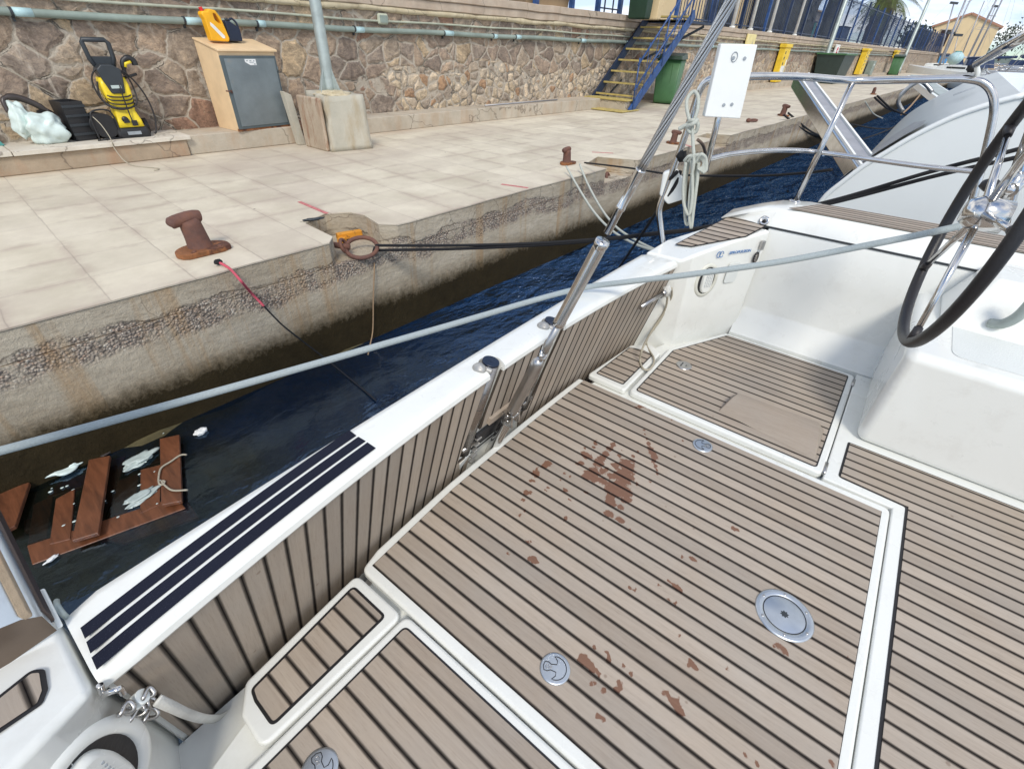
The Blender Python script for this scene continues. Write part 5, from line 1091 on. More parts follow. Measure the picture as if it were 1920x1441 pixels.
# black crates and cable reel, bags
cr_ = thing('plastic_crate', 'tall black plastic crate standing on the slabs left of the pressure washer', 'crate', (1.20, 6.86, 1.054), R(8))
for s_, (cx, cy, sx, sy) in enumerate([(-.085, 0, .012, .26), (.085, 0, .012, .26), (0, .13, .17, .012), (0, -.13, .17, .012)]):
    g = G(); g.box((cx, cy, .17), (sx, sy, .34)); g.done('crate_side', M['black'], cr_, bevel=.003)
g = G(); g.box((0, 0, .008), (.17, .26, .012)); g.done('crate_floor', M['black'], cr_)
for z in (.06, .14, .22, .30):
    g = G(); g.box((0, -.140, z), (.19, .010, .022)); g.done('rib', M['dkgrey'], cr_, bevel=.002)
re = thing('cable_reel', 'black cable reel with wound cord between crate and pressure washer', 'cable reel', (1.385, 6.74, 1.054), R(8))
g = G(); ax = Vector((0, 1, 0))
for y in (-.085, .085):
    g = G(); g.tube([(0, y - .006, .125), (0, y + .006, .125)], .112, 26); g.done('reel_flange', M['black'], re, bevel=.003)
for k in range(7):
    g = G(); y = -.066 + k * .022; rr_ = .088 + .004 * (k % 2); g.tube([(math.cos(R(a)) * rr_, y, .125 + math.sin(R(a)) * rr_) for a in range(0, 360, 15)], .011, 7, closed=True); g.done('cord_turn', M['black'], re)
g = G(); g.tube([(0, -.09, .125), (0, .09, .125)], .08, 20); g.done('drum', M['dkgrey'], re)
g = G(); g.tube(spline([(-.10, -.10, .0), (-.10, -.10, .20), (-.06, -.10, .262), (.06, -.10, .262), (.10, -.10, .20), (.10, -.10, .0)], 4), .008, 8); g.tube([(-.12, -.10, .008), (.12, -.10, .008)], .008, 8); g.tube([(-.12, .10, .008), (.12, .10, .008)], .008, 8); g.done('stand', M['black'], re)
P = [(1.32, 6.64, 1.27), (1.345, 6.55, 1.20), (1.36, 6.49, 1.09), (1.35, 6.46, 1.02), (1.375, 6.40, .90), (1.42, 6.28, .858), (1.50, 6.12, .858), (1.55, 6.02, .858), (1.53, 5.96, .858), (1.49, 5.95, .858)]
g = G(); g.tube(spline(P, 6), .0045, 6); top(g.done('grey_cord', M['ropebe']), 'thin grey cord hanging from the cable reel onto the paving', 'cord')
def crumple(name, c, r, mat, seed, amp=.45, sub=4, flat=None):
    g = G(); g.blob((0, 0, 0), r, sub, amp, 1.6, seed)
    for v in g.b.verts:
        p = v.co; k = 1 + .13 * noise.noise(Vector((p.x / r[0], p.y / r[1], p.z / r[2])) * 3.2 + Vector((seed, 1, 2))) + .035 * abs(noise.noise(Vector((p.x / r[0] * 2, p.y / r[1], p.z / r[2])) * 6))
        v.co = p * k
        if flat is not None and v.co.z < flat: v.co.z = flat + (v.co.z - flat) * .1
    return g.done(name, mat, loc=c)
bgm = thing('plastic_bag', 'white plastic carrier bag with black handle slumped on the wall bench', 'bag', (.90, 6.79, 1.054))
o = crumple('bag_body', (.03, -.03, .12), (.155, .12, .135), M['bagw'], 3, .35, flat=-.115); o.parent = bgm
o = crumple('bag_neck', (-.10, 0, .20), (.080, .08, .155), M['bagw'], 6, .35); o.parent = bgm
g = G(); P = [(-.16, .0, .27), (-.15, .03, .37), (-.06, .05, .385), (.05, .05, .33), (.14, .04, .25)]; g.tube(spline(P, 5), [.02] * 8 + [.03] * 10 + [.02] * 3, 8); o = g.done('black_handle', M['bagd'], bgm)
o = crumple('rubbish_sack', (1.03, 6.90, 1.17), (.12, .08, .125), M['bagd'], 9, .5, flat=-.11); top(o, 'dark rubbish sack squeezed behind the white carrier bag', 'bag')
g = G(); g.hull([(.52, 6.86, 1.054), (.60, 6.84, 1.054), (.50, 6.86, 1.22), (.52, 6.86, 1.23), (.52, 6.90, 1.054), (.60, 6.90, 1.054), (.50, 6.89, 1.22)]); top(g.done('teal_wedge', M['teal'], bevel=.004), 'teal plastic thing at the left end of the slab bench', 'plastic piece')
g = G(); P = [(.35, 6.965, 1.95), (.62, 6.96, 1.80), (.85, 6.955, 1.68), (1.08, 6.96, 1.50), (1.2, 6.96, 1.40)]; g.tube(spline(P, 5), .0035, 6); top(g.done('wall_wire', M['ropebe']), 'thin pale wire drooping across the stones above the white bag', 'wire')

# bollards
def bollard(name, x, y, rz, label, grp='mooring bollards along the quay edge', s=1.0):
    t = thing(name, label, 'bollard', (x, y, .853), rz, grp); t.scale = (s, s, s)
    P = [(math.cos(R(a)) * .165, math.sin(R(a)) * .125 - .035) for a in range(-10, 191, 12)] + [(-.15, -.085), (-.115, -.115), (.10, -.115), (.16, -.085)]
    g = G(); g.prism(P, 0, .036); g.done('base_plate', M['rusto'], t, bevel=.006)
    g = G(); g.tube([(0, 0, .02), (0, 0, .03), (-.004, 0, .10), (-.012, 0, .19), (-.02, 0, .225)], [.082, .074, .068, .064, .058], 22)
    g.done('post', M['rust'], t)
    g = G(); g.tube(spline([(-.125, -.01, .218), (-.118, -.01, .220), (-.07, 0, .226), (0, 0, .232), (.055, .01, .228), (.07, .01, .226)], 4), [.012, .026, .033, .036, .038, .038, .039, .040, .040, .041, .041, .042, .042, .042, .042, .040, .038, .035, .030, .022, .012], 16); g.done('head', M['rust'], t)
    return t
b1 = bollard('mooring_bollard', .945, 3.405, R(0), 'rusty bollard with pink cord at its base, nearest on the quay edge')
b1.scale = (.95, .95, .92)
for k in range(2):
    g = G(); g.tube([((-.07, .09)[k], -.085, .026), ((-.07, .09)[k], -.085, .042)], .013, 6); g.done('bolt_head', M['rust'], b1)
bl = [(5.02, 3.45, 'rusty bollard holding thin grey ropes, second along the quay edge', -4), (7.45, 3.25, 'rusty bollard seen behind the white coiled rope on the rail', 90), (13.1, 3.30, 'dark rusty bollard with black lines just left of the leaning gangway', 60), (24.2, 3.25, 'rusty bollard with crossed black lines seen between gangway and rail post', -10)]
for x, y, lab, a in bl:
    c_ = copy_tree(b1); s_ = .68 if x < 10 else .85; c_.scale = (s_, s_, s_); c_.location = (x, y, .853); c_.rotation_euler = (0, 0, R(a)); c_['label'] = lab
    for k_ in kids(c_):
        if k_.name.startswith('bolt_head'): bpy.data.objects.remove(k_)
# mooring ring in the first notch
mr = thing('mooring_ring', 'big rusty mooring ring in the quay notch with orange plate', 'mooring ring', (1.90, 3.22, .68))
QF_ = 0
def ringmesh(c, R_, r, tilt, az=0): 
    m = Matrix.Rotation(az, 3, 'Z') @ Matrix.Rotation(tilt, 3, 'X'); return [Vector(c) + m @ Vector((math.cos(R(a)) * R_, math.sin(R(a)) * R_, 0)) for a in range(0, 360, 10)]
MR0 = Vector((1.90, 3.22, .68)); rc = onz(678, 464, .735, 'Q') - MR0
ra_ = Vector((.785, -.62, 0)); rb_ = Vector((.62, .785, 0)) * math.cos(R(24)) + Vector((0, 0, math.sin(R(24))))
g = G(); g.tube([rc + ra_ * (.113 * math.cos(R(a))) + rb_ * (.105 * math.sin(R(a))) for a in range(0, 360, 10)], .0155, 12, closed=True); g.done('ring', M['rust'], mr)
g = G(); a_ = rc + Vector((-.10, .07, .01)); g.tube([a_ + Vector((-.10, .09, .03)), a_ + Vector((-.02, .02, .01)), a_ + Vector((.03, -.03, .0))], [.02, .022, .02], 12); g.tube(ringmesh(a_ + Vector((.0, .0, .01)), .045, .012, R(70), R(40)), .013, 10, closed=True); g.done('eye_bolt', M['rust'], mr)
g = G(); a_ = onz(655, 440, .72, 'Q') - MR0; g.box(a_, (.20, .05, .05), Matrix.Rotation(R(-14), 3, 'Z')); g.box(a_ + Vector((-.09, -.03, -.02)), (.06, .05, .05), Matrix.Rotation(R(30), 3, 'Z')); g.done('orange_plate', M['orange'], mr, bevel=.006)
# ring on the face of the second notch, flat ring on the quay, iron in third notch
t = thing('iron_hook', 'rusty iron hook ring on the quay face below the second bollard', 'iron ring', (5.55, 3.16, .62)); g = G(); g.tube(ringmesh((0, 0, .03), .075, .016, R(65), R(20)), .018, 10, closed=True); g.done('ring', M['rust'], t); g = G(); g.tube([(-.03, .16, .03), (0, .02, .05)], .025, 10); g.done('eye_bolt', M['rust'], t)
t = thing('flat_ring', 'long rusty mooring ring lying flat on the quay before the gangway', 'iron ring', (11.35, 3.38, .86)); g = G(); g.tube([(math.cos(R(a)) * .17, math.sin(R(a)) * .07, .02) for a in range(0, 360, 15)], .018, 8, closed=True); g.done('ring', M['rust'], t); g = G(); g.blob((-.19, .02, .03), (.05, .05, .04), 2); g.done('eye', M['rust'], t)
a_, b_ = onz(561, 378, .8545, 'Q'), onz(613, 400, .8545, 'Q'); g = G(); g.bar(a_, b_, .03, .003); o = g.done('red_tape', M['signr']); top(o, 'faded red paint strip on the tiles beside the quay notch', 'paint mark')
o.data.materials[0] = simple('faded_red', (0.50, 0.16, 0.16), .7, 0, .3, 40)
for (px, py, px2, py2, mt) in [(1110, 425 - 140, 1150, 287, 0), (1265, 265, 1300, 276, 1), (940, 345, 990, 352, 0)]:
    a_, b_ = onz(px, py, .8545, 'Q'), onz(px2, py2, .8545, 'Q'); d_ = (b_ - a_); n__ = Vector((-d_.y, d_.x, 0)).normalized() * .02; g = G(); g.prism([(p.x, p.y) for p in (a_ - n__, b_ - n__, b_ + n__, a_ + n__)], .8525, .8538)
    top(g.done('paint_streak', M['teal'] if mt == 2 else o.data.materials[0]), ['faint red streak on paving before the second bollard', 'faint red streak on paving near the rail coil', 'faint red streak on paving left of the second bollard'][(px == 1265) + 2 * (px == 940)], 'paint mark')
g = G(); g.blob((0, 0, 0), (.075, .022, .010), 3, .5, 2); o = g.done('dry_leaf', M['dkgrey'], loc=(1.785, 3.50, .862), rot=(0, 0, R(-20))); top(o, 'small dark scrap lying at the corner of the first quay notch', 'scrap')

# ropes from the quay
def rp(name, pts, r, mat, label, cat='rope', n=8, seg=8, grp=None):
    g = G(); g.tube(spline(pts, n), r, seg); return top(g.done(name, M[mat]), label, cat, grp)
def bw(p):   # boat frame -> world
    a = YQ - YB; c, s = math.cos(a), math.sin(a); p = Vector(p); return Vector((c * p.x - s * p.y, s * p.x + c * p.y, p.z))
# grey line over the gate cap to the wheel
A_ = bw(onz(1064, 546, 1.115)); Bm = bw(onz(1180, 527, 1.14)); W_ = bw(onx(1800, 424, 2.32)); 
def inplane(a, b, px, py):   # point of the vertical plane through a and b seen at px,py
    n = Vector((b.y - a.y, a.x - b.x, 0)).normalized(); return onp(px, py, a, n, 'Q')
far_ = onz(-260, 930, 1.02, 'Q'); far0 = onz(0, 845, 1.06, 'Q')
dl = (A_ - far0); 
P = [far0 - dl * .8 + Vector((0, 0, .03)), far0, far0.lerp(A_, .33) + Vector((0, 0, -.006)), far0.lerp(A_, .66) + Vector((0, 0, -.004)), A_]
qs = [inplane(A_, W_, *p) for p in ((1180, 528), (1290, 515), (1460, 491), (1620, 461), (1730, 439))]
P += qs + [W_]
rp('mooring_rope', P, .0125, 'ropeg', 'thick grey mooring rope stretched over the white stern gate', n=10, seg=12)
# black doubled line
ra = MR0 + rc + ra_ * .115; E1 = bw((3.40, .30, 1.30)); E2 = bw((3.42, -.36, 1.65)); E3 = bw((3.45, -1.6, 2.25))
for k, (dz, lab) in enumerate(((.012, 'upper strand of the black doubled mooring line tied to the big ring'), (-.016, 'lower strand of the black doubled mooring line tied to the big ring'))):
    mids = [inplane(ra, E1, px, py + (k * 9 - 4) * max(.25, 1 - (px - 705) / 500)) for px, py in ((705, 464), (850, 463), (1000, 458), (1125, 449), (1235, 437), (1330, 425))]
    e1 = inplane(E1, E3, 1545, 380 + 4 * k); e2 = inplane(E1, E3, 1745, 322 + k * 10); e3 = inplane(E1, E3, 1885, 286 + k * 14)
    rp('black_mooring_line', mids + [e1, e2, e3, e3 + (e3 - e2)], .0105, 'ropek', lab, n=8, grp='black mooring lines')
g = G(); g.tube([mids[0] + Vector((.0, .0, .02)), mids[0] + Vector((-.01, .01, -.01)), mids[0] + Vector((0, 0, -.02))], .016, 8); 
top(g.done('rope_loop', M['ropek']), 'black rope loop through the big rusty mooring ring', 'rope')
# pair of grey lines from the second bollard
for k, (q, w_, lab) in enumerate((((1062, 312), (1140, 428), 'left thin grey rope hanging from the second bollard'), ((1087, 308), (1152, 424), 'right thin grey rope hanging from the second bollard'))):
    a = onz(*q, .93, 'Q'); b = bw(onz(1232 + 4 * k, 472, .75)); 
    mid = [inplane(a, b, *p) for p in (((1082, 348), (1112, 395), (1145, 430), (1185, 455)) if k == 0 else ((1102, 345), (1128, 392), (1156, 426), (1195, 452)))]
    rp('thin_grey_rope', [a] + mid + [b], .011, 'ropew', lab, grp='thin ropes from the second bollard')
a = onz(1096, 305, .90, 'Q'); b = bw(onx(1560, 318, 3.3)); rp('thin_black_rope', [a, inplane(a, b, 1180, 315), inplane(a, b, 1262, 327), inplane(a, b, 1400, 330), inplane(a, b, 1500, 325), b], .008, 'ropek', 'thin black rope from the second bollard towards the rail')
a = onz(409, 491, .875, 'Q'); mid = [onz(430, 503, .858, 'Q'), onz(452, 527, .850, 'Q'), ony(470, 548, 2.985, 'Q'), ony(495, 574, 2.96, 'Q')]
rp('pink_cord', [a] + mid, .008, 'ropep', 'pink cord running over the quay edge from the nearest bollard', 'cord')
g = G(); g.blob(a + Vector((0, 0, .0)), (.024, .018, .018), 2, .3); top(g.done('black_knot', M['ropek']), 'small black knot at the foot of the nearest bollard', 'knot')
rp('thin_black_line', [mid[-1], ony(516, 596, 2.93, 'Q'), ony(540, 618, 2.90, 'Q'), onz(620, 680, .05, 'Q'), onz(705, 750, .012, 'Q')], .0055, 'ropek', 'thin black cord continuing from the pink cord down to the water', 'cord')
rp('brown_twine', [onz(701, 482, .60, 'Q'), ony(702, 500, 2.975, 'Q'), ony(700, 560, 2.965, 'Q'), ony(699, 618, 2.96, 'Q'), onz(693, 650, .02, 'Q'), onz(690, 665, .0, 'Q')], .005, 'ropeb', 'brown twine hanging from the big mooring ring into the water', 'twine')
# knots and coil on the stern rail
c_ = bw(pa(1268, 312)); kn = thing('clove_hitch', 'black rope knot tied round the bent rail post', 'rope knot', c_)
g = G()
for dx, dz in ((0, 0), (.02, .03), (-.02, -.02), (.01, -.04), (-.005, .05)): g.blob((dx, -.02, dz), (.028, .024, .026), 2, .4, 3, dx * 50)
g.done('hitch', M['ropek'], kn)
for s_ in (-1, 1):
    g = G(); g.tube(spline([Vector((s_ * .02, -.02, -.02)), bw(pa(1258 + s_ * 9, 345)) - c_, bw(pa(1252, 368)) - c_], 5), .010, 8); g.done('rope_leg', M['ropek'], kn)
a = bw(pa(1254, 362)); b = bw(onz(1170, 488, .75)); rp('black_tail_line', [a, inplane(a, b, 1228, 402), inplane(a, b, 1200, 444), b, b + (b - a) * .3], .009, 'ropek', 'black line slanting down to the water from the knot on the rail')
coil = thing('coiled_line', 'coiled off-white line hanging from the middle rail by a knot', 'coiled rope', bw(pa(1296, 300)))
o0 = Vector(coil.location)
def ct_(name, pts, r=.0085): g = G(); g.tube(spline([p - o0 for p in pts], 7), r, 8); return g.done(name, M['ropew'], coil)
ca = lambda px, py, d=0: bw(onp(px, py, aft + Vector((-.05 - d, 0, 0)), Vector((1, .05, 0))))
ct_('hanging_loop', [ca(1292, 300), ca(1286, 340), ca(1284, 390), ca(1287, 420), ca(1296, 408), ca(1300, 360), ca(1304, 310)])
ct_('hanging_loop', [ca(1302, 302, .02), ca(1295, 350, .02), ca(1292, 395, .02), ca(1296, 426, .02), ca(1300, 395, .02), ca(1307, 340, .02), ca(1310, 305, .02)])
ct_('hanging_loop', [ca(1310, 300, .01), ca(1303, 340, .01), ca(1298, 380, .01), ca(1296, 428, .01)])
ct_('hanging_loop', [ca(1286, 304, .03), ca(1281, 350, .03), ca(1283, 385, .03), ca(1292, 402, .03), ca(1298, 370, .03), ca(1298, 320, .03), ca(1296, 300, .03)])
for k in range(4): ct_('wrap_turn', [ca(1283 + k * 7, 302 + k, .03), ca(1292 + k * 7, 293 - k, .04), ca(1305 + k * 5, 292, .03), ca(1318 + k * 2, 300, .02), ca(1318 + k * 2, 312 + k * 2, .02), ca(1308 + k * 3, 318 + k * 2, .03)], .008)
ct_('standing_part', [ca(1297, 330, .03), ca(1301, 300, .04), ca(1299, 262, .03), ca(1298, 235, .03)])
ct_('bowline_knot', [ca(1289, 232, .02), ca(1298, 226, .04), ca(1308, 232, .03), ca(1305, 246, .02), ca(1294, 248, .03), ca(1289, 238, .04), ca(1300, 232, .05), ca(1308, 224, .03)], .010)
ct_('tail_end', [ca(1298, 234, .03), ca(1285, 236, .03), ca(1273, 242, .03)], .010)
ct_('rail_loop', [ca(1294, 230, .03), ca(1288, 205, .02), ca(1289, 185, .0), ca(1301, 172, -.02), ca(1309, 182, .0), ca(1308, 205, .02), ca(1300, 230, .03)])

# ------------------------------------------------------------------ flotsam by the quay
def plank(pts, z, th, name, mat=M['pallet']):
    P = [onz(x, y, z, 'Q') for x, y in pts]; g = G(); g.prism([(p.x, p.y) for p in P], z - th, z); return g.done(name, mat, pal, bevel=.004, bseg=2)
pal = thing('wooden_pallet', 'broken reddish wooden pallet floating half sunk against the quay', 'pallet')
plank([(299, 822), (336, 814), (341, 938), (302, 946)], .045, .022, 'top_board'); plank([(166, 861), (206, 853), (184, 998), (134, 1013)], .050, .022, 'top_board'); plank([(-8, 922), (55, 903), (28, 985), (-20, 1010)], .045, .022, 'top_board')
plank([(222, 900), (262, 885), (246, 970), (196, 985)], -.004, .020, 'sunken_board'); plank([(263, 880), (302, 870), (300, 945), (262, 962)], .006, .02, 'sunken_board'); plank([(104, 935), (140, 915), (132, 1010), (92, 1020)], .008, .02, 'sunken_board')
plank([(50, 1022), (330, 930), (348, 952), (60, 1058)], .004, .03, 'bottom_board'); plank([(62, 945), (100, 928), (86, 1015), (50, 1030)], -.006, .02, 'sunken_board'); plank([(206, 862), (236, 853), (224, 900), (190, 985)], -.012, .02, 'sunken_board'); plank([(196, 1010), (350, 935), (372, 968), (230, 1018)], -.010, .02, 'bottom_board'); plank([(40, 925), (320, 838), (322, 858), (42, 948)], -.035, .03, 'bottom_board'); plank([(44, 975), (310, 888), (312, 905), (44, 995)], -.03, .03, 'bottom_board')
for q, r_, m_, sd, lab, nm in [((128, 873), (.075, .05, .030), 'bagw', 21, 'white plastic bag floating between quay and pallet', 'floating_bag'), ((258, 862), (.08, .045, .014), 'bagc', 22, 'clear film floating behind the pallet boards', 'plastic_film'), ((265, 930), (.075, .035, .012), 'bagc', 25, 'clear film floating over the pallet front', 'plastic_film'), ((225, 806), (.10, .045, .008), 'bagc', 27, 'blue tinted film floating beside the grey rope', 'plastic_film'), ((208, 836), (.085, .050, .016), 'bagd', 28, 'dark wet plastic floating behind the middle pallet board', 'dark_plastic'), ((377, 808), (.030, .024, .014), 'sticker', 31, 'small white foam cup floating alone right of the pallet', 'foam_cup'), ((97, 1047), (.026, .010, .006), 'sticker', 33, 'white feather floating at the pallet corner', 'feather')]:
    c_ = onz(*q, .012, 'Q'); o = crumple(nm, c_, r_, M[m_], sd, .8, 4); o.rotation_euler = (0, 0, R(15)); top(o, lab, nm.split('_')[-1])
P = [onz(x, y, .055, 'Q') for x, y in ((350, 852), (338, 853), (320, 865), (303, 876), (298, 890), (298, 905), (305, 908), (309, 902), (303, 902), (312, 912), (325, 919), (352, 918))]
g = G(); g.tube(spline(P, 5), .005, 6); top(g.done('tangled_twine', M['ropebe']), 'pale tangled twine lying over the right pallet board', 'twine')
g = G(); rnd = random.Random(14)
for k in range(38):
    px = rnd.uniform(90, 340); py = 1120 - px * .35 - rnd.uniform(60, 210); c_ = onz(px, py, .006, 'Q'); s_ = rnd.uniform(.003, .008); g.blob(c_, (s_ * 1.6, s_, s_ * .5), 1)
o = g.done('floating_scum', M['bagw']); o['kind'] = 'stuff'; o['label'] = 'specks of foam and debris floating around the pallet'

# ------------------------------------------------------------------ blue iron stairs
stx = thing('iron_stairs', 'blue iron stairs with yellowed treads climbing the stone wall', 'stairs', (10.6, 6.3, .852))
def s3(x, y, z): return Vector((x - 10.6, y - 6.3, z - .852))
z_at = lambda x: 1.08 + (x - 10.97) * .782
for y, nm in ((6.88, 'stringer'), (5.78, 'stringer')):
    g = G(); a, b = s3(10.62, y, z_at(10.62) + .02), s3(12.95, y, z_at(12.95) + .02); g.bar(a, b, .045, .17); g.done(nm, M['blue'] if y < 6 else M['navyp'], stx, bevel=.004)
for k in range(8):
    x = 11.05 + k * .269; g = G(); g.box(s3(x - .02, 6.33, z_at(x) - .03), (.25, 1.04, .022)); tr = g.done('tread', M['navyp'], stx)
    g = G(); g.box(s3(x - .145, 6.33, z_at(x) - .026), (.030, 1.04, .034)); g.done('tread_nosing', M['tread'], tr)
g = G(); g.box(s3(13.5, 6.33, 2.50), (1.25, 1.10, .05)); g.done('landing', M['navyp'], stx); g = G(); g.box(s3(12.9, 6.33, 2.515), (.05, 1.06, .05)); g.done('landing_nosing', M['tread'], stx)
g = G(); g.bar(s3(13.9, 5.9, 2.45), s3(13.0, 6.9, 1.75), .05, .05); g.done('landing_strut', M['dkgrey'], stx)
g = G(); g.bar(s3(11.0, 6.8, .86), s3(11.9, 6.8, 1.35), .03, .03); g.done('brace', M['dkgrey'], stx)
for y in (5.76,):
    for dz in (.95, .50):
        g = G(); g.tube([s3(10.66, y, z_at(10.66) + dz - .1), s3(12.95, y, z_at(12.95) + dz), s3(14.1, y, 2.55 + dz)], .020, 8); g.done('handrail', M['blue'], stx)
    for k in range(11):
        x = 10.7 + k * .34; zb = min(z_at(x), 2.52); g = G(); g.tube([s3(x, y, zb), s3(x, y, zb + .95)], .016 if k % 3 == 0 else .007, 6); g.done('baluster', M['blue'], stx)
    for k in range(5):
        x = 10.75 + k * .5; zb = z_at(x); g = G(); g.tube(spline([s3(x, y, zb + .1), s3(x + .1, y + .01, zb + .5), s3(x + .3, y, zb + .55), s3(x + .42, y, zb + .95)], 4), .007, 6); g.done('scroll_bar', M['blue'], stx)
g = G(); g.box(s3(10.72, 6.35, 1.055), (.45, 1.10, .02)); g.done('bottom_plate', M['tread'], stx); g = G(); g.box(s3(10.72, 6.35, .95), (.40, 1.02, .18)); g.done('bottom_block', M['ledge'], stx, bevel=.01)
g = G(); g.box(s3(10.55, 6.30, .872), (.75, 1.2, .018)); g.done('ground_plate', M['tread'], stx, bevel=.004)
# wheelie bins
def wheelie(x, y, rz, mat, lid_, label, s=1.0, name='wheelie_bin'):
    t = thing(name, label, 'wheelie bin', (x, y, .853), rz, 'wheelie bins along the stone wall'); t.scale = (s, s, s)
    g = G(); rg = []
    for z, hw, hd in ((.02, .235, .25), (.10, .245, .265), (.93, .29, .34)):
        P = rounded([(-hw, -hd), (hw, -hd), (hw, hd), (-hw, hd)], .04, 3); rg.append([g.b.verts.new((x_, y_, z)) for x_, y_ in P])
    for A, Bq in zip(rg, rg[1:]):
        for k in range(len(A)): f = g.b.faces.new((A[k], A[(k + 1) % len(A)], Bq[(k + 1) % len(A)], Bq[k])); f.smooth = True
    g.b.faces.new(rg[0][::-1]); g.b.faces.new(rg[-1]); g.done('bin_body', M[mat], t)
    g = G(); g.hull([(-.32, -.40, .93), (.32, -.40, .93), (-.32, .38, .93), (.32, .38, .93), (-.30, -.37, 1.0), (.30, -.37, 1.0), (-.29, .34, 1.06), (.29, .34, 1.06)]); g.done('lid', M[lid_], t, bevel=.02)
    g = G(); g.tube([(-.25, .41, .97), (.25, .41, .97)], .016, 8); g.done('handle', M[lid_], t)
    for s_ in (-1, 1):
        g = G(); g.tube([(s_ * .235, .24, .10), (s_ * .285, .24, .10)], .10, 20); g.done('wheel', M['rubber'], t, bevel=.006)
    for k in (-1, 1):
        g = G(); g.box((k * .10, -.292, .50), (.012, .02, .7), Matrix.Rotation(R(6), 3, 'X')); g.done('moulded_rib', M[mat], t)
    return t
wheelie(13.15, 6.20, R(-75), 'bing', 'bind', 'green wheelie bin with dark lid behind the blue stairs')
wheelie(52.5, 6.3, R(-85), 'bing', 'bind', 'far green wheelie bin under the small yellow sign', 1.25)
wheelie(86.5, 5.9, R(-85), 'bluebin', 'navyp', 'blue wheelie bin farthest along the wall near the house', 1.6)
t = thing('waste_skip', 'dark open waste container against the wall behind the rail', 'skip', (31.2, 6.3, .853)); g = G(); g.hull([(-1.0, -.45, 0), (1.0, -.45, 0), (-1.25, -.6, 1.15), (1.25, -.6, 1.15), (-1.0, .45, 0), (1.0, .45, 0), (-1.25, .6, 1.15), (1.25, .6, 1.15)]); g.done('tub', M['greybin'], t, bevel=.03); g = G(); g.box((0, -.02, 1.17), (2.6, 1.26, .06)); g.done('rim', M['bing'], t)

# ================================================================== SIGNS, FENCE, TREES, HOUSE
def signbox(name, x, z0, z1, wdt, mat, label, cap=True, dep=.10, lean=0):
    t = thing(name, label, 'sign', (x, 6.93, z0)); h = z1 - z0
    g = G(); g.box((0, -dep / 2, h / 2), (wdt, dep, h)); g.done('panel', M[mat], t, bevel=.02)
    if cap: g = G(); g.box((0, -dep / 2 - .01, h - .05), (wdt * 1.12, dep + .05, .12)); g.done('top_cap', M[mat], t, bevel=.02)
    return t
def mark(t, x, z, w_, h_, mat, dep, name='printed_mark'):
    g = G(); g.box((x, -dep - .004, z), (w_, .006, h_)); g.done(name, M[mat], t)
t = signbox('depth_sign', 20.4, 1.55, 2.47, .85, 'signp', 'pale yellow sign with grey peaks showing above the white board', False, .06)
g = G(); g.prism([(-.25, .35), (-.14, .62), (-.05, .35)], 0, .004, Matrix(((1, 0, 0, 0), (0, 0, -1, -.062), (0, 1, 0, 0), (0, 0, 0, 1)))); g.done('peak_mark', M['grey'], t); g = G(); g.prism([(.02, .35), (.14, .72), (.26, .35)], 0, .004, Matrix(((1, 0, 0, 0), (0, 0, -1, -.062), (0, 1, 0, 0), (0, 0, 0, 1)))); g.done('peak_mark', M['grey'], t)
t = signbox('yellow_sign', 24.4, 1.02, 2.27, .75, 'signy', 'yellow box sign with cap nearest behind the stern rail', True, .22)
for k in range(3): mark(t, -.18, .98 - k * .18, .09, .09, 'signk', .22, 'arrow_mark')
mark(t, -.02, .38, .48, .34, 'signw', .22); mark(t, -.12, .22, .26, .14, 'letter', .224); mark(t, .22, .55, .12, .4, 'signw', .22)
t = signbox('red_white_sign', 33.6, 1.30, 2.42, .80, 'signw', 'white sign with three red emblems beyond the dark skip', False, .08)
for z in (.85, .55, .25):
    g = G(); g.lathe([(0, .004), (.17, .004), (.17, 0)], (0, -.085, z), (0, -1, 0), 18); e = g.done('red_emblem', M['signr'], t); g = G(); g.box((0, -.092, z), (.20, .006, .07)); g.done('emblem_bar', M['signw'], e)
t = signbox('yellow_sign', 41.2, 1.04, 2.36, 1.0, 'signy', 'second yellow sign further along the wall beyond the white one', True, .30)
for k in range(5): mark(t, -.25, 1.1 - k * .2, .12, .10, 'signk', .30, 'arrow_mark')
for k in range(4): mark(t, .22, 1.0 - k * .15, .3, .05, 'grey', .30)
t = signbox('green_cabinet', 44.6, .95, 1.75, .9, 'pipe', 'grey green cabinet with white flash right of the second yellow sign', False, .35); mark(t, -.05, .58, .25, .10, 'signw', .35); t['category'] = 'cabinet'
signbox('small_yellow_sign', 54.2, 1.95, 2.42, 1.3, 'signy', 'small yellow sign above the far green bin', True, .2)
t = thing('life_ring_post', 'pale blue post standing beside the dark skip', 'post', (32.6, 6.2, .853)); g = G(); g.bar((0, 0, 0), (.5, 0, 1.2), .12, .05); g.done('post', M['cyan'], t)
def wpole(x, y, z0, h, r, mat, label, name='lamp_pole', lamp=False):
    t = thing(name, label, 'pole', (x, y, z0)); g = G(); g.tube([(0, 0, 0), (0, 0, .35), (0, 0, .4), (0, 0, h)], [r * 1.7, r * 1.2, r, r * .7], 10); g.done('pole', M[mat], t)
    if lamp: g = G(); g.tube([(0, 0, h - .1), (.6, -.2, h + .1), (1.2, -.4, h + .1)], .05, 6); g.done('lamp_arm', M[mat], t)
    return t
wpole(30.3, 6.55, .853, 9, .10, 'galv', 'grey lamp pole behind the rail left of the dark skip')
wpole(59.6, 6.8, .853, 12, .13, 'galv', 'tall grey lamp pole further along near the small yellow sign')
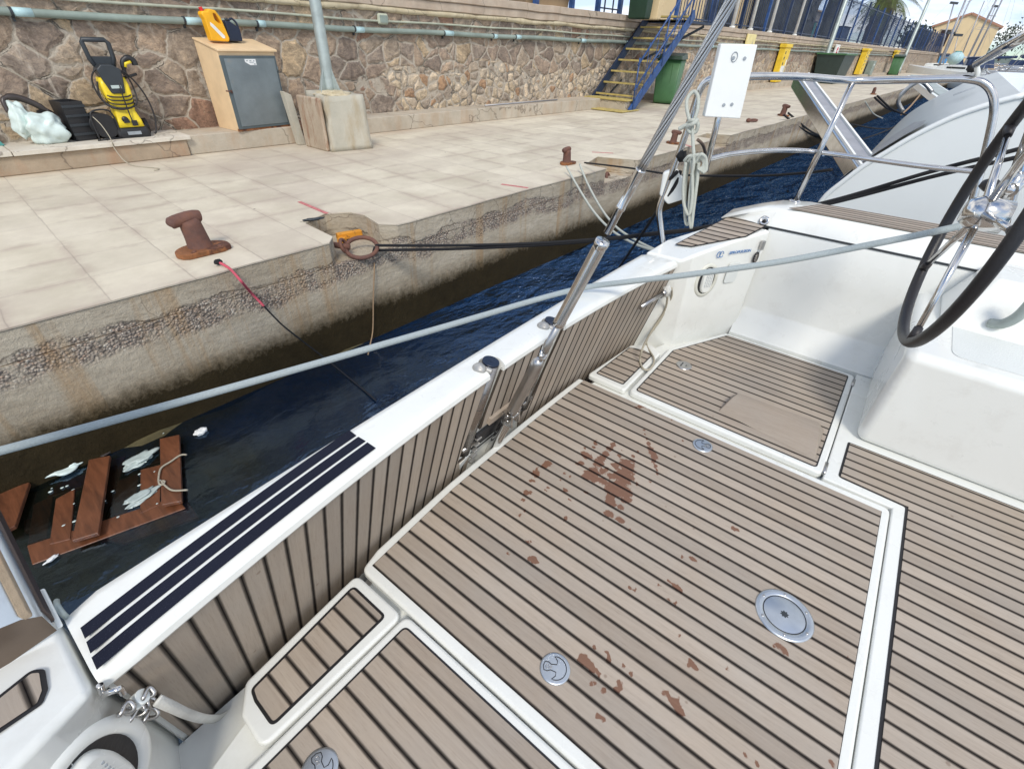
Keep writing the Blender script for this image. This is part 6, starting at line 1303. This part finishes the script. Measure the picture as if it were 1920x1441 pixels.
# fence on the wall (iron bars): panels with posts; bars of one panel are one pattern
fz = 2.58
fn = thing('iron_fence', 'dark blue iron bar fence on top of the stone wall', 'fence', (12.0, 7.3, fz))
for k in range(33):
    x0 = 3.2 + k * 2.5
    if x0 > 84: break
    g = G()
    n_ = 13 if k < 16 else 9
    for i in range(1, n_): g.box((x0 + 2.5 * i / n_, 0, .92), (.018, .018, 1.75))
    g.box((x0 + 1.25, 0, 1.70), (2.5, .035, .035)); g.box((x0 + 1.25, 0, .12), (2.5, .035, .035)); g.done('fence_panel', M['fencep'], fn)
    g = G(); g.box((x0, 0, .98), (.09, .09, 1.96)); g.done('fence_post', M['blue'] if k % 3 == 0 else M['fencep'], fn)
f2 = thing('terrace_railing', 'low dark railing with blue posts on the wall left of the stairs', 'railing', (5.0, 7.35, fz))
for i, x in enumerate((0.0, 1.6, 3.1, 4.15, 5.35, 6.35, 7.3)):
    g = G(); g.box((x, 0, .9), (.09, .09, 1.8)); g.done('railing_post', M['blue'] if i > 2 else M['navyp'], f2)
for z in (.36, .75, 1.15):
    g = G(); g.box((3.6, 0, z), (7.4, .03, .04)); g.done('railing_bar', M['navyp'], f2)
g = G()
for (a, b) in (((6.45, .1), (7.2, .1)), ((6.45, .4), (7.2, .4)), ((6.45, .7), (7.2, .7)), ((6.6, 0), (6.6, 1.0)), ((6.95, 0), (6.95, 1.0))): g.bar((a[0], -.02, a[1]), (b[0], -.02, b[1]), .025, .025)
g.done('metal_trellis', M['navyp'], f2)
for i, (x, lab) in enumerate(((18.9, 'white flagpole nearest behind the backstay wire'), (20.6, 'second white flagpole right of the backstay wire'), (22.7, 'third white flagpole above the pale yellow sign'), (26.0, 'fourth white flagpole behind the iron fence'))):
    t = thing('flagpole', lab, 'flagpole', (x, 7.08, fz), 0, 'white flagpoles on the wall'); g = G(); g.tube([(0, 0, 0), (0, 0, 7)], [.055, .04], 10); g.done('pole', M['signw'], t); g = G(); g.tube([(0, 0, 0), (0, 0, .05)], .09, 10); g.done('foot', M['signw'], t)

# palms with shaggy trunks
def palm(x, y, z0, h, cr, nf, seed, label, mat='palm', tm='trunkd', tr=.28, name='palm_tree'):
    rnd = random.Random(seed); t = thing(name, label, 'palm tree', (x, y, z0)); g = G()
    prof_ = [(tr * (1.1 + .15 * rnd.random()), h * i / 14) for i in range(15)]
    g.lathe([(0, 0)] + prof_, (0, 0, 0), (0, 0, 1), 12)
    for i in range(260):
        a = rnd.uniform(0, 6.28); z = rnd.uniform(.1, h); d = Vector((math.cos(a), math.sin(a), 0)); p = d * tr * 1.05 + Vector((0, 0, z)); q = p + d * rnd.uniform(.08, .22) + Vector((0, 0, rnd.uniform(.05, .3) * (1 if tm == 'trunk' else -1))); sde = d.cross(Vector((0, 0, 1))) * .06
        g.face([p - sde, p + sde, q])
    g.done('trunk', M[tm], t); g = G()
    for i in range(nf):
        a = 2.4 * i + rnd.uniform(-.2, .2); el = rnd.uniform(-.9, 1.35); L = cr * rnd.uniform(.75, 1.05); d = Vector((math.cos(a) * math.cos(el), math.sin(a) * math.cos(el), math.sin(el))); P = []; p = Vector((0, 0, h)); 
        for k in range(9): P.append(p.copy()); p = p + d * (L / 8); d = (d + Vector((0, 0, -.16))).normalized()
        for k in range(8):
            a_, b_ = P[k], P[k + 1]; dd = (b_ - a_).normalized(); sd_ = dd.cross(Vector((0, 0, 1)));
            if sd_.length < .1: continue
            sd_.normalize()
            for m_ in range(3):
                c0 = a_.lerp(b_, m_ / 3); ll = L * .26 * math.sin(math.pi * min(1, (k + m_ / 3 + 1.2) / 9.6))
                for s_ in (-1, 1):
                    tip = c0 + dd * ll * .75 + sd_ * s_ * ll * .75 + Vector((0, 0, -ll * .35)); g.face([c0, c0 + dd * .05, tip])
            g.face([a_ - sd_ * .02, a_ + sd_ * .02, b_ + sd_ * .015, b_ - sd_ * .015])
    g.done('crown', M[mat], t); return t
q = lambda px, py, d: ond(px, py, d, 'Q')
for i, (px, d, h, cr, lab, tr) in enumerate(((1345, 21, 6.5, 2.4, 'shaggy dark palm trunk just left of the first flagpole', .40), (1440, 27, 6.8, 2.6, 'thick dark palm trunk between the flagpoles', .55), (1478, 33, 7.0, 2.6, 'dark palm trunk right of the third flagpole', .5), (1508, 40, 6.0, 3.0, 'dark palm with drooping fronds behind the fence', .5))):
    p_ = q(px, 40, d); palm(p_.x, p_.y, 2.5, h, cr, 34, i + 3, lab, 'palmd', 'trunkd', tr)
p_ = q(1560, 30, 47); palm(p_.x, p_.y, 2.5, 4.6, 2.9, 46, 21, 'dark fan palm behind the fence left of the green one', 'palmd', 'trunkd', .45)
p_ = q(1641, 60, 56); palm(p_.x, p_.y, 2.5, 3.3, 3.0, 60, 33, 'green palm with stout bare trunk against the sky', 'palm', 'trunk', .62)
for i, (px, d, w_, h, mt, lab) in enumerate(((1330, 30, 4, 2.0, 'house', 'low cream outbuilding behind the first flagpoles'), (1455, 60, 5, 3.0, 'bank', 'orange brown hut seen between the palm trunks'), (1500, 75, 9, 3.2, 'asph', 'grey flat building far behind the fence'))):
    p_ = q(px, 40, d); t = thing('outbuilding', lab, 'building', (p_.x, p_.y, 2.5)); g = G(); g.box((0, 0, h / 2), (w_, 4, h)); g.done('wall', M[mt], t); g = G(); g.box((0, 0, h + .06), (w_ + .4, 4.4, .12)); g.done('roof', M['ledge2'], t)
    g = G(); g.box((0, -2.03, 1.0), (.9, .08, 2.0)); g.done('door', M['dark'], t)
# things behind the low railing: van, carts
vn = thing('white_van', 'white van parked on the terrace above the stone wall', 'van', (9.6, 10.2, 2.5), R(4))
g = G(); sh = [(-2.4, .35), (2.35, .35), (2.4, .9), (2.25, 1.25), (1.45, 1.95), (-2.35, 2.0), (-2.45, 1.2)]; Mv = Matrix(((1, 0, 0, 0), (0, 0, -1, .85), (0, 1, 0, 0), (0, 0, 0, 1))); g.prism(sh, 0, 1.7, Mv); g.done('body', M['van'], vn, bevel=.09)
for x in (-1.5, 1.5):
    for y in (-.86, .86):
        g = G(); g.tube([(x, y - .1, .33), (x, y + .1, .33)], .33, 24); wl = g.done('wheel', M['rubber'], vn, bevel=.03); g = G(); g.lathe([(0, .01), (.19, .015), (.2, 0)], (x, y - .1, .33), (0, -1, 0), 18); g.done('rim', M['galv'], wl)
for x0, x1 in ((-2.1, -.9), (-.8, .3), (.45, 1.35)):
    g = G(); g.box(((x0 + x1) / 2, -.855, 1.52), (x1 - x0, .02, .45)); g.done('window', M['glass'], vn, bevel=.03)
g = G(); g.box((2.38, -.6, .8), (.05, .3, .16)); g.done('headlight', M['sticker'], vn)
for px, d, w_, h, mt, lab, nm in ((1012, 12.4, 1.6, .9, 'bank', 'brown flower trough behind the terrace railing', 'planter'), (1200, 13.6, .28, 1.1, 'bind', 'green plastic drum behind the top of the stairs', 'drum'), (1221, 13.9, .22, 1.3, 'house', 'tan post at the head of the stairs', 'stone_post')):
    p_ = q(px, 20, d); t = thing(nm, lab, nm.split('_')[-1], (p_.x, p_.y, 2.5)); g = G(); g.hull([(sx * w_ / 2 * k, sy * .25 * k, z) for sx in (-1, 1) for sy in (-1, 1) for z, k in ((0, .85), (h, 1.0))]); g.done('body', M[mt], t, bevel=.03); g = G(); g.box((0, 0, h + .02), (w_ * 1.05, .55, .04)); g.done('rim', M[mt], t)
p_ = q(1330, 40, 0.1)
for px, d, lab, hh in ((1570, 55, 'blue stacked crates behind the fence left of the green palm', 1.3), (1506, 50, 'teal bin behind the fence bars', 1.4)):
    p_ = q(px, 75, d); t = thing('stacked_crates' if 'crates' in lab else 'fenced_bin', lab, 'crates' if 'crates' in lab else 'bin', (p_.x, p_.y, 2.5)); g = G(); g.box((0, 0, hh / 2), (2.3 if 'crates' in lab else 1.0, .9, hh)); g.done('body', M['blue' if 'crates' in lab else 'teal'], t, bevel=.03); g = G(); g.box((0, 0, hh + .03), (2.4 if 'crates' in lab else 1.1, 1.0, .06)); g.done('lid', M['navyp'], t)

# house beyond the end of the wall
hd = 96; c_ = q(1783, 112, hd); gl = q(1745, 100, hd); gr_ = q(1812, 112, hd)
ax = (gr_ - gl); ax.z = 0; ax.normalize(); hs = thing('cream_house', 'cream gabled house with terracotta roof edge beyond the wall', 'house', (c_.x, c_.y, 1.2), math.atan2(ax.y, ax.x))
hw = 3.3; wh = 4.3; rh = 5.5
g = G(); g.prism([(-hw, 0), (hw, 0), (hw, wh), (-.1, rh), (-hw, wh)], -4.5, 4.5, Matrix(((1, 0, 0, 0), (0, 0, -1, 4.4), (0, 1, 0, 0), (0, 0, 0, 1)))); g.done('wall', M['house'], hs)
for s_ in (-1, 1):
    g = G(); a, b = Vector((-.1, 4.4, rh + .1)), Vector((s_ * (hw + .35), 4.4, wh - .1)); g.bar(a, b, 9.4, .22, upv=(0, 0, 1)); g.done('roof', M['roof'], hs)
g = G(); g.box((-1.9, -.12, 3.0), (1.0, .1, 1.7)); g.done('window', M['dark'], hs); g = G(); g.box((-1.9, -.18, 3.92), (1.25, .12, .12)); g.done('lintel', M['ledge'], hs)
g = G(); g.box((0, .1, .15), (hw * 2 + .3, .6, .5)); g.done('plinth', M['ledge'], hs)
p_ = q(1797, 98, 80); t = thing('turquoise_tank', 'turquoise plastic tank at the foot of the cream house', 'tank', (p_.x, p_.y, 1.5)); g = G(); g.blob((0, 0, .6), (.9, .7, .6), 3, .1); g.done('tank_body', M['cyan'], t); g = G(); g.lathe([(0, .1), (.3, .1), (.3, 0)], (0, 0, 1.15), (0, 0, 1), 14); g.done('tank_lid', M['teal'], t)
# far bank, boundary wall and hills
g = G(); 
def bank(u, v): x = 97 + u * 90; return Vector((x, 6 + v * 26 - u * 14, .3 + v * (2.6 + noise.noise(Vector((u * 9, v * 4, 0)))) + .8 * noise.noise(Vector((u * 20, v * 8, 1)))))
g.grid(bank, 60, 12); struct(g.done('earth_bank', M['bank']))
g = G(); p0, p1 = q(1748, 100, 99), q(1836, 118, 70); 
for nm_, d_, a0, a1, hh, mt in (('hill', 900, 1500, 1990, 26, 'hillm'), ('far_hill', 1250, 1100, 1990, 30, 'hillm')):
    g = G(); N_ = 80
    def hil(u, v):
        px = a0 + (a1 - a0) * u; p = ond(px, 100, d_ - 120 * (1 - v), 'Q'); z = -2 + v * hh * (.55 + .45 * noise.noise(Vector((u * 4, 0, d_)))) * (1.0 if px < 1850 else max(.35, 1 - (px - 1850) / 90)); return Vector((p.x, p.y, z))
    g.grid(hil, N_, 4); struct(g.done(nm_, M[mt]))
for i, (px, d, s_) in enumerate(((1745, 110, 2.2), (1725, 105, 1.8), (1879, 150, 3.4), (1700, 90, 2.0))):
    p_ = q(px, 100, d); t = thing('distant_tree', ['dark shrub behind the fence left of the cream house', 'dark shrub further left of the cream house', 'dark pointed tree right of the cream house on the skyline', 'dark shrub behind the fence near the tall lamp pole'][i], 'tree', (p_.x, p_.y, 2.0)); g = G(); g.tube([(0, 0, 0), (0, 0, s_ * .8)], .15, 6); g.done('trunk', M['trunk'], t); rnd = random.Random(i); g = G()
    for k in range(500):
        v = Vector((rnd.gauss(0, .45), rnd.gauss(0, .45), rnd.gauss(0, .4))) * s_ * .8 + Vector((0, 0, s_)); n = Vector((rnd.uniform(-1, 1), rnd.uniform(-1, 1), rnd.uniform(-1, 1))).normalized(); a = n.orthogonal() * .22; b = n.cross(a); g.face([v - a, v + b, v + a])
    g.done('crown', M['palmd'], t)

# ================================================================== OTHER BOATS
def hullshape(t, L, Wd, fb, mat, seed=0, rake=.35, zt=None, tuck=.55, flat=.75, N_=26):
    # local: +Y aft (stern at y=0), X athwart
    g = G()
    def sec(u):
        s = u; half = Wd / 2 * (flat + (1 - flat) * math.sin(min(1, s * 2.4) * math.pi / 2)) * (1 - max(0, (s - .45) / .55) ** 2.1)
        return half, -L * s, fb * (1 + .22 * s ** 2)
    nv = 9
    def f(u, v):
        h, y, z = sec(u); a = v * math.pi; cx = -math.cos(a); sgn = 1 if cx > 0 else -1
        k = abs(cx) ** .38; zz = z - (z + .35) * (math.sin(a) ** .9); return Vector((sgn * k * h, y - (1 - v * 0) * 0 + rake * (zz / fb - 1) * (1 - u) * -1 * 1.0, zz))
    g.grid(f, N_, 24); 
    vs = [v for v in g.b.verts]
    o = g.done('hull', mat, t); return o
# nearest neighbour: big smooth white stern quarter, its side at x = 4.6 in our boat's frame
def side_hull(name, label, X, pts, mat, beam, zlow, fwd, curve=.25, cat='motor yacht', rail=True):
    t = thing(name, label, cat, bw((X, 0, 0)), YQ - YB)
    prof_ = [onx(px, py, X) for px, py in pts]; prof_ = [Vector((0, p.y, p.z)) for p in prof_]; last = prof_[-1]
    prof_ += [Vector((0, y, last.z + (last.y - y) * .05)) for y in (last.y - 1, last.y - 3, last.y - 6)]
    g = G(); sp = spline(prof_, 6); n = len(sp)
    def f(u, v):
        i = min(n - 1, int(round(u * (n - 1)))); p = sp[i]; 
        if v < .5: k = v * 2; z = zlow + (p.z - zlow) * k; xo = curve * (1 - k) ** 1.5 * .9; yy = p.y - .10 * (1 - k)
        else: k = (v - .5) * 2; z = p.z + .05 * math.sin(k * math.pi) * 1.5; xo = beam * k; yy = p.y + .10 * math.sin(k * math.pi)
        return Vector((xo, yy, z))
    g.grid(f, n - 1, 16); g.done('hull', mat, t)
    g = G(); ty = sp[0]; g.face([Vector((curve * .9, ty.y - .1, zlow)), Vector((0, ty.y, ty.z)), Vector((beam, ty.y, ty.z)), Vector((beam - curve, ty.y - .1, zlow))]); g.done('transom', mat, t)
    if rail:
        P = [p + Vector((.03, 0, .012)) for p in sp[2:]]; g = G(); g.tube(P, .016, 8); g.done('rubbing_strip', M['stripe'], t)
    return t, sp
XN, XF = 4.6, 8.1
n1 = thing('white_motor_yacht', 'big white yacht with shaded grey stern moored directly beyond the teak coaming', 'motor yacht', bw((XN, 0, 0)), YQ - YB)
def prof_of(X, pts, npt=30):
    P = [onx(px, py, X) for px, py in pts]; P = [Vector((X - XN, p.y, p.z)) for p in P]; S_ = spline(P, 8); L = [0]
    for i in range(1, len(S_)): L.append(L[-1] + (S_[i] - S_[i - 1]).length)
    out = []; j = 0
    for k in range(npt):
        t = L[-1] * k / (npt - 1)
        while j < len(L) - 2 and L[j + 1] < t: j += 1
        out.append(S_[j].lerp(S_[j + 1], (t - L[j]) / max(1e-6, L[j + 1] - L[j])))
    return out
near = prof_of(XN, [(1528, 396), (1548, 368), (1580, 342), (1620, 312), (1660, 288), (1700, 264), (1750, 238), (1800, 216), (1860, 196), (1920, 180)])
farp = prof_of(XF, [(1640, 300), (1643, 280), (1655, 262), (1690, 225), (1715, 205), (1740, 190), (1790, 165), (1820, 150), (1870, 135)])
g = G()
def f_side(u, v):
    i = u * 29; k = int(min(28, i)); p = near[k].lerp(near[k + 1], i - k); z = -.35 + (p.z + .35) * v; return Vector((.22 * (1 - v) ** 1.6, p.y - .08 * (1 - v), z))
g.grid(f_side, 40, 12); 
def f_fwd(u, v):
    p = near[-1]; z = -.35 + (p.z + .35 + u * .1) * v; return Vector((.22 * (1 - v) ** 1.6 - .0 * u, p.y - .08 * (1 - v) - u * 9, z))
g.grid(f_fwd, 8, 12); bmesh.ops.remove_doubles(g.b, verts=g.b.verts, dist=1e-4); g.done('hull_side', M['hullw'], n1)
g = G(); 
def f_st(u, v):
    i = u * 29; k = int(min(28, i)); a = near[k].lerp(near[k + 1], i - k); b = farp[k].lerp(farp[k + 1], i - k); p = a.lerp(b, v); return p
g.grid(f_st, 40, 14); g.done('stern', M['hull_shaded'], n1)  # same white yacht; the stern's shade is put into this grey colour
g = G(); p, q2 = near[-1], farp[-1]; g.face([p, q2, q2 + Vector((0, -9, .1)), p + Vector((0, -9, .1))]); g.done('side_deck', M['hullw'], n1)
g = G(); g.tube([p + Vector((.0, 0, .006)) for p in near], .018, 8); g.tube([near[-1], near[-1] + Vector((0, -9, .1))], .018, 8); g.done('sheer_edge', M['hullw'], n1)
def stp(u, v, off=.02): return f_st(u, v) + Vector((0, off, off))
g = G(); L1 = [stp(u, .05) for u in (.18, .3, .42, .54, .62)]; L2 = [stp(u, w) for u, w in ((.20, .12), (.32, .20), (.44, .26), (.56, .26), (.63, .14))]
for i in range(4): g.face([L1[i], L1[i + 1], L2[i + 1], L2[i]])
g.done('garage_window', M['stripe'], n1)
g = G(); g.tube(spline([stp(.40, 1.0, .05), stp(.42, .99, .16), stp(.58, .99, .18), stp(.62, .99, .05)], 5), .022, 8); g.done('boarding_rail', M['steeld'], n1)
for k in range(3): 
    g = G(); g.tube([farp[0] + Vector((-.2 + .2 * k, .05, .02)), farp[0] + Vector((-.2 + .2 * k, .55, .02))], .018, 6); g.done('swim_platform_bar', M['steeld'], n1)
g = G(); g.tube([farp[0] + Vector((-.3, .55, .02)), farp[0] + Vector((.3, .55, .02))], .018, 6); g.done('swim_platform_edge', M['steel'], n1)
c0 = stp(.80, .42, .03); dx_ = (stp(.80, .52) - stp(.80, .42)).normalized(); dy_ = (stp(.9, .42) - stp(.8, .42)).normalized()
text('registration_marks', '14', .20, frame(c0, dx_, dy_), M['grey'], n1)
# stainless gangways
gw = thing('stainless_gangway', 'wide polished stainless gangway leaning from the white yacht to the quay', 'gangway')
A0, A1 = bw(onx(1620, 312, 4.75)), None; B0 = onz(1505, 152, 1.50, 'Q')
fa = bw(onx(1612, 318, 4.9)); fb_ = bw(onx(1500, 153, 7.6)); 
dd = (fb_ - fa); nrm_ = dd.cross(Vector((0, 0, 1))).normalized()
g = G(); g.bar(fa - dd * .06, fb_, .17, .15); g.done('beam', M['steel'], gw, bevel=.02)
g = G(); g.bar(fa - dd * .05 + Vector((0, 0, .078)), fb_ - dd * .02 + Vector((0, 0, .078)), .09, .010); g.done('walkway', M['mast'], gw)
for s_ in (-1, 1): g = G(); g.bar(fa - dd * .06 + nrm_ * .065 * s_ + Vector((0, 0, .08)), fb_ + nrm_ * .065 * s_ + Vector((0, 0, .08)), .018, .03); g.done('edge_strip', M['hullw'], gw)
g = G(); c_ = fb_ - dd * .12 - nrm_ * 0; g.lathe([(.035, .0), (.035, .012), (.02, .012), (.02, 0)], c_ - Vector((0, 0, .0)) + nrm_ * .088, nrm_, 16); g.done('end_roller', M['galv'], gw)
g = G(); g.bar(fa - dd * .02 - Vector((0, 0, .1)), fa + Vector((.2, -.4, -.75)), .06, .06); g.done('support_leg', M['dkgrey'], gw)
gs_ = thing('small_gangway', 'small pale gangway further off reaching from the white yacht to the quay', 'gangway'); a, b = bw(onx(1775, 190, 10.2)), bw(onx(1716, 148, 13.5)); g = G(); g.bar(a, b, .30, .10); g.done('beam', M['hullw'], gs_, bevel=.01); g = G(); g.bar(a + Vector((0, 0, .055)), b + Vector((0, 0, .055)), .2, .012); g.done('walkway', M['galv'], gs_)
# our own gangway stowed at the near corner (left edge of the picture)
og = thing('stowed_gangway', 'polished gangway beam with end face coloured as a brown reflection stowed on the near stern corner', 'gangway', (0, 0, 0), YQ - YB)
e0, e1 = onz(107, 1181, 1.106), onz(-30, 1276, 1.106); ex = (e1 - e0); ex.z = 0; wv = ex.normalized() * .42
tt = onz(-2, 962, 1.30) ; dirv = (tt - e0); dirv = dirv.normalized() * 1.4
pts = [(0, 0), (.42, 0), (.42, .075), (.30, .088), (.06, .086), (.02, .07), (0, .05)]
g = G(); 
def ep(s, h, t): return e0 + ex.normalized() * s + Vector((0, 0, h)) + dirv * t
va = [g.b.verts.new(ep(s, h, 0)) for s, h in pts]; vb = [g.b.verts.new(ep(s, h, 1)) for s, h in pts]; g.b.faces.new(vb)
for i in range(7): g.b.faces.new((va[i], va[(i + 1) % 7], vb[(i + 1) % 7], vb[i]))
g.done('beam', M['steelp'], og, bevel=.008)
g = G(); g.face([ep(s, h, .0) for s, h in pts]); g.done('end_plate', simple('end_reflection_brown', (0.17, 0.13, 0.10), .32, .6, .1, 4), og)  # polished end face, its brown reflection painted in as base colour
g = G(); g.hull([ep(s_, h_, t_) for s_ in (.006, .020) for h_ in (.060, .079) for t_ in (.0, 1.0)]); g.done('edge_strip', M['ledge2'], og, bevel=.003)
g = G(); g.hull([ep(s_, h_, t_) for s_ in (-.004, .002) for h_ in (.0, .036) for t_ in (.012, 1.0)]); g.done('side_reflection', simple('side_reflection_brown', (0.10, 0.075, 0.065), .35, .5, .2, 5), og, bevel=.002)  # thin brown strip painted as the reflection on the beam's polished side
cl_ = thing('corner_bracket', 'thin white bracket bar beside the stowed gangway end', 'bracket', (0, 0, 0), YQ - YB)
g = G(); g.bar(onz(114, 1176, 1.10), onz(78, 1104, 1.16), .008, .007); g.done('long_bar', M['hullw'], cl_, bevel=.003)
g = G(); g.tube(spline([onz(128, 1159, 1.08), onz(118, 1150, 1.10), onz(108, 1136, 1.11), onz(106, 1126, 1.10)], 4), .005, 8); g.done('curved_bar', M['galv'], cl_)

# moored sailing boats further along
def sailboat(x, label, L=11, mat='hullw', mh=14, seed=0, y0=.6, dark=False):
    rnd = random.Random(seed); t = thing('moored_sailboat', label, 'sailboat', (x, y0, 0), R(rnd.uniform(-3, 3)), 'sailboats moored stern to the quay'); 
    W_ = 3.5; g = G()
    st_ = [(0, .80, 1.15), (.12, .90, 1.15), (.4, 1.0, 1.2), (.7, .72, 1.3), (.9, .3, 1.42), (1.0, .03, 1.5)]; rg = []
    for s, k, z in st_:
        h = W_ / 2 * k; y = -L * s; rg.append([g.b.verts.new(p) for p in ((-h * .7, y, -.25), (-h * .97, y, .35), (-h, y, z), (h, y, z), (h * .97, y, .35), (h * .7, y, -.25))])
    for A, Bq in zip(rg, rg[1:]):
        for k in range(6): g.b.faces.new((A[k], A[(k + 1) % 6], Bq[(k + 1) % 6], Bq[k]))
    g.b.faces.new(rg[0]); g.done('hull', M[mat], t, bevel=.04)
    g = G(); g.hull([(sx * 1.0, y, z) for sx in (-1, 1) for y, z in ((-L * .35, 1.2), (-L * .72, 1.25), (-L * .38, 1.62), (-L * .64, 1.55))]); cb = g.done('cabin', M[mat], t, bevel=.06)
    for s_ in (-1, 1): g = G(); g.box((s_ * 1.005, -L * .5, 1.42), (.02, L * .16, .12)); g.done('window', M['glass'], cb)
    g = G(); g.hull([(sx * 1.0, y, z) for sx in (-1, 1) for y, z in ((-L * .30, 1.5), (-L * .42, 1.5), (-L * .33, 2.1), (-L * .40, 2.05))]); g.done('spray_hood', M['canvas'], t, bevel=.04)
    g = G(); g.tube([(0, -L * .5, 1.3), (0, -L * .5, mh)], [.08, .06], 8); ms = g.done('mast', M['mast'], t)
    for z in (mh * .45, mh * .72): g = G(); g.bar((-.9, -L * .5, z), (.9, -L * .5, z), .04, .02); g.done('spreader', M['mast'], ms)
    g = G(); g.tube([(0, -L * .5, 2.1), (0, -L * .12, 2.3)], .09, 8); g.done('boom', M['canvas'] if seed % 2 else M['mast'], t)
    for a, b in (((0, -.1, 1.2), (0, -L * .5, mh)), ((0, -L, 1.5), (0, -L * .5, mh)), ((-W_ * .48, -L * .5, 1.2), (0, -L * .5, mh)), ((W_ * .48, -L * .5, 1.2), (0, -L * .5, mh))): g = G(); g.tube([a, b], .008, 4); g.done('stay', M['steeld'], t)
    for z in (1.5, 1.8): g = G(); g.tube([(-1.35, -1.2, z), (-1.3, -.1, z), (1.3, -.1, z), (1.35, -1.2, z)], .016, 6); g.done('stern_rail', M['steel'], t)
    for sx in (-1.35, -.6, .6, 1.35): g = G(); g.tube([(sx, -.1 if abs(sx) < 1 else -.2, 1.15), (sx, -.1 if abs(sx) < 1 else -.2, 1.8)], .014, 6); g.done('rail_post', M['steel'], t)
    for s_ in (-1, 1):
        for y in (-2.2, -4.2): g = G(); g.blob((s_ * 1.85, y, .62), (.12, .12, .33), 2); g.done('fender', M['fender'], t)
    return t
labs = ['white sailboat with grey mast moored next after the white yacht', 'second sailboat beyond the white yacht with blue boom cover', 'third sailboat along the row with bare boom', 'fourth sailboat along the row near the blue bin', 'fifth sailboat along the far row', 'sixth sailboat of the row below the cream house', 'seventh sailboat of the distant row', 'farthest sailboat at the end of the moored row']
for i, x in enumerate((15.5, 20.2, 25.5, 31, 38, 47, 60, 76)): sailboat(x, labs[i], L=10 + (i * 3) % 4, mh=12.5 + (i * 5) % 4, seed=i, y0=.3 - .2 * (i % 3))
for i, (px, d, lab) in enumerate(((1905, 34, 'distant sailboat cluttering the right edge beside the strut'), (1880, 48, 'distant sailboat just above the rail corner'), (1862, 66, 'smaller distant sailboat left of the rail corner strut'), (1915, 60, 'distant sailboat behind the others at the right edge'), (1850, 84, 'tiny far sailboat nearest the cream house'))):
    p_ = ond(px, 150, d, 'Q'); b_ = sailboat(0, lab, L=9 + i % 3, mh=(7, 9, 10, 9, 10)[i], seed=i + 20, y0=0); b_.location = (p_.x, p_.y, 0); b_.rotation_euler = (0, 0, R(35 + 40 * i))
for i, (pt, pb_, d, r_, lamp, lab) in enumerate((((1789, 6), (1765, 101), 88, .10, True, 'slim mast with floodlights crossing the left half of the house'), ((1813, -6), (1768, 108), 74, .12, False, 'thicker leaning mast crossing the middle of the house'), ((1846, 2), (1806, 100), 92, .07, False, 'thin mast rising right of the house roof'), ((1867, 12), (1838, 82), 100, .07, True, 'thin mast with cross arms right of the house'), ((1797, 66), (1790, 108), 80, .05, True, 'short street lamp before the right half of the house'), ((1783, 62), (1775, 108), 79, .05, True, 'short street lamp before the middle of the house'))):
    a_ = ond(*pb_, d, 'Q'); b_ = ond(*pt, d, 'Q'); t = thing('far_mast', lab, 'mast', tuple(a_)); g = G(); h_ = Vector((b_.x - a_.x, b_.y - a_.y, b_.z - a_.z)); g.tube([(0, 0, -.8), h_], [r_, r_ * .7], 8); g.done('pole', M['mast'], t)
    if lamp: g = G(); g.bar(h_ + Vector((-.6, .3, 0)), h_ + Vector((.6, -.3, 0)), .16, .22); g.done('lamp_bar', M['dkgrey'], t)
    if i == 3:
        for k in (.35, .55, .75): g = G(); g.bar(h_ * k + Vector((-.8, .4, 0)), h_ * k + Vector((.8, -.4, 0)), .08, .08); g.done('cross_arm', M['mast'], t)
# extra mooring lines in the gap before the far boats
for k, (a, b, m_, r_, lab) in enumerate((((1470, 216), (1548, 258), 'ropek', .02, 'thick black line dipping from the bollard by the gangway'), ((1478, 212), (1560, 262), 'ropek', .02, 'second black line dipping from the bollard by the gangway'), ((1640, 183), (1690, 212), 'ropek', .03, 'black line from the far crossed bollard down to a boat'), ((1645, 180), (1700, 216), 'ropek', .03, 'second black line from the far crossed bollard'), ((1725, 178), (1690, 215), 'ropeb', .03, 'orange brown line slanting near the small gangway'), ((1590, 232), (1700, 237), 'ropek', .015, 'dark line low over the water behind the gangway'), ((1615, 262), (1700, 222), 'ropek', .015, 'crossing dark line over the water behind the gangway'), ((1622, 190), (1655, 222), 'ropew', .015, 'pale line dropping from the far quay edge to the water'))):
    A = onz(*a, .95 if k in (0, 1, 2, 3, 7) else .8, 'Q'); Bq = onz(*b, .12 if k < 2 else .35, 'Q'); mid = (A + Bq) / 2 - Vector((0, 0, .08)); rp('mooring_line', [A, mid, Bq], r_, m_, lab, grp='mooring lines of the neighbouring boats')
A = onz(1345, 277, .90, 'Q'); rp('rusty_rope', [onz(1308, 262, .98, 'Q'), onz(1318, 272, .9, 'Q'), ony(1323, 292, 2.96, 'Q'), ony(1322, 318, 2.95, 'Q')], .022, 'rustrope', 'dark rusty rope hanging from the bollard behind the white coil')
